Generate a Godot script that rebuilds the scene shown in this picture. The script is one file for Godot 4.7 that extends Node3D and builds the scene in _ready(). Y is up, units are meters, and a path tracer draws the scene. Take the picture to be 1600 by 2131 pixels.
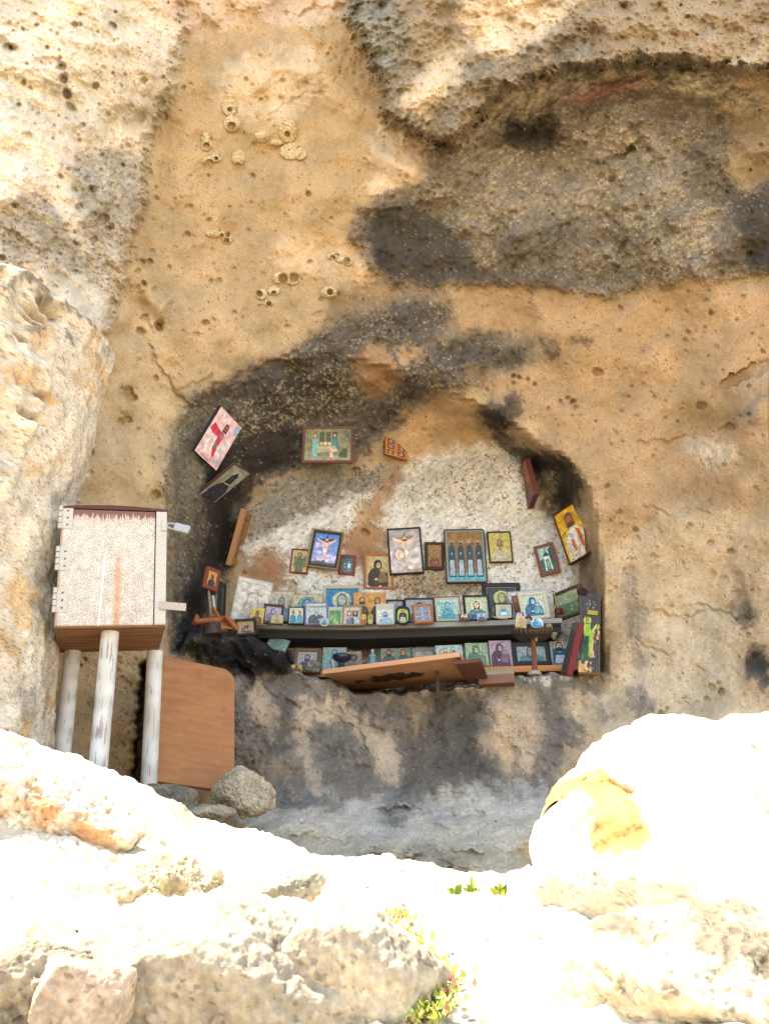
extends Node3D
# A rock-cut shrine under a cliff: sooty niche with icons, a white metal offering box, sunlit rocks in front.

const EYE := Vector3(0, 1.5, 0)
const F := 1538.0
const PITCH := 24.0
var cp := cos(deg_to_rad(PITCH))
var sp := sin(deg_to_rad(PITCH))

func _ready() -> void:
	# ---- camera, sky, sun, exposure
	var cam := Camera3D.new()
	cam.name = "camera"
	cam.fov = rad_to_deg(2.0 * atan(1065.5 / F))
	cam.near = 0.05
	cam.far = 4000.0
	cam.position = EYE
	cam.rotation_degrees = Vector3(PITCH, 0, 0)
	add_child(cam)
	cam.current = true
	var env := Environment.new()
	env.background_mode = Environment.BG_SKY
	var sm := ProceduralSkyMaterial.new()
	sm.sky_top_color = Color(0.70, 0.77, 0.86)
	sm.sky_horizon_color = Color(0.93, 0.93, 0.93)
	sm.sky_curve = 0.12
	sm.ground_bottom_color = Color(0.55, 0.50, 0.42)
	sm.ground_horizon_color = Color(0.72, 0.70, 0.66)
	var sky := Sky.new()
	sky.sky_material = sm
	env.sky = sky
	env.tonemap_mode = Environment.TONE_MAPPER_LINEAR
	env.tonemap_exposure = 4.2
	env.sdfgi_enabled = true
	env.ssao_enabled = true
	env.ssil_enabled = true
	var we := WorldEnvironment.new()
	we.name = "world_environment"
	we.environment = env
	add_child(we)
	var sun := DirectionalLight3D.new()
	sun.name = "sun"
	sun.light_energy = 1.6
	sun.light_color = Color(1.0, 0.96, 0.89)
	sun.light_angular_distance = 0.5
	sun.shadow_enabled = true
	add_child(sun)
	sun.look_at_from_position(Vector3(-3.8, 8.4, 0.1), Vector3.ZERO, Vector3.UP)
	# ---- large structure
	make_materials()
	build_ground()
	build_cave()
	build_pillar()
	build_foreground()
	# ---- objects
	build_box()
	build_niche_furniture()
	build_icons()
	build_small_things()
	build_stones()
	build_nests()
	build_plants()

# ------------------------------------------------------------ photo pixel -> direction -> point
func ray(u: float, v: float) -> Vector3:
	var b := (1065.5 - v) / F
	return Vector3((u - 800.0) / F, cp * b + sp, sp * b - cp)

func at(u: float, v: float, d: float) -> Vector3:   # d = horizontal distance in front of the lens
	var r := ray(u, v)
	return EYE + r * (d / -r.z)

func on_plane(u: float, v: float, p: Vector3, n: Vector3) -> Vector3:
	var r := ray(u, v)
	return EYE + r * ((p - EYE).dot(n) / r.dot(n))

# ------------------------------------------------------------ names and tags
var taken := {}

func numbered(called: String) -> String:
	if not taken.has(called):
		taken[called] = 0
		return called
	taken[called] += 1
	return "%s_%03d" % [called, taken[called]]

func thing(called: String, label: String, category: String, where := Transform3D.IDENTITY, group := "") -> Node3D:
	var o := Node3D.new()
	o.name = numbered(called)
	add_child(o)
	o.transform = where
	o.set_meta("label", label)
	o.set_meta("category", category)
	if group != "":
		o.set_meta("group", group)
	return o

func part(called: String, mesh: Mesh, m: Material, parent: Node3D, where := Transform3D.IDENTITY) -> MeshInstance3D:
	var o := MeshInstance3D.new()
	o.name = called
	o.mesh = mesh
	o.material_override = m
	o.transform = where
	o.cast_shadow = GeometryInstance3D.SHADOW_CASTING_SETTING_ON
	parent.add_child(o, true)
	return o

func solo(called: String, label: String, category: String, mesh: Mesh, m: Material, where := Transform3D.IDENTITY, group := "") -> MeshInstance3D:
	var o := part(numbered(called), mesh, m, self, where)
	o.set_meta("label", label)
	o.set_meta("category", category)
	if group != "":
		o.set_meta("group", group)
	return o

func structure(called: String, mesh: Mesh, m: Material, label := "") -> MeshInstance3D:
	var o := part(called, mesh, m, self)
	o.set_meta("kind", "structure")
	if label != "":
		o.set_meta("label", label)
	return o

# ------------------------------------------------------------ mesh helpers
func st_new() -> SurfaceTool:
	var st := SurfaceTool.new()
	st.begin(Mesh.PRIMITIVE_TRIANGLES)
	st.set_smooth_group(-1)
	return st

func q(st: SurfaceTool, a: Vector3, b: Vector3, c: Vector3, d: Vector3, ua := Vector2.ZERO, ub := Vector2.RIGHT, uc := Vector2.ONE, ud := Vector2.DOWN) -> void:
	# a b c d run anticlockwise seen from outside
	var ps := [a, c, b, a, d, c]
	var us := [ua, uc, ub, ua, ud, uc]
	for i in 6:
		st.set_uv(us[i])
		st.add_vertex(ps[i])

func done(st: SurfaceTool) -> ArrayMesh:
	st.generate_normals()
	return st.commit()

func outline(w: float, h: float, r: float, seg := 5) -> PackedVector2Array:
	# x -w/2..w/2, y 0..h, anticlockwise from the lower left
	var o := PackedVector2Array()
	if r <= 0.0:
		o.append_array([Vector2(-w / 2, 0), Vector2(w / 2, 0), Vector2(w / 2, h), Vector2(-w / 2, h)])
		return o
	var cs := [Vector2(-w / 2 + r, r), Vector2(w / 2 - r, r), Vector2(w / 2 - r, h - r), Vector2(-w / 2 + r, h - r)]
	for k in 4:
		for i in seg + 1:
			var a := PI + k * PI / 2 + i * PI / 2 / seg
			o.append(cs[k] + Vector2(cos(a), sin(a)) * r)
	return o

func slab_into(st: SurfaceTool, o: PackedVector2Array, z0: float, z1: float, bev := 0.0, box := Rect2()) -> void:
	# a flat prism; UV of the front spans the outline's bounds
	var n := o.size()
	var lo := o[0]
	var hi := o[0]
	for p in o:
		lo = lo.min(p)
		hi = hi.max(p)
	var c := (lo + hi) / 2
	if box.size.x > 0:
		lo = box.position
		hi = box.end
	var fr := PackedVector2Array()
	for p in o:
		fr.append(p + (c - p).normalized() * bev * 1.3 if bev > 0 else p)
	var uvf := func(p: Vector2) -> Vector2: return Vector2((p.x - lo.x) / (hi.x - lo.x), 1.0 - (p.y - lo.y) / (hi.y - lo.y))
	for i in n:
		var j := (i + 1) % n
		st.set_uv(uvf.call(c)); st.add_vertex(Vector3(c.x, c.y, z1))
		st.set_uv(uvf.call(fr[j])); st.add_vertex(Vector3(fr[j].x, fr[j].y, z1))
		st.set_uv(uvf.call(fr[i])); st.add_vertex(Vector3(fr[i].x, fr[i].y, z1))
		st.set_uv(uvf.call(c)); st.add_vertex(Vector3(c.x, c.y, z0))
		st.set_uv(uvf.call(o[i])); st.add_vertex(Vector3(o[i].x, o[i].y, z0))
		st.set_uv(uvf.call(o[j])); st.add_vertex(Vector3(o[j].x, o[j].y, z0))
		var zb := z1 - bev
		var a: Vector2 = uvf.call(o[i])
		var b: Vector2 = uvf.call(o[j])
		q(st, Vector3(o[i].x, o[i].y, z0), Vector3(o[j].x, o[j].y, z0), Vector3(o[j].x, o[j].y, zb), Vector3(o[i].x, o[i].y, zb), a, b, b * 0.97, a * 0.97)
		if bev > 0:
			q(st, Vector3(o[i].x, o[i].y, zb), Vector3(o[j].x, o[j].y, zb), Vector3(fr[j].x, fr[j].y, z1), Vector3(fr[i].x, fr[i].y, z1), a, b, b * 0.98, a * 0.98)

func slab(o: PackedVector2Array, z0: float, z1: float, bev := 0.0) -> ArrayMesh:
	var st := st_new()
	slab_into(st, o, z0, z1, bev)
	return done(st)

func ring(w: float, h: float, fw: float, r: float, z0: float, z1: float) -> ArrayMesh:
	# a picture frame: outer edge, raised crown, inner lip
	var st := st_new()
	var ri: float = max(r - fw, 0.0) if r > 0 else 0.0
	if r > 0 and ri == 0.0:
		ri = 0.0005
	var o := outline(w, h, r)
	var m := outline(w - fw * 0.7, h - fw * 0.7, max(r - fw * 0.35, 0.0006) if r > 0 else 0.0)
	var i_ := outline(w - 2 * fw, h - 2 * fw, ri)
	var n := o.size()
	var zc := z1 - (z1 - z0) * 0.16
	for k in n:
		var j := (k + 1) % n
		var om := Vector2(0, fw * 0.35)
		var oi := Vector2(0, fw)
		var A := Vector3(o[k].x, o[k].y, z0)
		var B := Vector3(o[j].x, o[j].y, z0)
		var C := Vector3(o[j].x, o[j].y, zc)
		var D := Vector3(o[k].x, o[k].y, zc)
		var E := Vector3(m[k].x + om.x, m[k].y + om.y, z1)
		var G := Vector3(m[j].x + om.x, m[j].y + om.y, z1)
		var H := Vector3(i_[k].x + oi.x, i_[k].y + oi.y, zc)
		var I := Vector3(i_[j].x + oi.x, i_[j].y + oi.y, zc)
		var J := Vector3(i_[k].x + oi.x, i_[k].y + oi.y, z0)
		var K := Vector3(i_[j].x + oi.x, i_[j].y + oi.y, z0)
		q(st, A, B, C, D)
		q(st, D, C, G, E)
		q(st, E, G, I, H)
		q(st, H, I, K, J)
		q(st, B, A, J, K)
	return done(st)

func box_into(st: SurfaceTool, lo: Vector3, hi: Vector3, t := Transform3D.IDENTITY) -> void:
	var c := func(x, y, z): return t * Vector3(hi.x if x else lo.x, hi.y if y else lo.y, hi.z if z else lo.z)
	q(st, c.call(0, 0, 1), c.call(1, 0, 1), c.call(1, 1, 1), c.call(0, 1, 1))
	q(st, c.call(1, 0, 0), c.call(0, 0, 0), c.call(0, 1, 0), c.call(1, 1, 0))
	q(st, c.call(1, 0, 1), c.call(1, 0, 0), c.call(1, 1, 0), c.call(1, 1, 1))
	q(st, c.call(0, 0, 0), c.call(0, 0, 1), c.call(0, 1, 1), c.call(0, 1, 0))
	q(st, c.call(0, 1, 1), c.call(1, 1, 1), c.call(1, 1, 0), c.call(0, 1, 0))
	q(st, c.call(0, 0, 0), c.call(1, 0, 0), c.call(1, 0, 1), c.call(0, 0, 1))

func bar(lo: Vector3, hi: Vector3) -> ArrayMesh:
	var st := st_new()
	box_into(st, lo, hi)
	return done(st)

func hexa(p: Array) -> ArrayMesh:
	# 8 corners: 0-3 lower ring anticlockwise seen from above, 4-7 upper ring
	var st := st_new()
	q(st, p[3], p[2], p[1], p[0])
	q(st, p[4], p[5], p[6], p[7])
	for i in 4:
		var j := (i + 1) % 4
		q(st, p[i], p[j], p[j + 4], p[i + 4])
	return done(st)

func tube(pts: Array, rad: Array, sides := 10, wob := 0.0) -> ArrayMesh:
	var st := st_new()
	st.set_smooth_group(0)
	var rings := []
	for i in pts.size():
		var p: Vector3 = pts[i]
		var dir: Vector3 = (pts[min(i + 1, pts.size() - 1)] - pts[max(i - 1, 0)]).normalized()
		var up := Vector3.UP if absf(dir.y) < 0.9 else Vector3.RIGHT
		var ax := dir.cross(up).normalized()
		var ay := ax.cross(dir)
		var rg := []
		for k in sides + 1:
			var a := TAU * k / sides
			var rr: float = rad[i] * (1.0 + wob * sin(k % sides * 2.7 + i * 1.9))
			rg.append(p + (ax * cos(a) + ay * sin(a)) * rr)
		rings.append(rg)
	for i in pts.size() - 1:
		for k in sides:
			var v0 := float(i) / (pts.size() - 1)
			var v1 := float(i + 1) / (pts.size() - 1)
			q(st, rings[i][k + 1], rings[i][k], rings[i + 1][k], rings[i + 1][k + 1], Vector2((k + 1.0) / sides, v0), Vector2(float(k) / sides, v0), Vector2(float(k) / sides, v1), Vector2((k + 1.0) / sides, v1))
	st.set_smooth_group(-1)
	for e in 2:
		var i := 0 if e == 0 else pts.size() - 1
		for k in sides:
			st.set_uv(Vector2(0.5, 0.5))
			st.add_vertex(pts[i])
			st.add_vertex(rings[i][k + 1 - e])
			st.add_vertex(rings[i][k + e])
	return done(st)

func lathe(profile: Array, sides := 28) -> ArrayMesh:
	# profile: Vector2(radius, height), upward on the outside
	var st := st_new()
	st.set_smooth_group(0)
	for i in profile.size() - 1:
		for k in sides:
			var a := TAU * k / sides
			var b := TAU * (k + 1) / sides
			var p: Vector2 = profile[i]
			var r: Vector2 = profile[i + 1]
			q(st, Vector3(p.x * cos(b), p.y, p.x * sin(b)), Vector3(p.x * cos(a), p.y, p.x * sin(a)), Vector3(r.x * cos(a), r.y, r.x * sin(a)), Vector3(r.x * cos(b), r.y, r.x * sin(b)))
	return done(st)

# ------------------------------------------------------------ noise, colours, materials
func noise(sd: int, freq: float, oct := 4, kind := FastNoiseLite.TYPE_SIMPLEX_SMOOTH, ridged := false) -> FastNoiseLite:
	var n := FastNoiseLite.new()
	n.seed = sd
	n.frequency = freq
	n.noise_type = kind
	n.fractal_type = FastNoiseLite.FRACTAL_NONE if oct == 1 else (FastNoiseLite.FRACTAL_RIDGED if ridged else FastNoiseLite.FRACTAL_FBM)
	n.fractal_octaves = oct
	return n

var mats := {}
var rock_mat: StandardMaterial3D
var grit_normal: ImageTexture
var grain_tex: ImageTexture

func make_materials() -> void:
	var n := noise(5, 0.045, 5)
	var im := n.get_seamless_image(512, 512)
	im.convert(Image.FORMAT_RGBA8)
	im.bump_map_to_normal_map(6.0)
	grit_normal = ImageTexture.create_from_image(im)
	var g := noise(8, 0.06, 5).get_seamless_image(512, 512)
	g.convert(Image.FORMAT_RGB8)
	g.adjust_bcs(1.0, 0.55, 1.0)
	for y in 512:
		for x in 512:
			var c := g.get_pixel(x, y)
			var l: float = clampf(0.86 + (c.r - 0.5) * 0.5, 0.6, 1.0)
			g.set_pixel(x, y, Color(l, l, l))
	grain_tex = ImageTexture.create_from_image(g)
	rock_mat = StandardMaterial3D.new()
	rock_mat.vertex_color_use_as_albedo = true
	rock_mat.albedo_texture = grain_tex
	rock_mat.roughness = 0.95
	rock_mat.metallic_specular = 0.1
	rock_mat.uv1_triplanar = true
	rock_mat.uv1_world_triplanar = true
	rock_mat.uv1_scale = Vector3.ONE * 2.6
	rock_mat.normal_enabled = true
	rock_mat.normal_texture = grit_normal
	rock_mat.normal_scale = 0.4

func plain(hex: String, rough := 0.7, metal := 0.0, spec := 0.4) -> StandardMaterial3D:
	var key := "%s_%s_%s_%s" % [hex, rough, metal, spec]
	if not mats.has(key):
		var m := StandardMaterial3D.new()
		m.albedo_color = Color(hex)
		m.albedo_texture = grain_tex
		m.uv1_triplanar = true
		m.uv1_scale = Vector3.ONE * 5.0
		m.roughness = rough
		m.metallic = metal
		m.metallic_specular = spec
		mats[key] = m
	return mats[key]

func from_image(im: Image, rough := 0.7, spec := 0.35) -> StandardMaterial3D:
	var m := StandardMaterial3D.new()
	m.albedo_texture = ImageTexture.create_from_image(im)
	m.roughness = rough
	m.metallic_specular = spec
	return m

func wood_image(w: int, h: int, base: String, dark: String, sd: int, along_x := false, knots := []) -> Image:
	var im := Image.create(w, h, false, Image.FORMAT_RGB8)
	var n := noise(sd, 0.02, 3)
	var n2 := noise(sd + 1, 0.11, 3)
	var cb := Color(base)
	var cd := Color(dark)
	for y in h:
		for x in w:
			var a: float = x if along_x else y
			var b: float = y if along_x else x
			var warp := 0.0
			for k in knots:
				var dx: float = (x - k.x * w)
				var dy: float = (y - k.y * h)
				var dd: float = sqrt(dx * dx + dy * dy) / (k.z * w)
				warp += exp(-dd * dd) * 18.0
			var t := 0.5 + 0.55 * n.get_noise_2d(a * 0.35, b * 3.2 + warp * 6.0) + 0.4 * n2.get_noise_2d(a * 0.22, b * 4.0)
			t += warp * 0.035
			im.set_pixel(x, y, cb.lerp(cd, clampf(t, 0, 1)))
	return im

func wood(base: String, dark: String, sd: int, along_x := false) -> StandardMaterial3D:
	var key := "wood_%s_%s_%d_%s" % [base, dark, sd, along_x]
	if not mats.has(key):
		mats[key] = from_image(wood_image(128, 128, base, dark, sd, along_x), 0.65)
	return mats[key]

func lin(hex: String) -> Color:
	return Color(hex).srgb_to_linear()

# ------------------------------------------------------------ scattered interpolation (thin sheet through points)
func rbf_fit(pts: PackedVector2Array, vals: PackedFloat32Array) -> PackedFloat64Array:
	var n := pts.size()
	var m := n + 3
	var A := []
	for i in m:
		var row := PackedFloat64Array()
		row.resize(m + 1)
		for j in m:
			if i < n and j < n:
				row[j] = pts[i].distance_to(pts[j]) + (0.0 if i != j else -0.02)
			elif i < n:
				row[j] = 1.0 if j == n else (pts[i].x if j == n + 1 else pts[i].y)
			elif j < n:
				row[j] = 1.0 if i == n else (pts[j].x if i == n + 1 else pts[j].y)
		row[m] = vals[i] if i < n else 0.0
		A.append(row)
	for c in m:
		var best := c
		for r in range(c + 1, m):
			if absf(A[r][c]) > absf(A[best][c]):
				best = r
		var t = A[c]
		A[c] = A[best]
		A[best] = t
		var pc: PackedFloat64Array = A[c]
		for r in range(c + 1, m):
			var pr: PackedFloat64Array = A[r]
			var k := pr[c] / pc[c]
			if k != 0.0:
				for j in range(c, m + 1):
					pr[j] -= k * pc[j]
				A[r] = pr
	var w := PackedFloat64Array()
	w.resize(m)
	for c in range(m - 1, -1, -1):
		var s: float = A[c][m]
		for j in range(c + 1, m):
			s -= A[c][j] * w[j]
		w[c] = s / A[c][c]
	return w

func rbf(pts: PackedVector2Array, w: PackedFloat64Array, p: Vector2) -> float:
	var n := pts.size()
	var s := w[n] + w[n + 1] * p.x + w[n + 2] * p.y
	for i in n:
		s += w[i] * p.distance_to(pts[i])
	return s

func seg_dist(p: Vector2, a: Vector2, b: Vector2) -> float:
	var ab := b - a
	return p.distance_to(a + ab * clampf((p - a).dot(ab) / ab.length_squared(), 0, 1))

func poly(a: Array) -> PackedVector2Array:
	var o := PackedVector2Array()
	for i in range(0, a.size(), 2):
		o.append(Vector2(a[i], a[i + 1]))
	return o

func smooth(a: float, b: float, x: float) -> float:
	var t := clampf((x - a) / (b - a), 0, 1)   # also falls when a > b
	return t * t * (3 - 2 * t)

func grid_mesh(P: PackedVector3Array, C: PackedColorArray, nu: int, nv: int, wrap := false) -> ArrayMesh:
	# rows run downward (nv), columns to the right (nu), seen from outside
	var N := PackedVector3Array()
	N.resize(P.size())
	for j in nv:
		var j0 := maxi(j - 1, 0) * nu
		var j1 := mini(j + 1, nv - 1) * nu
		for i in nu:
			var i0 := maxi(i - 1, 0)
			var i1 := mini(i + 1, nu - 1)
			if wrap:
				i0 = nu - 2 if i == 0 else i - 1
				i1 = 1 if i == nu - 1 else i + 1
			N[j * nu + i] = (P[j0 + i] - P[j1 + i]).cross(P[j * nu + i0] - P[j * nu + i1]).normalized()
	var I := PackedInt32Array()
	I.resize((nu - 1) * (nv - 1) * 6)
	var k := 0
	for j in nv - 1:
		for i in nu - 1:
			var a := j * nu + i
			I[k] = a
			I[k + 1] = a + 1
			I[k + 2] = a + nu + 1
			I[k + 3] = a
			I[k + 4] = a + nu + 1
			I[k + 5] = a + nu
			k += 6
	var arr := []
	arr.resize(Mesh.ARRAY_MAX)
	arr[Mesh.ARRAY_VERTEX] = P
	arr[Mesh.ARRAY_NORMAL] = N
	arr[Mesh.ARRAY_COLOR] = C
	arr[Mesh.ARRAY_INDEX] = I
	var m := ArrayMesh.new()
	m.add_surface_from_arrays(Mesh.PRIMITIVE_TRIANGLES, arr, [], {}, Mesh.ARRAY_FLAG_USE_8_BONE_WEIGHTS if false else 0)
	return m

func build_ground() -> void:
	var st := st_new()
	q(st, Vector3(-300, 0, 300), Vector3(300, 0, 300), Vector3(300, 0, -300), Vector3(-300, 0, -300), Vector2(0, 0), Vector2(300, 0), Vector2(300, 300), Vector2(0, 300))
	structure("ground", done(st), plain("c0ae90", 0.95, 0.0, 0.2))

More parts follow.
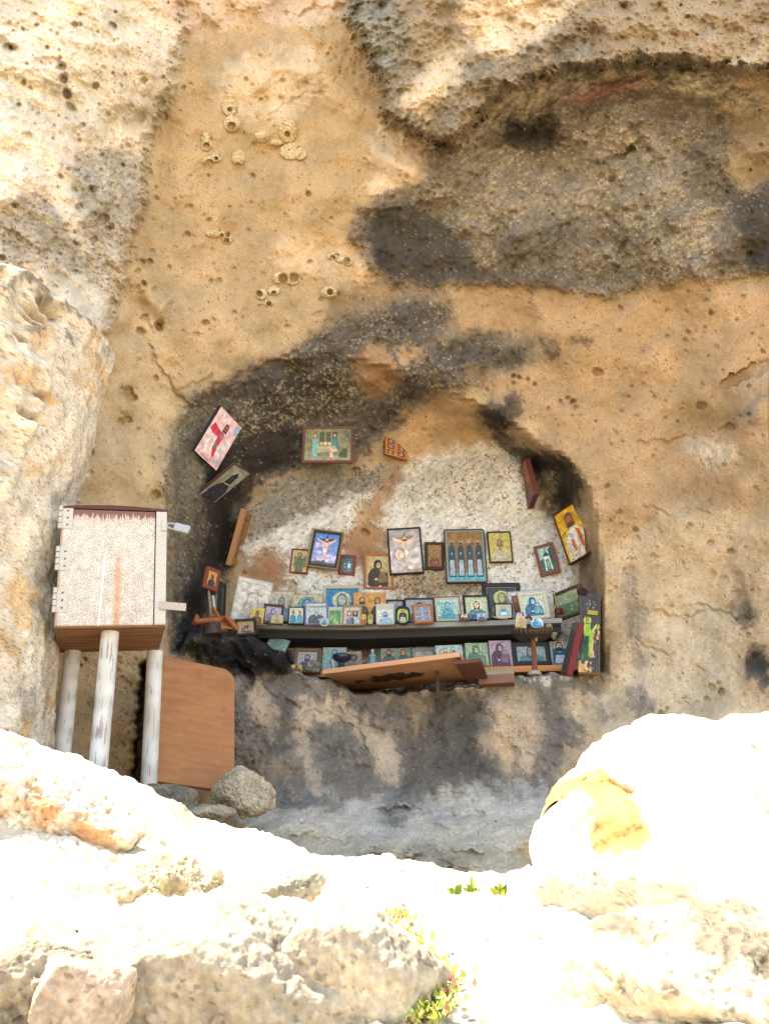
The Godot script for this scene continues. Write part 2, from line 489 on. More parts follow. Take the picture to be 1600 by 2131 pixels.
# ------------------------------------------------------------ the cave: rock face, niche, bench, ledge
# Regions of the rock by the photograph's pixels: [colour, relief roughness, speckle, layer thickness (x 5 cm), outline]
const REGIONS := [
	["ceab6f", 0.12, 0.18, 0.0, [150, 640, 350, 620, 360, 860, 345, 1000, 345, 1340, 60, 1340, 60, 900]],
	["b58f58", 0.06, 0.18, 0.0, [950, 612, 1100, 600, 1600, 585, 2300, 585, 2300, 1060, 1400, 1050, 1265, 1140, 1225, 1000, 1100, 880, 960, 780]],
	# left buttress, cream
	["dfcba9", 0.42, 0.2, 0.0, [-600, -500, 300, -500, 390, 60, 360, 200, 310, 300, 296, 430, 262, 540, 235, 660, 215, 700, -600, 700]],
	["d0bb98", 0.4, 0.3, 0.0, [200, 120, 330, 60, 370, 180, 320, 290, 250, 260, 210, 200]],
	["b0a083", 0.45, 0.42, 0.0, [140, 330, 230, 300, 290, 330, 285, 430, 240, 560, 228, 640, 200, 600, 160, 430]],
	["ab9b80", 0.45, 0.45, 0.0, [0, 430, 80, 400, 160, 500, 200, 590, 120, 560, 0, 540]],
	["e4d2b2", 0.5, 0.12, 0.0, [-600, 60, 120, 20, 200, 60, 130, 160, 100, 300, 30, 420, -600, 420]],
	# pinkish cream strip at the top
	["d5b48c", 0.4, 0.15, 0.0, [330, -500, 720, -500, 720, 20, 640, 60, 520, 40, 420, 90, 340, 40]],
	["d8b98a", 0.2, 0.2, 0.0, [480, 120, 640, 90, 690, 180, 600, 260, 480, 240, 440, 170]],
	# pale bulge beside the dark slab
	["dcbc8c", 0.2, 0.1, 0.25, [800, 250, 860, 290, 890, 330, 885, 385, 830, 390, 790, 415, 770, 400, 765, 330, 775, 280]],
	["d6b07a", 0.25, 0.1, 0.0, [560, 510, 680, 500, 760, 520, 775, 570, 720, 590, 650, 580, 560, 560]],
	# top block
	["a18c6b", 0.6, 0.3, 0.0, [718, -500, 1700, -500, 2300, -500, 2300, 250, 1600, 260, 1520, 220, 1000, 260, 890, 300, 800, 245, 795, 180, 755, 100, 730, 40]],
	["8a8472", 0.9, 0.4, 0.0, [718, -100, 800, -80, 850, 60, 850, 170, 812, 215, 795, 180, 755, 100, 725, 40]],
	["8d7a5d", 0.8, 0.4, 0.0, [800, 170, 850, 120, 930, 160, 1010, 120, 1100, 70, 1180, 20, 1400, 10, 1620, 30, 1700, 200, 1600, 150, 1480, 160, 1320, 140, 1150, 170, 1040, 240, 930, 300, 860, 275, 805, 240]],
	["a68d68", 0.6, 0.3, 0.0, [1230, 20, 1600, -20, 1700, 60, 1620, 120, 1480, 150, 1340, 120, 1240, 110]],
	["dbbf92", 0.6, 0.3, 0.0, [845, 245, 830, 205, 880, 150, 930, 85, 968, 110, 955, 165, 915, 205, 890, 245]],
	["e0c49a", 0.7, 0.3, 0.0, [950, 30, 1000, -60, 1260, -60, 1160, 55, 1085, 108, 1010, 118, 965, 80]],
	["b8a27c", 0.6, 0.35, 0.0, [960, 300, 1010, 235, 1060, 175, 1200, 145, 1300, 135, 1440, 150, 1600, 90, 1600, 215, 1520, 205, 1490, 200, 1380, 190, 1260, 185, 1150, 195, 1080, 235, 1010, 290]],
	["dcc9a0", 0.5, 0.2, 0.1, [1395, 165, 1440, 150, 1490, 190, 1510, 215, 1460, 195, 1410, 190]],
	["d9b277", 0.2, 0.1, 0.1, [1515, 165, 1560, 150, 1610, 165, 1610, 215, 1580, 200, 1540, 185]],
	["8f7650", 0.3, 0.25, 0.0, [1520, 230, 1610, 220, 1700, 300, 1640, 370, 1560, 380, 1520, 330]],
	# the big dark slab of sooted plaster
	["6b5e4b", 0.6, 0.42, 0.4, [798, 402, 860, 386, 890, 380, 900, 300, 960, 300, 1030, 270, 1080, 235, 1180, 212, 1300, 188, 1420, 200, 1500, 228, 1530, 255, 1510, 330, 1540, 400, 1610, 372, 1800, 380, 1800, 575, 1600, 572, 1530, 582, 1450, 580, 1350, 600, 1230, 622, 1160, 602, 1050, 592, 940, 596, 880, 604, 800, 592, 770, 562, 752, 512, 722, 490, 737, 452, 772, 415]],
	["84755d", 0.65, 0.6, 0.4, [930, 330, 1100, 290, 1300, 260, 1440, 300, 1420, 400, 1300, 420, 1150, 460, 1020, 500, 930, 470, 900, 400]],
	["7b6c54", 0.65, 0.75, 0.4, [1250, 430, 1400, 400, 1500, 440, 1480, 560, 1340, 580, 1260, 540]],
	["40382f", 0.6, 0.2, 0.4, [1040, 250, 1130, 240, 1180, 290, 1120, 320, 1060, 310]],
	["4b4339", 0.5, 0.25, 0.4, [780, 440, 860, 430, 940, 480, 1000, 560, 1130, 575, 1230, 600, 1100, 590, 880, 590, 790, 570, 760, 500]],
	["4a4339", 0.5, 0.3, 0.4, [1500, 340, 1540, 410, 1610, 380, 1800, 380, 1800, 570, 1560, 570, 1530, 480]],
	["9a6050", 0.4, 0.2, 0.4, [1175, 203, 1235, 182, 1330, 163, 1365, 168, 1290, 192, 1200, 214]],
	# brown bleed under the slab and round the niche
	["8f7149", 0.3, 0.35, 0.0, [700, 605, 800, 588, 935, 604, 940, 700, 870, 720, 800, 740, 700, 700, 680, 640]],
	["d5a968", 0.25, 0.1, 0.0, [795, 620, 835, 605, 850, 630, 820, 645]],
	["86704d", 0.35, 0.35, 0.0, [560, 770, 640, 700, 700, 640, 850, 608, 945, 630, 965, 690, 1010, 680, 1110, 700, 1110, 765, 1030, 785, 985, 805, 900, 835, 800, 900, 740, 800, 680, 740]],
	# soot round the niche
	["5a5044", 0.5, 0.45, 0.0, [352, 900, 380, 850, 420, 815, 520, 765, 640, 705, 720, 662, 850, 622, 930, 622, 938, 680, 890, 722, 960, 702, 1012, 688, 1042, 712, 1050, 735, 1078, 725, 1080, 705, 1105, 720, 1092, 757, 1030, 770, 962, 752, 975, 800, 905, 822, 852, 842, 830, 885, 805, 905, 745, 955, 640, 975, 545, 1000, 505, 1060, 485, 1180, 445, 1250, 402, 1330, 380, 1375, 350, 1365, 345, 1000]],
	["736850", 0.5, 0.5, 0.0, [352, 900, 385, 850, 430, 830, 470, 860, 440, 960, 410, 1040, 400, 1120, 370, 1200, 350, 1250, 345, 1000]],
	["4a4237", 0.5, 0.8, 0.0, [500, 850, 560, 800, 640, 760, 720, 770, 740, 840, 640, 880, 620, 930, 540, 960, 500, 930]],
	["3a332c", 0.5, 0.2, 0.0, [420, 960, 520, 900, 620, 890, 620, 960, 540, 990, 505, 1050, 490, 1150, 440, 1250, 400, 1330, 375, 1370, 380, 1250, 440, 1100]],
	["a37a48", 0.4, 0.3, 0.0, [735, 745, 790, 715, 835, 785, 785, 835, 738, 800]],
	["c99d60", 0.25, 0.15, 0.0, [825, 725, 880, 722, 880, 745, 840, 755]],
	["40372d", 0.3, 0.1, 0.0, [1125, 712, 1165, 714, 1160, 742, 1140, 757, 1128, 735]],
	["4a4238", 0.3, 0.1, 0.0, [1192, 704, 1215, 698, 1236, 708, 1215, 723, 1195, 718]],
	["8a6d4a", 0.3, 0.3, 0.0, [1320, 722, 1345, 712, 1350, 720, 1325, 738]],
	["4a4034", 0.4, 0.25, 0.0, [985, 855, 1040, 830, 1082, 808, 1090, 850, 1060, 890, 1070, 930, 1040, 930, 1010, 880]],
	["3f372e", 0.4, 0.2, 0.0, [1030, 945, 1080, 930, 1140, 938, 1185, 955, 1212, 1000, 1205, 1060, 1175, 1080, 1140, 1050, 1110, 1010, 1080, 975]],
	["857452", 0.4, 0.4, 0.0, [1120, 990, 1150, 980, 1160, 1030, 1140, 1050, 1115, 1020]],
	# plain ochre dome patch
	["cda265", 0.15, 0.1, 0.15, [832, 900, 860, 852, 910, 825, 980, 842, 1000, 880, 985, 918, 935, 945, 872, 942, 845, 975, 805, 1035, 832, 965]],
	# whitewash in the niche
	["e6dcc7", 0.25, 0.46, 0.25, [500, 1140, 520, 1065, 560, 1015, 640, 985, 740, 972, 830, 972, 900, 945, 1000, 925, 1060, 940, 1100, 1010, 1150, 1070, 1180, 1130, 1205, 1200, 1215, 1260, 1200, 1420, 560, 1420, 600, 1300, 545, 1210]],
	["8f8470", 0.4, 0.66, 0.15, [520, 1065, 560, 1012, 640, 982, 740, 972, 840, 970, 800, 1020, 730, 1030, 640, 1070, 560, 1110, 510, 1130]],
	["d0c3a8", 0.35, 0.58, 0.2, [820, 985, 950, 950, 1050, 950, 1060, 1020, 960, 1050, 840, 1050]],
	["b99a6c", 0.3, 0.85, 0.1, [820, 1190, 930, 1180, 1010, 1215, 1000, 1240, 820, 1245]],
	["a9794b", 0.25, 0.1, 0.0, [505, 1185, 545, 1150, 585, 1143, 600, 1200, 622, 1232, 560, 1222]],
	["b5854f", 0.25, 0.15, 0.0, [700, 1115, 760, 1088, 805, 1110, 805, 1150, 770, 1190, 700, 1190, 715, 1150]],
	["b98b52", 0.25, 0.15, 0.0, [800, 1000, 842, 970, 832, 1012, 792, 1052, 800, 1080, 740, 1090, 745, 1070]],
	["9d7046", 0.25, 0.15, 0.0, [675, 1332, 790, 1328, 775, 1362, 735, 1356, 700, 1348]],
	["a07a4c", 0.25, 0.3, 0.0, [890, 1326, 1180, 1318, 1160, 1345, 920, 1348]],
	["8c7752", 0.4, 0.3, 0.0, [1195, 1150, 1225, 1120, 1240, 1200, 1262, 1300, 1262, 1410, 1235, 1410, 1225, 1300, 1205, 1230]],
	# black lumps left of the shelf
	["2e2b29", 0.9, 0.1, 0.0, [360, 1345, 395, 1300, 480, 1305, 545, 1315, 600, 1345, 625, 1400, 560, 1420, 480, 1405, 400, 1375]],
	["4a443c", 0.9, 0.2, 0.0, [385, 1325, 470, 1312, 490, 1335, 420, 1345, 380, 1350]],
	# bench front
	["73695b", 0.6, 0.2, 0.0, [470, 1412, 620, 1398, 700, 1410, 830, 1440, 920, 1432, 1000, 1425, 1080, 1405, 1160, 1400, 1262, 1408, 1260, 1470, 1215, 1520, 1150, 1600, 1190, 1690, 460, 1700]],
	["5a534a", 0.6, 0.2, 0.0, [560, 1440, 600, 1440, 612, 1500, 600, 1560, 565, 1560]],
	["5f574b", 0.6, 0.2, 0.0, [830, 1470, 1000, 1440, 1010, 1560, 1060, 1640, 900, 1640, 820, 1640]],
	["7d6c55", 0.5, 0.2, 0.0, [505, 1560, 600, 1570, 640, 1640, 520, 1640]],
	["c3a27a", 0.35, 0.1, 0.0, [508, 1428, 560, 1430, 577, 1480, 567, 1532, 530, 1495]],
	["c8ac86", 0.35, 0.1, 0.0, [608, 1470, 640, 1452, 690, 1450, 745, 1490, 800, 1520, 832, 1570, 826, 1640, 795, 1605, 752, 1545, 700, 1500, 650, 1492, 640, 1520, 655, 1570, 648, 1600, 705, 1658, 640, 1668, 635, 1600, 612, 1530]],
	["b99b74", 0.4, 0.15, 0.0, [846, 1465, 892, 1458, 885, 1500, 855, 1512]],
	["bda27c", 0.5, 0.25, 0.0, [1015, 1440, 1060, 1432, 1120, 1440, 1135, 1520, 1120, 1590, 1060, 1610, 1000, 1565, 1020, 1500]],
	["c5a878", 0.2, 0.1, -0.35, [1020, 1545, 1050, 1535, 1080, 1560, 1082, 1600, 1060, 1598, 1030, 1580]],
	["c7aa7c", 0.6, 0.2, 0.0, [1172, 1430, 1250, 1425, 1270, 1470, 1230, 1505, 1180, 1500]],
	# grey ledge
	["b9b09c", 0.55, 0.1, 0.0, [470, 1690, 600, 1640, 760, 1655, 900, 1640, 1160, 1630, 1200, 1690, 1180, 1760, 1000, 1770, 900, 1870, 560, 1800]],
	["6b665e", 0.6, 0.1, 0.0, [540, 1655, 620, 1650, 720, 1665, 690, 1690, 600, 1690]],
	["6d6a66", 0.8, 0.1, 0.0, [785, 1660, 850, 1640, 900, 1650, 880, 1675, 800, 1680]],
	["63605c", 0.8, 0.1, 0.0, [790, 1705, 850, 1695, 840, 1715, 800, 1722]],
	["b8ab8c", 0.5, 0.1, 0.0, [480, 1740, 640, 1730, 760, 1760, 1000, 1760, 1150, 1720, 1180, 1720, 1180, 1900, 480, 1900]],
	["94886f", 0.9, 0.3, 0.0, [740, 1770, 900, 1760, 980, 1800, 960, 1870, 800, 1850]],
	["c8a674", 0.4, 0.15, 0.0, [1080, 1770, 1120, 1740, 1180, 1720, 1180, 1840, 1090, 1840]],
	# right wall: pale lower part, fossil root streaks
	["c9a873", 0.18, 0.22, 0.0, [1260, 1140, 1400, 1050, 1620, 1080, 2200, 1080, 2200, 1600, 1150, 1600, 1230, 1500, 1280, 1400, 1270, 1280]],
	["cdb284", 0.2, 0.18, 0.0, [1300, 1260, 1420, 1220, 1520, 1260, 1530, 1420, 1600, 1520, 1250, 1530, 1260, 1430, 1310, 1390]],
	["77685a", 0.3, 0.2, 0.0, [1548, 838, 1578, 822, 1584, 850, 1576, 892, 1550, 872]],
	["c6ad84", 0.3, 0.2, 0.2, [1420, 920, 1460, 905, 1530, 920, 1530, 960, 1480, 975, 1440, 960]],
	["8f7c5f", 0.4, 0.2, -0.2, [1515, 1205, 1545, 1205, 1552, 1260, 1562, 1310, 1540, 1310, 1525, 1270]],
	["4a443d", 0.4, 0.1, -0.2, [1530, 1260, 1560, 1262, 1566, 1310, 1540, 1308]],
	["47423c", 0.4, 0.1, -0.3, [1548, 1345, 1592, 1345, 1600, 1425, 1570, 1432, 1552, 1400]],
	["958670", 0.5, 0.1, 0.1, [1300, 1430, 1340, 1420, 1362, 1460, 1368, 1512, 1330, 1508, 1305, 1470]],
	["94836a", 0.4, 0.2, -0.2, [1293, 1190, 1312, 1185, 1322, 1250, 1330, 1330, 1340, 1400, 1318, 1390, 1308, 1300, 1298, 1250]],
	["857c6c", 0.6, 0.2, 0.0, [1235, 1460, 1255, 1455, 1265, 1500, 1245, 1505]],
	# left wall below the box and the cleft
	["cda66a", 0.3, 0.3, 0.0, [90, 1340, 300, 1340, 295, 1480, 262, 1600, 250, 1700, 60, 1700]],
]
const SHELL := [
	-700, -450, 2.3, 0, -450, 2.6, 800, -450, 2.7, 1600, -450, 2.6, 2300, -450, 2.3,
	-700, -220, 2.3, 0, -220, 2.6, 500, -220, 2.9, 1000, -220, 2.8, 1600, -220, 2.7, 2300, -220, 2.3,
	-600, 0, 2.3, 0, 0, 2.6, 200, 0, 2.75, 420, 0, 3.0, 620, 0, 3.05, 850, 0, 2.95, 1100, 0, 2.9, 1400, 0, 2.85, 1650, 0, 2.75, 2200, 0, 2.4,
	-600, 250, 2.4, 0, 250, 2.65, 180, 250, 2.85, 330, 250, 3.15, 500, 250, 3.25, 700, 250, 3.25, 900, 250, 3.15, 1150, 250, 3.08, 1400, 250, 3.0, 1650, 250, 2.9, 2200, 250, 2.5,
	-600, 500, 2.4, 0, 500, 2.75, 180, 500, 3.0, 300, 500, 3.3, 500, 500, 3.45, 800, 500, 3.4, 1100, 500, 3.28, 1400, 500, 3.15, 1650, 500, 3.0, 2200, 500, 2.6,
	200, 700, 3.1, 280, 700, 3.3, 420, 700, 3.5, 600, 700, 3.62, 850, 680, 3.6, 1100, 680, 3.52, 1400, 700, 3.35, 1650, 700, 3.1, 2200, 700, 2.6,
	-600, 900, 2.5, 150, 900, 3.05, 250, 900, 3.3, 345, 900, 3.5, 1250, 900, 3.62, 1450, 900, 3.45, 1520, 900, 3.2, 1650, 900, 3.08, 2200, 900, 2.6,
	150, 1120, 3.05, 330, 1120, 3.45, 1270, 1120, 3.68, 1430, 1120, 3.52, 1600, 1120, 3.2, 2200, 1120, 2.6,
	-600, 1320, 2.5, 120, 1320, 3.1, 330, 1320, 3.45, 1280, 1320, 3.7, 1450, 1320, 3.5, 1600, 1320, 3.2, 2200, 1320, 2.6,
	120, 1500, 3.1, 250, 1500, 3.35, 400, 1480, 3.62, 500, 1500, 3.66, 800, 1520, 3.68, 1100, 1500, 3.66, 1260, 1500, 3.62, 1450, 1480, 3.4, 1600, 1500, 3.15, 2200, 1500, 2.6,
	-600, 1640, 2.5, 150, 1640, 3.0, 300, 1640, 3.4, 500, 1640, 3.5, 800, 1640, 3.52, 1100, 1640, 3.5, 1300, 1640, 3.35, 1600, 1640, 3.05, 2200, 1640, 2.6,
	300, 1760, 2.95, 500, 1740, 3.1, 800, 1740, 3.08, 1100, 1740, 3.1, 1300, 1740, 2.95,
	-600, 1900, 2.5, 300, 1860, 2.75, 600, 1840, 2.84, 900, 1840, 2.84, 1200, 1840, 2.84, 1600, 1860, 2.7, 2200, 1900, 2.4,
	-600, 2400, 2.4, 300, 2400, 2.55, 900, 2400, 2.55, 1500, 2400, 2.5, 2200, 2400, 2.4,
]
# rim and back outline of the niche, and the lip of its floor
const RIM := [352, 1460, 345, 1200, 350, 1000, 372, 885, 430, 812, 540, 755, 680, 735, 800, 765, 920, 810, 1010, 850, 1090, 900, 1175, 955, 1222, 1015, 1240, 1090, 1250, 1200, 1262, 1460]
const BACK := [520, 1460, 500, 1180, 530, 1060, 600, 1000, 760, 975, 900, 945, 1010, 930, 1090, 960, 1150, 1050, 1196, 1170, 1208, 1300, 1212, 1460]
const LIP := [330, 1390, 372, 1352, 392, 1312, 470, 1318, 530, 1326, 590, 1358, 612, 1396, 660, 1408, 750, 1440, 840, 1438, 920, 1430, 1000, 1424, 1080, 1404, 1160, 1400, 1262, 1402, 1290, 1400]
# holes: u, v, radius, depth in mm (negative: a lump)
const HOLES := [
	235, 55, 9, 40, 130, 140, 9, 40, 132, 165, 10, 50, 140, 195, 11, 60, 148, 222, 10, 40, 295, 243, 13, 45, 342, 240, 9, 20, 215, 457, 11, 35, 8, 80, 14, 40, 18, 100, 10, 30, 100, 100, 5, 20, 340, 160, 4, 15,
	1243, 775, 8, 28, 1460, 845, 8, 30, 1180, 828, 4, 20, 1165, 835, 4, 20, 1197, 848, 5, 18, 1140, 850, 4, 16, 1190, 865, 3, 15, 1207, 865, 4, 12, 1560, 775, 4, 15, 1525, 885, 4, 15,
	1068, 783, 4, 25, 1080, 786, 4, 25, 1098, 789, 4, 22, 1068, 798, 4, 22, 1112, 800, 4, 20, 735, 378, 3, 15, 642, 404, 6, 25, 700, 535, 7, 25, 722, 545, 8, 25, 590, 580, 9, 30, 612, 578, 8, 30, 645, 545, 4, 18, 540, 612, 6, 25, 560, 632, 5, 22, 455, 585, 7, 22, 440, 585, 4, 15, 475, 490, 6, 20, 435, 458, 4, 15, 470, 502, 6, 18,
	302, 548, 9, 25, 313, 545, 6, 30, 300, 590, 6, 25, 288, 598, 5, 12, 302, 660, 7, 30, 292, 690, 8, 30, 330, 680, 9, 45, 335, 672, 6, 30, 430, 672, 6, 20, 445, 665, 5, 20, 425, 672, 5, 15, 488, 650, 5, 18,
	268, 815, 9, 40, 275, 828, 8, 40, 252, 878, 7, 30, 266, 873, 7, 25, 325, 788, 6, 18, 188, 940, 8, 30, 318, 955, 6, 18, 323, 1030, 9, 28, 190, 983, 5, 15, 254, 808, 4, 15, 185, 880, 5, 25,
	1370, 1105, 7, 12, 1358, 1157, 6, 14, 1310, 1163, 5, 14, 1320, 1100, 5, 14, 1290, 1065, 5, 14, 1448, 905, 9, -12, 1452, 930, 9, -14, 1500, 965, 12, -18, 1472, 958, 5, 15, 1505, 968, 5, 18,
	1480, 1430, 7, 25, 1500, 1440, 8, 35, 1470, 1455, 6, 22, 1374, 1487, 7, 30, 1385, 1500, 14, 15, 1494, 1422, 5, 20, 1480, 1425, 22, -15, 1310, 1185, 12, 30, 1312, 1215, 12, 30,
	1530, 1200, 14, 30, 1505, 1208, 10, 20, 1572, 1380, 22, 70, 1530, 1235, 12, 30, 1548, 1285, 12, 20,
	570, 1100, 6, 20, 760, 1108, 7, 30, 1150, 1062, 14, 60, 1135, 1050, 12, 60, 1120, 975, 18, 40, 1165, 975, 20, 45, 845, 830, 10, 22, 645, 720, 5, 20, 680, 610, 14, -14, 686, 608, 5, 16, 690, 925, 0.1, 0,
	1000, 860, 0.1, 0, 1105, 1775, 34, 70, 1130, 1800, 30, 80, 870, 1830, 14, 40, 1120, 1725, 20, 40, 1060, 1565, 26, 40, 905, 1545, 14, 18, 
	850, 1655, 40, -35, 820, 1710, 28, -25, 640, 1640, 50, -30, 590, 1590, 60, -25, 520, 1490, 40, -30, 750, 1560, 50, -22, 1000, 1735, 60, -25, 950, 1800, 30, -30, 760, 1820, 40, -30,
	410, 1335, 26, -60, 470, 1335, 30, -70, 540, 1350, 30, -70, 580, 1385, 26, -60, 440, 1365, 30, -60, 510, 1385, 30, -60, 400, 1360, 20, 40, 490, 1358, 16, 40, 560, 1400, 20, 20,
	310, 620, 26, -60, 335, 650, 22, -70, 345, 628, 16, -60, 290, 640, 20, 40, 270, 690, 26, 50, 265, 850, 20, -50, 262, 800, 14, -40, 1470, 880, 40, 30, 1540, 800, 60, -60, 1560, 870, 60, -50, 1500, 820, 20, 25,
	800, 330, 34, -50, 830, 300, 30, -50, 850, 350, 34, -50, 650, 60, 22, -50, 665, 85, 14, -30, 680, 40, 20, -40, 1340, 240, 120, -40, 1150, 330, 90, 40, 950, 480, 90, 30, 1400, 480, 120, -30,
]
const CRACKS := [
	[11, 300, 308, 1395, 300, 1470, 294, 1540, 286, 1640],
	[2, 14, 262, 640, 280, 650, 300, 668, 322, 690],
	[3, 18, 312, 722, 330, 760, 345, 790, 362, 812, 390, 840],
	[3, 14, 362, 815, 410, 800, 440, 780],
	[5, 9, 1510, 800, 1530, 785, 1560, 775, 1600, 755],
	[3, 14, 1330, 920, 1400, 918, 1430, 905, 1470, 900, 1520, 890],
	[2, 12, 1340, 1050, 1390, 1070, 1440, 1055, 1470, 1070],
	[2, 14, 1450, 1258, 1490, 1268, 1530, 1285],
	[2, 12, 1400, 1290, 1440, 1280, 1475, 1268],
	[2, 12, 1340, 1275, 1380, 1272, 1420, 1290, 1425, 1300],
	[2, 12, 1330, 1335, 1345, 1345, 1360, 1355, 1400, 1362],
	[2, 12, 1405, 1465, 1450, 1462],
	[2, 10, 1435, 1370, 1465, 1400],
	[3, 16, 690, 700, 640, 715, 600, 740, 560, 760],
	[2, 12, 800, 1030, 830, 970, 880, 940],
	[2, 10, 850, 990, 900, 1010, 960, 1060, 1000, 1065],
	[2, 10, 900, 1185, 950, 1200, 990, 1210],
	[3, 14, 700, 1335, 730, 1345, 745, 1360],
	[4, 20, 700, 1475, 760, 1510, 790, 1525],
	[4, 18, 620, 1500, 650, 1480, 700, 1490, 740, 1520, 760, 1560],
	[3, 16, 1070, 1545, 1120, 1580, 1150, 1590],
	[3, 14, 520, 1745, 620, 1740, 700, 1752, 760, 1745],
	[3, 16, 760, 1780, 850, 1790, 900, 1770, 1000, 1780],
	[3, 14, 780, 1690, 850, 1685, 930, 1700, 1000, 1690],
	[3, 14, 900, 1655, 980, 1650, 1080, 1660, 1160, 1640],
	[3, 16, 840, 1800, 870, 1830, 860, 1850], [3, 14, 920, 1790, 950, 1830, 940, 1860],
	[3, 14, 0, 470, 60, 510, 110, 530], [4, 20, 128, 120, 136, 180, 150, 230],
	[3, 14, 1060, 560, 1110, 520, 1180, 470, 1230, 430], [3, 12, 900, 440, 1000, 420, 1100, 410, 1200, 390], [2, 12, 1000, 360, 1060, 330, 1120, 300],
	[2, 12, 1180, 380, 1250, 340, 1320, 310], [3, 14, 1250, 450, 1300, 480, 1290, 540],
	[5, 25, 600, 30, 630, 35, 660, 15, 700, 25, 716, 10],
	[2, 10, 560, 240, 620, 200, 680, 190],
	[3, 14, 1110, 925, 1125, 960, 1122, 990], [2, 12, 1200, 1010, 1205, 1040],
	[3, 16, 480, 1380, 520, 1400, 560, 1440, 620, 1470],
]

var us := PackedFloat32Array()
var vs := PackedFloat32Array()
var depth_of := PackedFloat32Array()
const U0 := 0.0
const STEP := 2.5

func lip_at(u: float) -> float:
	if u <= LIP[0]:
		return LIP[1]
	for i in range(0, LIP.size() - 2, 2):
		if u <= LIP[i + 2]:
			return lerpf(LIP[i + 1], LIP[i + 3], (u - LIP[i]) / (LIP[i + 2] - LIP[i]))
	return LIP[LIP.size() - 1]

func wall_depth(u: float, v: float) -> float:
	var i := clampi(us.bsearch(u), 0, us.size() - 1)
	var j := clampi(vs.bsearch(v), 0, vs.size() - 1)
	return depth_of[j * us.size() + i]

func fill_poly(im: Image, pts: PackedVector2Array, col: Color, sx: float, sy: float, ox: float, oy: float) -> void:
	# scan-line fill, points in the picture's own units
	var h := im.get_height()
	var w := im.get_width()
	var lo := INF
	var hi := -INF
	for p in pts:
		lo = minf(lo, (p.y - oy) * sy)
		hi = maxf(hi, (p.y - oy) * sy)
	for y in range(maxi(0, floori(lo)), mini(h, ceili(hi) + 1)):
		var yy := y + 0.5
		var xs := []
		for i in pts.size():
			var a := pts[i]
			var b := pts[(i + 1) % pts.size()]
			var ay := (a.y - oy) * sy
			var by := (b.y - oy) * sy
			if (ay <= yy) != (by <= yy):
				xs.append((lerpf(a.x, b.x, (yy - ay) / (by - ay)) - ox) * sx)
		xs.sort()
		for k in range(0, xs.size() - 1, 2):
			var x0 := clampi(roundi(xs[k]), 0, w)
			var x1 := clampi(roundi(xs[k + 1]), 0, w)
			if x1 > x0:
				im.fill_rect(Rect2i(x0, y, x1 - x0, 1), col)

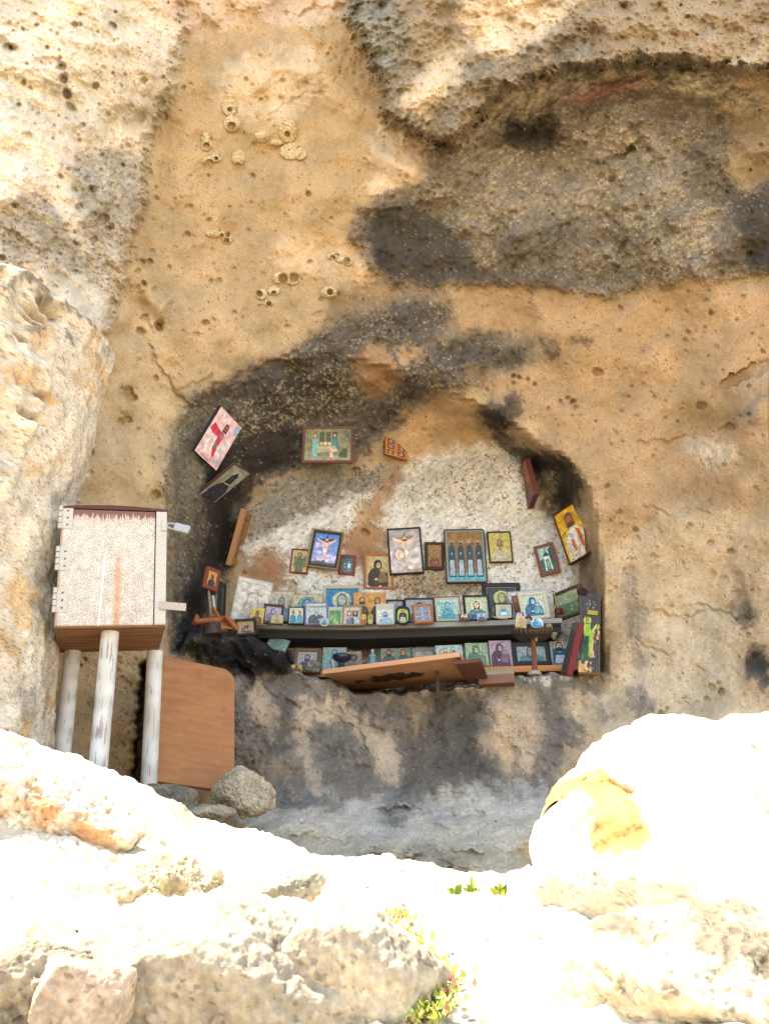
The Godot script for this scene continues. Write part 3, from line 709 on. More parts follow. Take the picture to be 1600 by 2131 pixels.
func build_cave() -> void:
	var u := -700.0
	while u < -1:
		us.append(u)
		u += 35.0
	u = 0.0
	while u <= 1601.0:
		us.append(u)
		u += STEP
	while u < 2300:
		us.append(u)
		u += 35.0
	var v := -450.0
	while v < -1:
		vs.append(v)
		v += 22.5
	v = 0.0
	while v <= 1861.0:
		vs.append(v)
		v += STEP
	while v < 2500:
		vs.append(v)
		v += 45.0
	var nu := us.size()
	var nv := vs.size()
	# colour and relief maps
	var MW := 760
	var MH := 600
	var ox := -700.0
	var oy := -460.0
	var pal := Image.create(MW, MH, false, Image.FORMAT_RGBA8)   # 4 px a cell
	var aux := Image.create(MW, MH, false, Image.FORMAT_RGBA8)
	pal.fill(Color("c09d62"))
	aux.fill(Color(0.08, 0.18, 0.5, 1))
	for r in REGIONS:
		var pts := poly(r[4])
		fill_poly(pal, pts, Color(r[0]), 0.25, 0.25, ox, oy)
		fill_poly(aux, pts, Color(r[1], r[2], 0.5 + r[3] * 0.5, 1), 0.25, 0.25, ox, oy)
	# soft layer heights for the geometry
	var softaux := aux.duplicate() as Image
	softaux.resize(MW / 3, MH / 3, Image.INTERPOLATE_LANCZOS)
	softaux.resize(MW, MH, Image.INTERPOLATE_CUBIC)
	var softpal := pal.duplicate() as Image
	softpal.resize(MW / 8, MH / 8, Image.INTERPOLATE_LANCZOS)
	softpal.resize(MW, MH, Image.INTERPOLATE_CUBIC)
	# smooth shell
	var sp_ := PackedVector2Array()
	var sv := PackedFloat32Array()
	for i in range(0, SHELL.size(), 3):
		sp_.append(Vector2(SHELL[i], SHELL[i + 1]) / 1000.0)
		sv.append(SHELL[i + 2])
	var w := rbf_fit(sp_, sv)
	var CW := 102
	var CH := 102
	var sheet := Image.create(CW, CH, false, Image.FORMAT_RF)   # 30 px a cell
	for j in CH:
		for i in CW:
			sheet.set_pixel(i, j, Color(rbf(sp_, w, Vector2(-715 + 30.0 * i, -465 + 30.0 * j) / 1000.0), 0, 0))
	sheet.resize(CW * 6, CH * 6, Image.INTERPOLATE_CUBIC)   # 5 px a cell, origin -727.5
	# niche profile
	var rim := poly(RIM)
	var back := poly(BACK)
	var NW := 80
	var NH := 64
	var nich := PackedFloat32Array()
	nich.resize(NW * NH)
	for j in NH:
		for i in NW:
			var p := Vector2(320 + 12 * i, 710 + 12 * j)
			var t := 0.0
			if Geometry2D.is_point_in_polygon(p, rim):
				if Geometry2D.is_point_in_polygon(p, back):
					t = 1.0
				else:
					var a := 1e9
					var b := 1e9
					for k in rim.size() - 1:
						a = minf(a, seg_dist(p, rim[k], rim[k + 1]))
					for k in back.size() - 1:
						b = minf(b, seg_dist(p, back[k], back[k + 1]))
					t = a / (a + b)
			nich[j * NW + i] = t
	# raised block and buttress edges
	var blk := Image.create(MW, MH, false, Image.FORMAT_RGBA8)
	blk.fill(Color(0, 0, 0))
	fill_poly(blk, poly([722, -470, 2300, -470, 2300, 150, 1560, 150, 1400, 130, 1200, 140, 1040, 190, 960, 290, 900, 300, 800, 246, 797, 180, 757, 100, 732, 40]), Color(1, 0, 0), 0.25, 0.25, ox, oy)
	fill_poly(blk, poly([-700, -470, 300, -470, 385, 60, 350, 200, 306, 300, 294, 430, 262, 540, 232, 660, 215, 720, -700, 720]), Color(0, 1, 0), 0.25, 0.25, ox, oy)
	blk.resize(MW / 5, MH / 5, Image.INTERPOLATE_LANCZOS)
	blk.resize(MW, MH, Image.INTERPOLATE_CUBIC)
	# holes, lumps and cracks
	var dent := PackedFloat32Array()
	dent.resize(nu * nv)
	var i00 := us.bsearch(0.0)
	var j00 := vs.bsearch(0.0)
	var imax := i00 + 640
	var jmax := j00 + 744
	var holes := []
	for i in range(0, HOLES.size(), 4):
		holes.append([HOLES[i], HOLES[i + 1], HOLES[i + 2], HOLES[i + 3] * 0.001])
	var rng := RandomNumberGenerator.new()
	rng.seed = 77
	for i in 2200:
		var hu := rng.randf_range(5, 1595)
		var hv := rng.randf_range(5, 1600)
		var r := rng.randf_range(2.2, 3.4) if rng.randf() < 0.88 else rng.randf_range(3.4, 5.5)
		holes.append([hu, hv, r, r * rng.randf_range(0.0018, 0.0042)])
	for i in 70:   # the left buttress is pitted more
		var r2 := rng.randf_range(2.4, 7.0)
		holes.append([rng.randf_range(0, 330), rng.randf_range(0, 620), r2, r2 * 0.0035])
	for hq in holes:
		var r: float = hq[2]
		var st_x := rng.randf_range(0.75, 1.25)
		var sk := rng.randf_range(-0.5, 0.5)
		var soft: bool = r > 11.0
		var reach := r * (2.0 if soft else 1.5) * 1.3
		for j in range(maxi(j00, j00 + floori((hq[1] - reach) / STEP)), mini(jmax, j00 + ceili((hq[1] + reach) / STEP) + 1)):
			for i in range(maxi(i00, i00 + floori((hq[0] - reach) / STEP)), mini(imax, i00 + ceili((hq[0] + reach) / STEP) + 1)):
				var dy: float = vs[j] - hq[1]
				var dx: float = (us[i] - hq[0] + sk * dy) * st_x
				var dd := sqrt(dx * dx + dy * dy) / r
				var f := exp(-dd * dd * 1.1) if soft else 1.0 - smooth(0.55, 1.35, dd)
				dent[j * nu + i] += hq[3] * f
	for c in CRACKS:
		var pts := poly(c.slice(2))
		for k in pts.size() - 1:
			var a := pts[k]
			var b := pts[k + 1]
			var lo := a.min(b) - Vector2(28, 28)
			var hi := a.max(b) + Vector2(28, 28)
			for j in range(maxi(j00, j00 + floori(lo.y / STEP)), mini(jmax, j00 + ceili(hi.y / STEP))):
				for i in range(maxi(i00, i00 + floori(lo.x / STEP)), mini(imax, i00 + ceili(hi.x / STEP))):
					var p := Vector2(us[i], vs[j])
					p += Vector2(sin(p.y * 0.31) * 2.0 + sin(p.y * 0.11) * 3.0, sin(p.x * 0.27) * 2.0 + sin(p.x * 0.13) * 3.0)
					var dd := seg_dist(p, a, b)
					if dd < c[0] * 2.2 and dd < 40.0:
						var f: float = c[1] * 0.001 * (1.0 - smooth(0.3, 2.0, dd / c[0]))
						dent[j * nu + i] = maxf(dent[j * nu + i], f)
	# per point
	var big := noise(11, 1.3, 3)
	var mid := noise(12, 5.5, 4)
	var fin := noise(13, 24.0, 4)
	var rid := noise(14, 7.0, 4, FastNoiseLite.TYPE_SIMPLEX_SMOOTH, true)
	var lay := noise(15, 9.0, 4)
	var wu := noise(16, 10.0, 5)
	var wv := noise(17, 10.0, 5)
	var wf := noise(26, 55.0, 3)
	var spk := noise(18, 75.0, 3, FastNoiseLite.TYPE_SIMPLEX)
	var spk2 := noise(19, 30.0, 4, FastNoiseLite.TYPE_SIMPLEX)
	var mot := noise(20, 3.0, 4)
	var P := PackedVector3Array()
	var C := PackedColorArray()
	P.resize(nu * nv)
	C.resize(nu * nv)
	depth_of.resize(nu * nv)
	var grain_pale := lin("d8c6a2")
	var grain_dark := lin("3f342a")
	var rid2 := noise(27, 22.0, 4)
	for j in nv:
		var vv := vs[j]
		for i in nu:
			var uu := us[i]
			# shell depth
			var fx := (uu + 727.5) / 5.0
			var fy := (vv + 477.5) / 5.0
			var ix := clampi(int(fx), 0, CW * 6 - 2)
			var iy := clampi(int(fy), 0, CH * 6 - 2)
			var tx := clampf(fx - ix, 0, 1)
			var ty := clampf(fy - iy, 0, 1)
			var d := lerpf(lerpf(sheet.get_pixel(ix, iy).r, sheet.get_pixel(ix + 1, iy).r, tx), lerpf(sheet.get_pixel(ix, iy + 1).r, sheet.get_pixel(ix + 1, iy + 1).r, tx), ty)
			var inside := 0.0
			if uu > 325 and uu < 1270 and vv > 715 and vv < 1460:
				var gx := (uu - 320.0) / 12.0
				var gy := (vv - 710.0) / 12.0
				var hx := mini(int(gx), NW - 2)
				var hy := mini(int(gy), NH - 2)
				var t := lerpf(lerpf(nich[hy * NW + hx], nich[hy * NW + hx + 1], gx - hx), lerpf(nich[(hy + 1) * NW + hx], nich[(hy + 1) * NW + hx + 1], gx - hx), gy - hy)
				var s := t * t * (3 - 2 * t)
				inside = lerpf(pow(t, 0.62), s, 0.35) * (1.0 - smooth(-4, 5, vv - lip_at(uu) - 2.5 * sin(uu * 0.07) - 2.0 * sin(uu * 0.19)))
				if inside > 0.0:
					d = lerpf(d, 4.30 - 0.12 * pow((uu - 860.0) / 350.0, 2.0) - 0.12 * smooth(1150, 930, vv), inside)
			var r := ray(uu, vv)
			r /= -r.z
			var p := EYE + r * d
			# maps, looked up at a place that wanders with the rock's own grain
			var a1 := wu.get_noise_3dv(p)
			var a2 := wv.get_noise_3dv(p)
			var a3 := wf.get_noise_3dv(p)
			var ru := uu + a1 * 19.0 + a3 * 6.0
			var rv := vv + a2 * 19.0 - a3 * 6.0
			if vv > 1405.0 and vv < 1670.0 and uu > 440.0 and uu < 1290.0:   # soot and pale stone run down the bench in streaks
				rv += 38.0 * lay.get_noise_3d(p.x * 1.6, p.y * 0.25, p.z * 0.5)
			var mx := clampi(int((ru - ox) * 0.25), 0, MW - 1)
			var my := clampi(int((rv - oy) * 0.25), 0, MH - 1)
			var col := pal.get_pixel(mx, my).srgb_to_linear().lerp(softpal.get_pixel(mx, my).srgb_to_linear(), 0.66)
			col = col.lerp(Color(col.g, col.g, col.g), 0.30)
			col *= lerpf(1.25, 1.0, smooth(0.08, 0.3, col.g))
			var ax := aux.get_pixel(mx, my)
			var sx_ := softaux.get_pixel(clampi(int((uu + a1 * 14.0 - ox) * 0.25), 0, MW - 1), clampi(int((vv + a2 * 14.0 - oy) * 0.25), 0, MH - 1))
			var bx := blk.get_pixel(clampi(int((uu + a1 * 16.0 - ox) * 0.25), 0, MW - 1), clampi(int((vv + a2 * 16.0 - oy) * 0.25), 0, MH - 1))
			# relief
			var n_big := big.get_noise_3dv(p)
			var n_mid := mid.get_noise_3dv(p)
			var n_fin := fin.get_noise_3dv(p)
			var rough := sx_.r
			var flat_ := 1.0 - 0.6 * inside
			var off := -0.10 * n_big * flat_ - n_mid * (0.010 + 0.06 * rough) * flat_ - n_fin * (0.0012 + 0.012 * rough)
			off -= rid.get_noise_3d(p.x, p.y * 1.6, p.z) * 0.025 * rough * rough * flat_
			off -= (sx_.b - 0.5) * 0.10
			off -= (ax.b - 0.5) * 0.018   # thin crust edges
			off -= bx.r * 0.26 + bx.g * 0.10
			off += dent[j * nu + i]
			d += off
			depth_of[j * nu + i] = d
			P[j * nu + i] = EYE + r * d
			# colour
			var m := mot.get_noise_3dv(p)
			var k := 1.0 + 0.30 * m + 0.16 * n_mid + 0.16 * n_fin
			col = Color(col.r * k, col.g * (k - 0.05 * m), col.b * (k - 0.10 * m + 0.08 * n_mid))
			var sv1 := spk.get_noise_3dv(p) * 0.62 + spk2.get_noise_3dv(p) * 0.55 + 0.25 * m
			if ax.g > 0.44:   # brushed streaks of soot over the whitewash and the slab
				sv1 += 0.45 * lay.get_noise_3d((p.x * 0.8 + p.y * 0.6) * 0.9, (p.y * 0.8 - p.x * 0.6) * 4.0, p.z)
			var thr := 0.62 - 0.60 * ax.g
			var fleck := smooth(thr, thr + 0.09, sv1)
			if fleck > 0.0:   # pits and flakes: soot grains on the whitewash, pale crumbs on the soot
				col = col.lerp(grain_dark if col.g > 0.25 else grain_pale, fleck * (0.75 if col.g > 0.25 else 0.36))
			if ax.g > 0.38:
				col *= 1.0 + 0.45 * rid2.get_noise_3d((p.x * 0.8 + p.y * 0.6) * 0.7, (p.y * 0.8 - p.x * 0.6) * 1.8, p.z)
			C[j * nu + i] = col.clamp(Color(0.008, 0.008, 0.008), Color(0.85, 0.85, 0.85))
	structure("cave_rock", grid_mesh(P, C, nu, nv), rock_mat, "ochre cave wall with sooty niche and weathered ledge")
	# the cliff above the lip, outside the picture: it shades the shrine
	var K := PackedVector3Array()
	var KC := PackedColorArray()
	var rows := 30
	for j in rows:
		for i in range(0, nu, 8):
			var b: Vector3 = P[i]
			var h := (rows - 1 - j) * 0.25
			var z := 0.16 * big.get_noise_3d(b.x, b.y + h, 3.0) * minf(1.0, h) - 0.1 * h
			K.append(b + Vector3(0, h, z))
			KC.append(lin("c9b08a"))
	structure("cliff", grid_mesh(K, KC, (nu + 7) / 8, rows), rock_mat)

# ------------------------------------------------------------ the sunlit rock pillar at the left
func build_pillar() -> void:
	var edge := [1720, 70, 1530, 88, 1480, 92, 1400, 97, 1300, 106, 1200, 112, 1120, 127, 1020, 142, 960, 162, 900, 182, 800, 202, 720, 224, 660, 230, 620, 212, 590, 180, 565, 150]
	var nu := 421
	var nv := 460
	var big := noise(31, 1.8, 3)
	var mid := noise(32, 7.0, 4)
	var fin := noise(33, 30.0, 4)
	var rid := noise(34, 6.0, 4, FastNoiseLite.TYPE_SIMPLEX_SMOOTH, true)
	var mot := noise(35, 4.0, 4)
	var spk := noise(36, 60.0, 3, FastNoiseLite.TYPE_SIMPLEX)
	var P := PackedVector3Array()
	var C := PackedColorArray()
	var holes := [[95, 765, 17.0], [168, 707, 12.0], [172, 735, 7.0], [62, 565, 15.0], [45, 590, 13.0], [35, 610, 12.0], [100, 843, 8.0], [78, 876, 5.0], [10, 1180, 26.0], [2, 800, 14.0], [25, 750, 10.0], [120, 705, 5.0], [15, 660, 8.0], [60, 670, 7.0], [150, 1240, 5.0], [70, 1000, 8.0], [95, 950, 7.0]]
	var hp := []
	for h in holes:
		hp.append([at(h[0], h[1], 2.1), h[2]])
	var ytop := at(100, 532, 2.2).y
	var crust := at(95, 575, 2.25)
	var ybot := 0.0
	for j in nv:
		var t := float(j) / (nv - 1)
		var y := ytop if j == 0 else lerpf(ytop, at(80, 1620, 2.6).y, pow(t, 0.9) / 0.93)
		if t > 0.93:
			y = lerpf(at(80, 1620, 2.6).y, ybot, (t - 0.93) / 0.07)
		# the photograph's right-hand outline at this height
		var e := 0.0
		var xr := 0.0
		var best := 1e9
		for k in range(0, edge.size() - 2, 2):
			var a := at(edge[k + 1], edge[k], 2.6)
			var b := at(edge[k + 3], edge[k + 2], 2.6)
			if (y >= a.y and y <= b.y) or (k == 0 and y < a.y) or (k == edge.size() - 4 and y > b.y):
				xr = lerpf(a.x, b.x, (y - a.y) / (b.y - a.y))
		var R := 0.72
		var cap := sqrt(clampf((ytop - y) / 0.10, 0.0, 1.0))
		for i in nu:
			var a := PI + TAU * i / (nu - 1)   # starts at the back left, runs to the front
			var dir := Vector3(cos(a), 0, -sin(a))
			var c := Vector3(xr - R, y, -2.62)
			var sq := pow(pow(absf(dir.x), 2.6) + pow(absf(dir.z), 2.6), -1.0 / 2.6)
			var p := c + Vector3(dir.x * R * sq, 0, dir.z * 0.30 * sq) * (0.30 + 0.70 * cap if j > 0 else 0.0)
			if j > 0 and dir.z > 0.0:   # the front face slants to a ridge near its right edge and leans back
				var tp := (p.x - (xr - 2 * R)) / (2 * R)
				p.z += dir.z * (0.34 * tp / 0.88 if tp < 0.88 else 0.34 * (1.0 - tp) / 0.12) * cap
				p.z += dir.z * 0.16 * clampf((ytop - y) / 2.0, 0.0, 1.2)
			var n1 := big.get_noise_3dv(p)
			var n2 := mid.get_noise_3dv(p)
			var n3 := fin.get_noise_3dv(p)
			var off := 0.05 * n1 + 0.032 * n2 + 0.008 * n3 + 0.03 * rid.get_noise_3d(p.x, p.y * 0.7, p.z)
			if dir.z > 0.0:
				for h in hp:
					var q2: Vector3 = p - h[0]
					var dd: float = Vector2(q2.x, q2.y).length() / (h[1] * 0.0016)
					if dd < 1.7:
						off -= 0.075 * (1.0 - smooth(0.5, 1.4, dd))
			var edge_keep := 0.35 if dir.x > 0.85 else 1.0
			if j > 0:
				p += dir * off * edge_keep * (0.4 + 0.6 * cap)
				p.y += (0.06 * n2 + 0.07 * n1) * (1.0 - cap) * 1.6
			P.append(p)
			var k := 1.0 + 0.22 * mot.get_noise_3dv(p) + 0.2 * n2 + 0.15 * n3
			var col := lin("e2d5bf").lerp(lin("d6b68a"), smooth(0.12, 0.45, mot.get_noise_3d(p.x + 9, p.y, p.z)))
			col = col.lerp(lin("8d8273"), smooth(0.18, 0.5, mot.get_noise_3d(p.x, p.y + 7, p.z)) * 0.5)
			col = col.lerp(lin("7a7368"), smooth(0.0, 0.25, 0.2 + 0.8 * n2 + 0.4 * n3 - p.distance_to(crust) * 1.6) * 0.85)   # grey lichen crust
			col = col.lerp(lin("54463a"), smooth(0.33, 0.5, spk.get_noise_3dv(p)) * 0.6)
			C.append(Color(col.r * k, col.g * k, col.b * k).clamp(Color(0.01, 0.01, 0.01), Color(0.85, 0.85, 0.85)))
	structure("rock_pillar", grid_mesh(P, C, nu, nv, true), rock_mat, "sunlit cream rock pillar beside the white box")

# ------------------------------------------------------------ the bank of blown-out rock in front
const BANK := [   # u, v, distance
	-500, 1480, 1.9, -200, 1500, 1.9, 0, 1524, 1.9, 60, 1536, 1.9, 120, 1552, 1.9, 180, 1580, 1.92, 250, 1615, 1.95, 330, 1655, 2.0, 400, 1690, 2.02, 480, 1722, 2.05, 560, 1760, 2.08, 650, 1782, 2.1, 750, 1798, 2.1, 850, 1822, 2.1, 930, 1850, 2.1, 1000, 1848, 2.1, 1080, 1842, 2.05, 1160, 1822, 2.0, 1300, 1800, 2.0, 1600, 1800, 2.0, 2000, 1800, 2.0,
	0, 1640, 1.62, 150, 1690, 1.65, 300, 1740, 1.7, 450, 1790, 1.75, 0, 1760, 1.4, 200, 1800, 1.42, -400, 1700, 1.4,
	400, 1850, 1.45, 600, 1850, 1.55, 800, 1880, 1.5, 1000, 1920, 1.4, 1200, 1900, 1.5, 1500, 1900, 1.5, 2000, 1900, 1.4,
	0, 1900, 1.15, 200, 1930, 1.15, 400, 1990, 1.12, 620, 1990, 1.12, 800, 2000, 1.1, 1000, 2030, 1.1, 1300, 2030, 1.1, 1700, 2030, 1.1,
	-300, 2000, 0.98, 0, 2010, 0.98, 150, 2040, 0.97, 900, 2110, 0.95, 1100, 2120, 0.95, 1400, 2120, 0.95, 1800, 2120, 0.9,
	-200, 2200, 0.86, 200, 2230, 0.88, 500, 2230, 0.88, 800, 2230, 0.86, 1200, 2230, 0.84, 1600, 2230, 0.82,
]
var bank_pts := PackedVector2Array()
var bank_w := PackedFloat64Array()

func bank_hit(u: float, v: float) -> float:   # how far off the bank lies behind this pixel
	var d := 0.8
	while d < 2.3:
		var p := at(u, v, d)
		if p.y < bank_y(p.x, p.z) + 0.006:
			return d
		d += 0.01
	return 2.1

func bank_y(x: float, z: float) -> float:
	return rbf(bank_pts, bank_w, Vector2(x, z))

func build_foreground() -> void:
	var vals := PackedFloat32Array()
	for i in range(0, BANK.size(), 3):
		var p := at(BANK[i], BANK[i + 1], BANK[i + 2])
		bank_pts.append(Vector2(p.x, p.z))
		vals.append(p.y)
		if i < 63:   # behind the crest it falls away
			bank_pts.append(Vector2(p.x * 1.12, p.z * 1.12))
			vals.append(p.y - 0.16)
			bank_pts.append(Vector2(p.x * 1.22, p.z * 1.22))
			vals.append(p.y - 0.5)
	for x in [-1.4, -0.7, 0.0, 0.7, 1.4]:
		bank_pts.append(Vector2(x, -0.62))
		vals.append(1.05)
		bank_pts.append(Vector2(x, -0.45))
		vals.append(0.55)
		bank_pts.append(Vector2(x, -0.3))
		vals.append(0.0)
	bank_w = rbf_fit(bank_pts, vals)
	var nu := 470
	var nv := 330
	# coarse sheet, then fine
	var cw := 94
	var ch := 66
	var sheet := PackedFloat32Array()
	sheet.resize((cw + 1) * (ch + 1))
	for j in ch + 1:
		for i in cw + 1:
			sheet[j * (cw + 1) + i] = bank_y(-1.85 + 3.7 * i / cw, -2.62 + 2.3 * j / ch)
	var big := noise(41, 3.0, 3)
	var mid := noise(42, 9.0, 4)
	var fin := noise(43, 40.0, 4)
	var rid := noise(44, 5.0, 4, FastNoiseLite.TYPE_SIMPLEX_SMOOTH, true)
	var mot := noise(45, 4.0, 4)
	var spk := noise(46, 45.0, 3, FastNoiseLite.TYPE_SIMPLEX)
	var P := PackedVector3Array()
	var C := PackedColorArray()
	for j in nv:
		var z := -2.62 + 2.3 * j / (nv - 1)
		for i in nu:
			var x := -1.85 + 3.7 * i / (nu - 1)
			var gx := float(i) / (nu - 1) * cw
			var gy := float(j) / (nv - 1) * ch
			var hx := mini(int(gx), cw - 1)
			var hy := mini(int(gy), ch - 1)
			var a := lerpf(sheet[hy * (cw + 1) + hx], sheet[hy * (cw + 1) + hx + 1], gx - hx)
			var b := lerpf(sheet[(hy + 1) * (cw + 1) + hx], sheet[(hy + 1) * (cw + 1) + hx + 1], gx - hx)
			var y := lerpf(a, b, gy - hy)
			var p := Vector3(x, y, z)
			var n1 := big.get_noise_3dv(p)
			var n2 := mid.get_noise_3dv(p)
			var n3 := fin.get_noise_3dv(p)
			y += 0.026 * n1 + 0.016 * n2 + 0.0035 * n3 + 0.010 * rid.get_noise_3dv(p)
			y -= 0.016 * smooth(0.42, 0.6, spk.get_noise_3dv(p * 0.5))
			P.append(Vector3(x + 0.012 * n2, y, z + 0.012 * n3))
			var k := 1.0 + 0.22 * mot.get_noise_3dv(p) + 0.14 * n2 + 0.10 * n3
			var col := lin("e0d3ba").lerp(lin("d2b084"), smooth(0.15, 0.5, mot.get_noise_3d(p.x + 3, p.y, p.z)) * 0.8)
			col = col.lerp(lin("7f7566"), smooth(0.12, 0.45, mot.get_noise_3d(p.x, p.y + 5, p.z)) * 0.7)
			col = col.lerp(lin("4f453a"), smooth(0.42, 0.52, spk.get_noise_3dv(p)) * 0.7)
			C.append(Color(col.r * k, col.g * k, col.b * k).clamp(Color(0.01, 0.01, 0.01), Color(0.85, 0.85, 0.85)))
	structure("rock_bank", grid_mesh(P, C, nu, nv), rock_mat, "sunlit cream rock bank in front of the shrine")

# ------------------------------------------------------------ the white metal offering box on three pipes
func rust_image() -> Image:
	var w := 220
	var h := 260
	var im := Image.create(w, h, false, Image.FORMAT_RGB8)
	var n := noise(61, 0.35, 3, FastNoiseLite.TYPE_SIMPLEX)
	var n2 := noise(62, 0.03, 4)
	var drip := noise(63, 0.09, 3)
	for y in h:
		for x in w:
			var fx := float(x) / w
			var fy := float(y) / h
			var c := Color("b7b4ab")
			var dens := 0.30 + 0.5 * n2.get_noise_2d(x, y) + 0.10 * smooth(0.45, 0.95, fy) + 0.14 * exp(-pow((fx - 0.78) / 0.09, 2.0)) * smooth(0.3, 0.6, fy)
			var s := n.get_noise_2d(x, y)
			var thr := 0.45 - 0.55 * dens
			c = c.lerp(Color("a3937e"), smooth(thr - 0.10, thr, s) * 0.4)
			c = c.lerp(Color("6a4a36"), smooth(thr, thr + 0.12, s) * 0.8)
			# brown streak below a screw
			var sx := absf(fx - 0.61 - 0.012 * drip.get_noise_2d(0, y * 3.0)) / (0.045 + 0.02 * drip.get_noise_2d(50, y * 2.0))
			c = c.lerp(Color("a5673a"), clampf(1.2 - sx, 0, 1) * smooth(0.28, 0.6, fy) * (0.55 + 0.4 * drip.get_noise_2d(x * 3.0, y * 0.6)))
			# bare rust along the top edge, running down in teeth
			var tooth := 0.055 + 0.05 * drip.get_noise_2d(x * 1.6, 7.0) + 0.03 * drip.get_noise_2d(x * 5.0, 3.0)
			c = c.lerp(Color("5b3a33"), 1.0 - smooth(tooth - 0.006, tooth + 0.010, fy))
			c = c.lerp(Color("7d4f33"), (1.0 - smooth(tooth, tooth + 0.10, fy)) * smooth(-0.1, 0.35, s) * 0.8)
			c = c.lerp(Color("8a5a3a"), (1.0 - smooth(0.0, 0.03, fx)) * 0.6 + smooth(0.985, 1.0, fy) * 0.7)
			# a pale scratch
			if absf(fx - 0.47 + 0.07 * (fy - 0.4)) < 0.006 and fy > 0.38:
				c = c.lerp(Color("e9e9e6"), 0.8)
			im.set_pixel(x, y, c)
	return im

func pipe_image(sd: int, flake: float) -> Image:
	var im := Image.create(96, 256, false, Image.FORMAT_RGB8)
	var n := noise(sd, 0.06, 4)
	var n2 := noise(sd + 1, 0.02, 2)
	for y in 256:
		for x in 96:
			var a := TAU * x / 96.0
			var s := n.get_noise_3d(cos(a) * 60.0, y * 0.22, sin(a) * 60.0)
			var m := n2.get_noise_3d(cos(a) * 15.0, y, sin(a) * 15.0)
			var c := Color("c9c9c6").lerp(Color("b2afa6"), clampf(0.5 + m, 0, 1))
			c = c.lerp(Color("8a827a"), smooth(0.42 - flake * 0.5, 0.5 - flake * 0.5, s + m * 0.35))
			im.set_pixel(x, y, c)
	return im

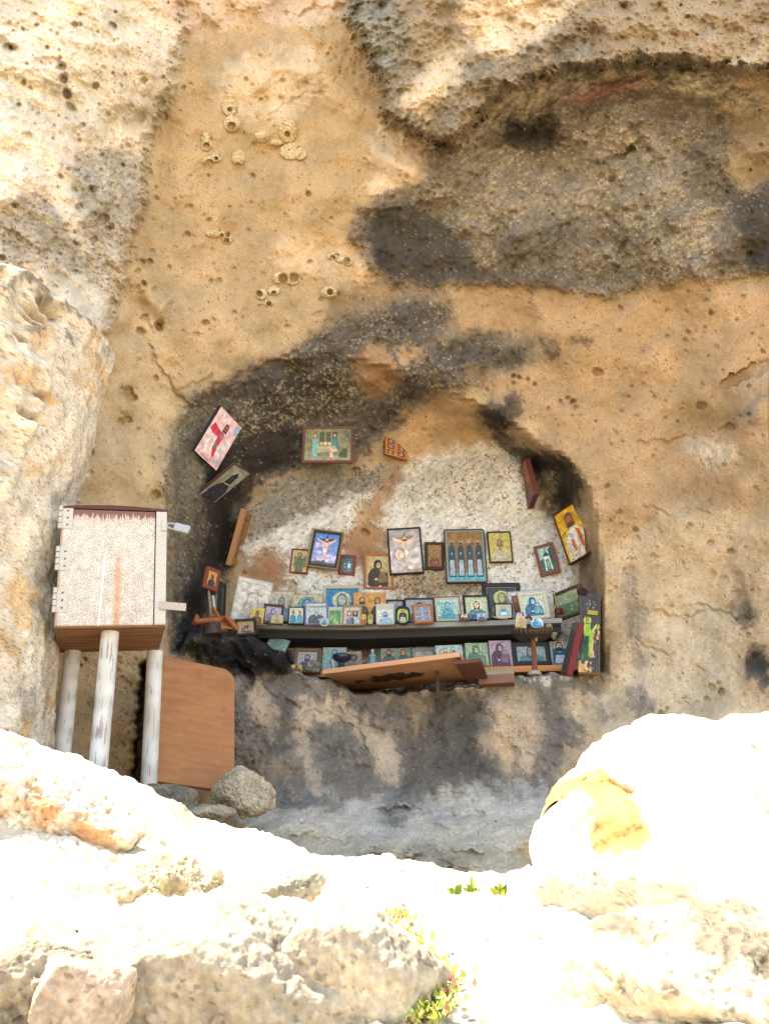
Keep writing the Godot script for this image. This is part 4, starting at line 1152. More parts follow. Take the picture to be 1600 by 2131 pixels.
func build_box() -> void:
	# front face corners from the photograph at 2.5 m
	var n := Vector3(sin(deg_to_rad(19.0)), 0, cos(deg_to_rad(19.0)))
	var mid := at(237, 1182, 2.5)
	var tl := on_plane(136, 1056, mid, n)
	var tr := on_plane(354, 1062, mid, n)
	var br := on_plane(344, 1304, mid, n)
	var bl := on_plane(114, 1305, mid, n)
	var ex := ((tr - tl) + (br - bl)) / 2
	var ey := ((tl - bl) + (tr - br)) / 2
	var w := ex.length()
	var h := ey.length()
	var x := ex.normalized()
	n = (n - x * n.dot(x)).normalized()
	var y := n.cross(x)
	var c := (bl + br) / 2
	var dep := 0.38
	var o := thing("offering_box", "white rusty metal box with a hinged door on three white pipes", "offering box", Transform3D(Basis(x, y, n), c))
	var paint := from_image(rust_image(), 0.55, 0.5)
	var side := plain("c4c0b7", 0.55)
	var rust := plain("8a5a3b", 0.85)
	# shell: sides, back, bottom, top
	var st := st_new()
	box_into(st, Vector3(-w / 2, 0.004, -dep), Vector3(-w / 2 + 0.003, h, -0.004))
	box_into(st, Vector3(w / 2 - 0.003, 0.004, -dep), Vector3(w / 2, h, -0.004))
	box_into(st, Vector3(-w / 2 + 0.003, 0.004, -dep), Vector3(w / 2 - 0.003, h, -dep + 0.003))
	part("body", done(st), side, o)
	var bot := from_image(wood_image(128, 128, "9a7049", "5e4330", 71, true), 0.8)
	part("bottom", bar(Vector3(-w / 2, -0.001, -dep), Vector3(w / 2, 0.003, -0.002)), bot, o)
	var stt := st_new()   # slightly bowed lid
	for k in 10:
		var a := -w / 2 - 0.004 + (w + 0.008) * k / 10.0
		var b := -w / 2 - 0.004 + (w + 0.008) * (k + 1) / 10.0
		var ya := h + 0.001 + 0.010 * sin(PI * k / 10.0)
		var yb := h + 0.001 + 0.010 * sin(PI * (k + 1) / 10.0)
		q(stt, Vector3(a, h - 0.006, 0.006), Vector3(b, h - 0.006, 0.006), Vector3(b, yb, 0.006), Vector3(a, ya, 0.006))
		q(stt, Vector3(a, ya, 0.006), Vector3(b, yb, 0.006), Vector3(b, yb, -dep), Vector3(a, ya, -dep))
	part("lid", done(stt), plain("54352e", 0.8), o)
	# door and closing strip
	var dw := w * 0.88
	var std := st_new()
	slab_into(std, outline(dw, h - 0.012, 0.0), 0.0, 0.006, 0.001)
	var door := part("door", done(std), paint, o, Transform3D(Basis(), Vector3(-w / 2 + dw / 2 + 0.002, 0.004, -0.004)))
	var std2 := st_new()
	slab_into(std2, outline(w * 0.105, h - 0.012, 0.0), 0.0, 0.012, 0.003)
	part("closing_strip", done(std2), side, o, Transform3D(Basis(), Vector3(w / 2 - w * 0.0535, 0.004, -0.003)))
	for k in 3:
		var hy: float = h * [0.11, 0.45, 0.80][k]
		var hg := part("hinge", bar(Vector3(-0.002, 0, 0.0061), Vector3(0.035, 0.085, 0.0085)), side, door, Transform3D(Basis(), Vector3(-dw / 2, hy, 0)))
		for m in 4:
			part("knuckle", tube([Vector3(-0.006, m * 0.0225, 0.008), Vector3(-0.006, m * 0.0225 + 0.019, 0.008)], [0.0075, 0.0075], 10), side, hg)
		for m in 3:
			part("rivet", tube([Vector3(0.018, 0.015 + m * 0.027, 0.0085), Vector3(0.018, 0.015 + m * 0.027, 0.0105)], [0.004, 0.003], 8), rust, hg)
	# lower latch plate sticking out to the right
	part("latch_plate", bar(Vector3(-0.01, -0.014, 0), Vector3(0.082, 0.014, 0.004)), plain("b3a79a", 0.6), o, Transform3D(Basis(Vector3(0, 0, 1), -0.09), Vector3(w / 2 - 0.012, 0.072, 0.012)))
	part("hasp", bar(Vector3(-0.012, -0.02, 0), Vector3(0.006, 0.02, 0.004)), side, o, Transform3D(Basis(), Vector3(w / 2 - 0.006, h - 0.065, 0.010)))
	# pipes
	var tops := [[152, 1356], [230, 1316], [323, 1356]]
	var foot := [[131, 1556], [205, 1594], [311, 1620]]
	var inv := o.transform.affine_inverse()
	for k in 3:
		var p1w := on_plane(tops[k][0], tops[k][1], c - y * 0.002, y)
		var p1 := inv * p1w
		var p0 := inv * at(foot[k][0], foot[k][1], -p1w.z)
		p0 = p0 + (p0 - p1).normalized() * 0.10
		part("pipe", tube([p1, p1.lerp(p0, 0.33), p1.lerp(p0, 0.66), p0], [0.0305, 0.0305, 0.0305, 0.0305], 28), from_image(pipe_image(80 + k * 3, [0.02, 0.30, 0.0][k]), 0.5), o)
	# padlock
	var pl := thing("padlock", "steel padlock hanging from the white metal box", "padlock", Transform3D(Basis(Vector3(0, 0, 1), -0.25) , at(356, 1092, 2.48)))
	var steel := plain("a9a8a6", 0.4, 0.55, 0.5)
	part("body", slab(outline(0.058, 0.030, 0.005), -0.009, 0.009, 0.002), steel, pl, Transform3D(Basis(), Vector3(0.045, -0.019, 0)))
	var arc := []
	var rr := []
	for k in 13:
		var a := PI / 2 + PI * k / 12.0
		arc.append(Vector3(0.008 + 0.020 * cos(a), -0.004 + 0.010 * sin(a), 0.0))
		rr.append(0.0035)
	arc.push_front(Vector3(0.018, 0.006, 0))
	rr.append(0.0035)
	arc.append(Vector3(0.018, -0.014, 0))
	rr.append(0.0035)
	part("shackle", tube(arc, rr, 10), steel, pl)

# ------------------------------------------------------------ boards, shelves and the lectern in the niche
var shelf_top := 0.0
var plank_top := 0.0

func build_niche_furniture() -> void:
	# upper shelf: two grey boards that meet at a blunt angle, seen from below
	var e0 := at(536, 1296, 3.9)
	var e1 := at(735, 1300, 3.96)
	shelf_top = e1.y
	var pl := Vector3(0, shelf_top, 0)
	var up := Vector3.UP
	e0 = on_plane(538, 1298, pl, up)
	e1 = on_plane(735, 1301, pl, up)
	var e2 := on_plane(1169, 1286, pl, up)
	var t := Vector3(0, 0.026, 0)
	var o := thing("shelf", "long grey wooden shelf of two boards across the whitewashed niche", "shelf", Transform3D(Basis(), e1))
	var grey := from_image(wood_image(256, 64, "8d8c87", "6f6e6a", 91, true), 0.8)
	var dk := plain("3b3a38", 0.8)
	for k in 2:
		var a := (e0 if k == 0 else e1) - e1
		var b := (e1 if k == 0 else e2) - e1
		a.x += 0.001 * k
		var back := Vector3(0, 0, -0.32)
		part("board", hexa([a - t, b - t, b - t + back, a - t + back, a, b, b + back, a + back]), grey, o)
		part("dark_underside", hexa([a - t * 2.6 + back * 0.12, b - t * 2.6 + back * 0.12, b - t * 2.6 + back * 0.85, a - t * 2.6 + back * 0.85, a - t * 1.04 + back * 0.12, b - t * 1.04 + back * 0.12, b - t * 1.04 + back * 0.85, a - t * 1.04 + back * 0.85]), dk, o)  # dark slab that stands for the underside of each board
	# lower plank
	plank_top = at(1090, 1385, 3.88).y
	pl = Vector3(0, plank_top, 0)
	e0 = on_plane(632, 1398, pl, up)
	e2 = on_plane(1222, 1382, pl, up)
	var m := (e0 + e2) / 2
	var back2 := Vector3(0, 0, -0.24)
	t = Vector3(0, 0.03, 0)
	solo("shelf_plank", "orange pine plank lying at the bottom of the niche", "plank", hexa([e0 - t - m, e2 - t - m, e2 - t + back2 - m, e0 - t + back2 - m, e0 - m, e2 - m, e2 + back2 - m, e0 + back2 - m]), from_image(wood_image(256, 64, "c08a55", "9a6238", 92, true), 0.6), Transform3D(Basis(), m))
	# lectern board on an iron rod
	var hb := at(820, 1384, 3.5).y
	pl = Vector3(0, hb, 0)
	var a1 := on_plane(671, 1403, pl, up)
	var a2 := on_plane(957, 1367, pl, up)
	var a3 := on_plane(985, 1412, pl, up)
	var a4 := on_plane(742, 1440, pl, up)
	m = (a1 + a2 + a3 + a4) / 4
	t = Vector3(0, 0.022, 0)
	var lc := thing("lectern", "scorched brown wooden board lying level on an iron rod over the niche edge", "lectern", Transform3D(Basis(), m))
	var bw := wood_image(256, 128, "c99c78", "a87a5a", 93, true)
	var sc := noise(94, 0.03, 4)
	for yy in 128:   # burn mark
		for xx in 256:
			var dd := pow((xx - 120.0) / 70.0, 2.0) + pow((yy - 62.0) / 22.0, 2.0) + 1.2 * sc.get_noise_2d(xx, yy)
			bw.set_pixel(xx, yy, bw.get_pixel(xx, yy).lerp(Color("2a211c"), (1.0 - smooth(0.3, 1.1, dd)) * 0.85))
	var st := st_new()
	q(st, a4 - m, a3 - m, a2 - m, a1 - m, Vector2(0.1, 1), Vector2(1, 1), Vector2(1, 0), Vector2(0, 0))
	q(st, a1 + t - m, a2 + t - m, a3 + t - m, a4 + t - m, Vector2(0, 0), Vector2(1, 0), Vector2(1, 0.1), Vector2(0, 0.1))
	var cs := [a1 - m, a2 - m, a3 - m, a4 - m]
	for k in 4:
		var j := (k + 1) % 4
		q(st, cs[k], cs[j], cs[j] + t, cs[k] + t, Vector2(0, 0), Vector2(1, 0), Vector2(1, 0.08), Vector2(0, 0.08))
	part("board", done(st), from_image(bw, 0.7), lc)
	var ed := st_new()
	var eo := (a1 - a4).normalized() * 0.004
	q(ed, a1 - m + eo, a2 - m + eo, a2 + t - m + eo, a1 + t - m + eo)
	part("edge_strip", done(ed), wood("cfa07c", "bb8a68", 95, true), lc)
	var rt := on_plane(910, 1396, pl, up)
	part("rod", tube([rt - m, rt - m - Vector3(0.004, 0.14, -0.01)], [0.009, 0.011], 10, 0.08), plain("5c4a3e", 0.9), lc)
	# darker board behind it
	var b1 := on_plane(945, 1368, pl - t * 0.4, up)
	var b2 := on_plane(1000, 1362, pl - t * 0.4, up)
	var b3 := on_plane(1013, 1398, pl - t * 0.4, up)
	var b4 := on_plane(975, 1411, pl - t * 0.4, up)
	m = (b1 + b2 + b3 + b4) / 4
	var lowr := Vector3(0, -0.016, 0)
	solo("wooden_board", "small dark red-brown board tucked beside the scorched lectern board", "board", hexa([b1 + lowr * 2 - m, b2 + lowr * 2 - m, b3 + lowr * 2 - m, b4 + lowr * 2 - m, b1 + lowr - m, b2 + lowr - m, b3 + lowr - m, b4 + lowr - m]), wood("6b4136", "4f2e27", 96, true), Transform3D(Basis(), m))
	# plain little box on the lip
	var x0 := at(996, 1424, 3.62)
	var x1 := at(1071, 1419, 3.62)
	m = (x0 + x1) / 2
	var hh := Vector3(0, 0.066, 0)
	var bx := thing("wooden_box", "flat worn wooden box on the rock lip beside the candle tray", "box", Transform3D(Basis(), m))
	var bk := Vector3(0.02, 0.0, -0.14)
	part("side_panel", hexa([x0 - m, x1 - m, x1 - m + bk, x0 - m + bk, x0 - m + hh * 0.6, x1 - m + hh * 0.6, x1 - m + bk + hh * 0.6, x0 - m + bk + hh * 0.6]), wood("7d5c48", "5b4136", 97, true), bx)
	part("lid", hexa([x0 - m + hh * 0.62, x1 - m + hh * 0.62, x1 - m + bk + hh * 0.62, x0 - m + bk + hh * 0.62, x0 - m + hh, x1 - m + hh, x1 - m + bk + hh, x0 - m + bk + hh]), wood("82806f", "6b6456", 98, true), bx)
	# plywood sheet leaning behind the pipes
	var p0 := at(300, 1622, 2.93)
	var p1 := at(488, 1648, 3.12)
	var p2 := at(494, 1404, 3.38)
	var p3 := at(318, 1352, 3.12)
	var px := (p1 - p0)
	var py := ((p3 - p0) + (p2 - p1)) / 2
	var bn := px.cross(py).normalized()
	px = px.normalized()
	var pyy := bn.cross(px)
	var pw := (p1 - p0).length()
	var ph := py.length()
	var ply := wood_image(200, 256, "a5754a", "8a5c3a", 99, true, [Vector3(0.88, 0.16, 0.09), Vector3(0.55, 0.1, 0.05), Vector3(0.86, 0.36, 0.03)])
	var gr := noise(100, 0.05, 4)
	for yy in 256:
		for xx in 200:
			var f: float = clampf(0.5 + 0.9 * gr.get_noise_2d(xx * 0.5, yy * 0.5) + (0.25 if yy > 130 else 0.0), 0, 1)
			ply.set_pixel(xx, yy, ply.get_pixel(xx, yy).lerp(Color("8a5a35"), f * 0.4))
	var po := PackedVector2Array([Vector2(-pw / 2, 0), Vector2(pw / 2, 0)])
	for k in 7:
		var a := PI / 2 * k / 6.0
		po.append(Vector2(pw / 2 - 0.06 + 0.06 * cos(a), ph - 0.06 + 0.06 * sin(a)))
	po.append(Vector2(-pw / 2, ph))
	solo("plywood_sheet", "brown plywood sheet with a rounded corner leaning behind the white pipes", "plywood", slab(po, -0.018, 0.0, 0.001), from_image(ply, 0.6), Transform3D(Basis(px, pyy, bn), (p0 + p1) / 2))

# ------------------------------------------------------------ painted pictures
func ell(im: Image, cx: float, cy: float, rx: float, ry: float, c: Color) -> void:
	var w := im.get_width()
	var h := im.get_height()
	for y in range(maxi(0, int((cy - ry) * h)), mini(h, int((cy + ry) * h) + 1)):
		var t := ((y + 0.5) / h - cy) / ry
		if absf(t) < 1.0:
			var dx := rx * sqrt(1.0 - t * t)
			var x0 := clampi(roundi((cx - dx) * w), 0, w)
			var x1 := clampi(roundi((cx + dx) * w), 0, w)
			if x1 > x0:
				im.fill_rect(Rect2i(x0, y, x1 - x0, 1), c)

func pg(im: Image, a: Array, c: Color) -> void:
	fill_poly(im, poly(a), c, im.get_width(), im.get_height(), 0.0, 0.0)

func stroke(im: Image, x0: float, y0: float, x1: float, y1: float, c: Color, wd := 1) -> void:
	var w := im.get_width()
	var h := im.get_height()
	var n := int(maxf(absf(x1 - x0) * w, absf(y1 - y0) * h)) + 1
	for k in n + 1:
		var t := float(k) / n
		im.fill_rect(Rect2i(int(lerpf(x0, x1, t) * w), int(lerpf(y0, y1, t) * h), wd, wd), c)

func face(im: Image, x: float, y: float, r: float, asp: float, skin: Color, hair: Color, beard := false, hood := false) -> void:
	# r: half width of the face; asp: picture width over height
	var ry := r * 1.35 * asp
	ell(im, x, y - ry * 0.12, r * (1.5 if hood else 1.35), ry * 1.35, hair)
	if not hood:
		pg(im, [x - r * 1.3, y, x + r * 1.3, y, x + r * 1.25, y + ry * 1.3, x - r * 1.25, y + ry * 1.3], hair)
	ell(im, x, y, r, ry, skin)
	if beard:
		ell(im, x, y + ry * 0.75, r * 0.8, ry * 0.6, hair)
		ell(im, x, y + ry * 0.5, r * 0.35, ry * 0.12, skin.darkened(0.25))
	var dk := hair.darkened(0.3)
	for s in [-1, 1]:
		stroke(im, x + s * r * 0.42 - r * 0.2, y - ry * 0.12, x + s * r * 0.42 + r * 0.2, y - ry * 0.12, dk)
		stroke(im, x + s * r * 0.42 - r * 0.25, y - ry * 0.3, x + s * r * 0.42 + r * 0.25, y - ry * 0.3, dk.lerp(skin, 0.4))
	stroke(im, x, y - ry * 0.1, x - r * 0.06, y + ry * 0.25, skin.darkened(0.3))
	if not beard:
		stroke(im, x - r * 0.25, y + ry * 0.5, x + r * 0.25, y + ry * 0.5, skin.darkened(0.45))

func robe(im: Image, x: float, y: float, wd: float, bot: float, c: Color, rg: RandomNumberGenerator) -> void:
	pg(im, [x - wd * 1.05, bot, x - wd, y + (bot - y) * 0.35, x - wd * 0.7, y + (bot - y) * 0.12, x - wd * 0.25, y, x + wd * 0.25, y, x + wd * 0.7, y + (bot - y) * 0.12, x + wd, y + (bot - y) * 0.35, x + wd * 1.05, bot], c)
	for k in 7:
		var sx := x + rg.randf_range(-0.8, 0.8) * wd
		var sy := y + rg.randf_range(0.15, 0.5) * (bot - y)
		var e := rg.randf_range(-0.25, 0.25) * wd
		stroke(im, sx, sy, sx + e, sy + rg.randf_range(0.2, 0.5) * (bot - y), c.darkened(0.35) if k % 2 == 0 else c.lightened(0.25))

func picture(kind: String, w: int, h: int, cl: Array, sd: int) -> Image:
	var im := Image.create(w, h, false, Image.FORMAT_RGB8)
	var c := []
	for x in cl:
		c.append(Color(x))
	var rg := RandomNumberGenerator.new()
	rg.seed = sd
	var asp := float(w) / h
	im.fill(c[0])
	match kind:
		"bust", "bearded", "crowned":   # background, robe, skin, hair, halo
			ell(im, 0.5, 0.36, 0.30, 0.30 * asp, c[4].darkened(0.25))
			ell(im, 0.5, 0.36, 0.28, 0.28 * asp, c[4])
			robe(im, 0.5, 0.54, 0.40, 1.02, c[1], rg)
			pg(im, [0.43, 0.45, 0.57, 0.45, 0.56, 0.6, 0.5, 0.66, 0.44, 0.6], c[2].darkened(0.12))
			face(im, 0.5, 0.36, 0.115, asp, c[2], c[3], kind == "bearded")
			if kind == "crowned":
				pg(im, [0.36, 0.27, 0.64, 0.27, 0.62, 0.21, 0.38, 0.21], c[1].lightened(0.3))
			ell(im, 0.63, 0.80, 0.05, 0.04, c[2])
		"mother":
			ell(im, 0.46, 0.30, 0.25, 0.25 * asp, c[4])
			robe(im, 0.47, 0.36, 0.40, 1.02, c[1], rg)
			ell(im, 0.46, 0.30, 0.175, 0.20 * asp + 0.03, c[1])
			face(im, 0.49, 0.31, 0.09, asp, c[2], c[1].darkened(0.25), false, true)
			ell(im, 0.68, 0.47, 0.13, 0.13 * asp, c[4].darkened(0.08))
			robe(im, 0.66, 0.56, 0.17, 0.86, c[3], rg)
			face(im, 0.67, 0.47, 0.06, asp, c[2], c[3].darkened(0.4))
			ell(im, 0.40, 0.76, 0.07, 0.035, c[2])
		"standing":   # background, floor, then one robe colour for each figure
			pg(im, [0, 0.84, 1, 0.84, 1, 1, 0, 1], c[1])
			var nf := c.size() - 2
			for k in nf:
				var x := (k + 0.5) / nf
				var b: Color = c[k + 2]
				var hw := 0.42 / nf
				ell(im, x, 0.20, hw * 0.62, hw * 0.62 * asp, Color("b99a5e").lerp(c[0], 0.4))
				pg(im, [x - hw * 0.95, 0.93, x - hw * 0.85, 0.34, x - hw * 0.3, 0.27, x + hw * 0.3, 0.27, x + hw * 0.85, 0.34, x + hw * 0.95, 0.93], b)
				pg(im, [x - hw * 0.75, 0.9, x - hw * 0.5, 0.58, x + hw * 0.5, 0.58, x + hw * 0.75, 0.9], b.lightened(0.55))
				for m in 5:
					stroke(im, x + hw * (m - 2) * 0.28, 0.6, x + hw * (m - 2) * 0.3, 0.9, b.lightened(0.2))
				face(im, x, 0.21, hw * 0.30, asp, Color("b8a184"), b.darkened(0.4), k != 2)
				ell(im, x, 0.45, hw * 0.16, 0.022, Color("b8a184"))
		"cross":   # sky, low sky, wood, skin
			for y in h:
				im.fill_rect(Rect2i(0, y, w, 1), c[0].lerp(c[1], float(y) / h))
			for k in 14:
				ell(im, rg.randf(), rg.randf_range(0.35, 0.95), rg.randf_range(0.08, 0.25), rg.randf_range(0.02, 0.06), c[1].lerp(Color("ffffff"), rg.randf_range(0.0, 0.35)))
			pg(im, [0.465, 0.04, 0.535, 0.04, 0.535, 0.92, 0.465, 0.92], c[2])
			pg(im, [0.08, 0.19, 0.92, 0.15, 0.92, 0.21, 0.08, 0.25], c[2])
			pg(im, [0.10, 0.17, 0.44, 0.27, 0.56, 0.27, 0.90, 0.14, 0.90, 0.18, 0.60, 0.36, 0.58, 0.52, 0.55, 0.66, 0.53, 0.84, 0.47, 0.84, 0.45, 0.66, 0.41, 0.52, 0.40, 0.36, 0.10, 0.21], c[3])
			pg(im, [0.41, 0.48, 0.59, 0.48, 0.58, 0.58, 0.42, 0.58], Color("d8cfc0"))
			face(im, 0.5, 0.21, 0.055, asp, c[3], Color("4a3526"), true)
			pg(im, [0, 0.92, 0.35, 0.88, 0.7, 0.93, 1, 0.9, 1, 1, 0, 1], c[2].lerp(c[1], 0.3))
			if c.size() > 4:   # a mourner in front
				ell(im, 0.27, 0.55, 0.22, 0.24, c[4])
				pg(im, [0.05, 1, 0.06, 0.55, 0.48, 0.55, 0.52, 1], c[4])
				face(im, 0.30, 0.58, 0.13, asp, c[3].lightened(0.15), c[4].darkened(0.15), false, true)
		"scene":   # wall, dark, cloth, robe
			pg(im, [0, 0.75, 1, 0.75, 1, 1, 0, 1], c[0].lightened(0.12))
			for k in 3:
				pg(im, [0.32 + 0.14 * k, 0.1, 0.42 + 0.14 * k, 0.1, 0.42 + 0.14 * k, 0.4, 0.32 + 0.14 * k, 0.4], c[1])
				stroke(im, 0.32 + 0.14 * k, 0.25, 0.42 + 0.14 * k, 0.25, c[0].lightened(0.3))
			pg(im, [0.84, 0.05, 0.97, 0.05, 0.99, 0.5, 0.9, 0.3], c[1].lightened(0.1))
			pg(im, [0.16, 0.85, 0.17, 0.35, 0.2, 0.27, 0.26, 0.27, 0.3, 0.4, 0.29, 0.85], c[3].lightened(0.25))
			face(im, 0.22, 0.22, 0.035, asp, Color("c79e78"), Color("5b3a22"))
			pg(im, [0.6, 0.62, 0.6, 0.36, 0.66, 0.26, 0.72, 0.36, 0.72, 0.62], c[3])
			face(im, 0.65, 0.21, 0.03, asp, Color("b98f6c"), Color("33271f"))
			for k in 3:
				ell(im, 0.36 + 0.09 * k, 0.47, 0.03, 0.05, Color("c2a27a"))
			pg(im, [0.3, 0.56, 0.66, 0.54, 0.72, 0.72, 0.26, 0.74], c[2])
			pg(im, [0.26, 0.74, 0.72, 0.72, 0.70, 0.84, 0.28, 0.86], c[2].darkened(0.3))
			pg(im, [0.53, 0.9, 0.55, 0.55, 0.6, 0.55, 0.62, 0.9], Color("b98a86"))
			for k in 5:
				stroke(im, 0.34 + 0.05 * k, 0.7, 0.34 + 0.05 * k, 0.92, c[1])
			pg(im, [0.74, 0.8, 0.86, 0.6, 0.93, 0.66, 0.92, 0.92, 0.76, 0.9], c[1])
		"rider":   # pink ground, red, white, blue
			for k in 8:
				stroke(im, 0.05, 0.62 + k * 0.05, 0.9, 0.72 + k * 0.05, c[0].darkened(0.14))
			ell(im, 0.5, 0.66, 0.33, 0.13, c[2])
			pg(im, [0.2, 0.62, 0.28, 0.6, 0.3, 0.9, 0.22, 0.9], c[2])
			pg(im, [0.68, 0.62, 0.78, 0.6, 0.84, 0.9, 0.76, 0.9], c[2])
			pg(im, [0.72, 0.62, 0.86, 0.36, 0.97, 0.42, 0.93, 0.52, 0.82, 0.68], c[2])
			pg(im, [0.44, 0.72, 0.42, 0.4, 0.5, 0.32, 0.62, 0.38, 0.6, 0.66, 0.66, 0.85, 0.56, 0.86], c[1])
			pg(im, [0.44, 0.36, 0.1, 0.3, 0.04, 0.46, 0.3, 0.5, 0.46, 0.48], c[1])
			ell(im, 0.52, 0.43, 0.09, 0.045, Color("7c7580"))
			ell(im, 0.52, 0.63, 0.06, 0.05, Color("57806b"))
			ell(im, 0.55, 0.25, 0.13, 0.13 * asp, c[0].lightened(0.35))
			face(im, 0.55, 0.25, 0.065, asp, Color("8a5f58"), Color("3a2a2c"))
			ell(im, 0.94, 0.12, 0.12, 0.1, c[3])
			stroke(im, 0.2, 0.95, 0.6, 0.97, Color("2a2024"), 2)
			stroke(im, 0.3, 0.9, 0.38, 0.96, Color("2a2024"), 2)
		"sketch":
			var g := Color("6d675e")
			for k in 60:   # hair
				var s := -1.0 if k % 2 == 0 else 1.0
				var a := rg.randf_range(0.08, 0.24)
				var x0 := 0.52 + s * a * 0.6
				var x1 := 0.5 + s * rg.randf_range(0.15, 0.27)
				stroke(im, x0, 0.34, x1, rg.randf_range(0.6, 0.86), g.lerp(c[0], rg.randf_range(0.1, 0.6)))
			ell(im, 0.52, 0.46, 0.15, 0.15, c[0].darkened(0.1))
			ell(im, 0.53, 0.45, 0.13, 0.135, c[0].darkened(0.02))
			for k in 22:   # crown of thorns
				var t := k / 21.0
				var x := 0.33 + 0.4 * t
				var y := 0.35 - 0.05 * sin(t * PI) + rg.randf_range(-0.01, 0.01)
				stroke(im, x, y, x + 0.05, y - 0.01, g, 2)
				if k % 2 == 0:
					stroke(im, x, y, x + (t - 0.5) * 0.26, y - 0.09 * rg.randf_range(0.6, 1.2), g)
			for s in [-1, 1]:
				stroke(im, 0.525 + s * 0.055 - 0.03, 0.43, 0.525 + s * 0.055 + 0.03, 0.425, g, 2)
			stroke(im, 0.525, 0.43, 0.51, 0.5, g.lerp(c[0], 0.4))
			stroke(im, 0.48, 0.535, 0.56, 0.535, g, 2)
			pg(im, [0.15, 0.95, 0.2, 0.75, 0.42, 0.68, 0.46, 0.6, 0.6, 0.6, 0.64, 0.7, 0.7, 0.95], c[0].darkened(0.12))
			for k in 34:
				im.fill_rect(Rect2i(int((0.12 + 0.76 * k / 33.0) * w), int(0.075 * h), 2, 2), Color("3a3833"))
			for k in 30:
				stroke(im, rg.randf_range(0.2, 0.7), rg.randf_range(0.7, 0.9), rg.randf_range(0.2, 0.7), rg.randf_range(0.75, 0.95), g.lerp(c[0], 0.7))
		"pair":   # gold, robe, robe
			for k in 2:
				var x := 0.27 + 0.48 * k
				ell(im, x, 0.26, 0.16, 0.16 * asp, c[0].lightened(0.15))
				ell(im, x, 0.26, 0.145, 0.145 * asp, c[0])
				robe(im, x, 0.42, 0.21, 1.02, c[1 + k], rg)
				face(im, x, 0.27, 0.07, asp, Color("a57c54"), Color("3d2a1a"), k == 0)
			for k in 4:
				stroke(im, 0.44, 0.1 + k * 0.05, 0.58, 0.1 + k * 0.05, c[0].darkened(0.2))
		"panels":   # paper, blue, ink
			stroke(im, 0.49, 0.02, 0.49, 0.98, c[1], 3)
			for k in 6:
				var x := 0.06 + 0.5 * (k % 2)
				var y := 0.05 + 0.32 * (k / 2)
				pg(im, [x, y, x + 0.36, y, x + 0.36, y + 0.26, x, y + 0.26], c[2])
				ell(im, x + 0.18, y + 0.15, 0.12, 0.09, c[0].darkened(0.05))
				face(im, x + 0.18, y + 0.12, 0.06, asp, Color("9a948c"), Color("3a3a40"))
		"four":   # paper, rose, blue, ink
			pg(im, [0.12, 0.2, 0.88, 0.2, 0.88, 1, 0.12, 1], c[0].darkened(0.08))
			face(im, 0.32, 0.36, 0.10, asp, Color("c2a58a"), Color("3d2f28"))
			robe(im, 0.32, 0.48, 0.18, 0.9, c[1], rg)
			pg(im, [0.52, 0.22, 0.86, 0.22, 0.86, 0.56, 0.52, 0.56], c[3])
			face(im, 0.68, 0.36, 0.08, asp, Color("b59878"), Color("2e241f"))
			pg(im, [0.14, 0.78, 0.42, 0.78, 0.42, 1, 0.14, 1], c[2])
			pg(im, [0.45, 0.62, 0.62, 0.62, 0.62, 1, 0.45, 1], c[3].lightened(0.2))
			pg(im, [0.65, 0.6, 0.88, 0.6, 0.88, 1, 0.65, 1], c[2].lightened(0.35))
			robe(im, 0.54, 0.66, 0.07, 1.0, c[3], rg)
		"chapel":   # sky, white, green
			pg(im, [0, 0.5, 0.3, 0.42, 0.7, 0.42, 1, 0.45, 1, 1, 0, 1], c[2])
			pg(im, [0.72, 0.1, 1, 0.0, 1, 0.7, 0.75, 0.7], c[2].darkened(0.2))
			pg(im, [0.25, 0.95, 0.3, 0.35, 0.72, 0.35, 0.78, 0.95, 0.68, 0.95, 0.64, 0.5, 0.4, 0.5, 0.36, 0.95], c[1])
			pg(im, [0.25, 0.36, 0.5, 0.16, 0.76, 0.36], c[2].darkened(0.4))
			pg(im, [0.48, 0.16, 0.52, 0.16, 0.52, 0.05, 0.48, 0.05], Color("22302f"))
			pg(im, [0.42, 0.9, 0.44, 0.55, 0.6, 0.55, 0.62, 0.9], c[0].darkened(0.15))
		"angel":   # ground, wing, robe
			pg(im, [0.1, 0.25, 0.35, 0.3, 0.3, 0.75, 0.12, 0.8], c[1])
			pg(im, [0.9, 0.2, 0.62, 0.3, 0.66, 0.75, 0.88, 0.8], c[1])
			ell(im, 0.48, 0.2, 0.17, 0.17 * asp, c[0].darkened(0.2))
			robe(im, 0.48, 0.3, 0.25, 1.0, c[2], rg)
			face(im, 0.48, 0.2, 0.08, asp, Color("9c8a5c"), Color("3a3222"))
			stroke(im, 0.3, 0.05, 0.36, 0.5, c[2].darkened(0.4), 2)
		"group":   # ground, light, dark
			for k in 9:
				var x := 0.15 + 0.7 * rg.randf()
				var y := 0.25 + 0.55 * rg.randf()
				robe(im, x, y, 0.12, y + 0.35, c[1].lerp(c[2], rg.randf()), rg)
				face(im, x, y - 0.05, 0.05, asp, c[1].lightened(0.3), c[2])
		"faded":   # paper, tint, ink
			for k in 26:
				ell(im, rg.randf(), rg.randf_range(0.15, 1.0), rg.randf_range(0.06, 0.22), rg.randf_range(0.04, 0.14), c[0].lerp(c[1], rg.randf_range(0.2, 0.8)))
			robe(im, 0.5, 0.5, 0.3, 1.0, c[1], rg)
			face(im, 0.5, 0.33, 0.12, asp, c[0].lerp(c[2], 0.25), c[2].lerp(c[1], 0.4))
			for k in 14:
				stroke(im, rg.randf(), rg.randf(), rg.randf(), rg.randf(), c[0].lerp(c[2], 0.25))
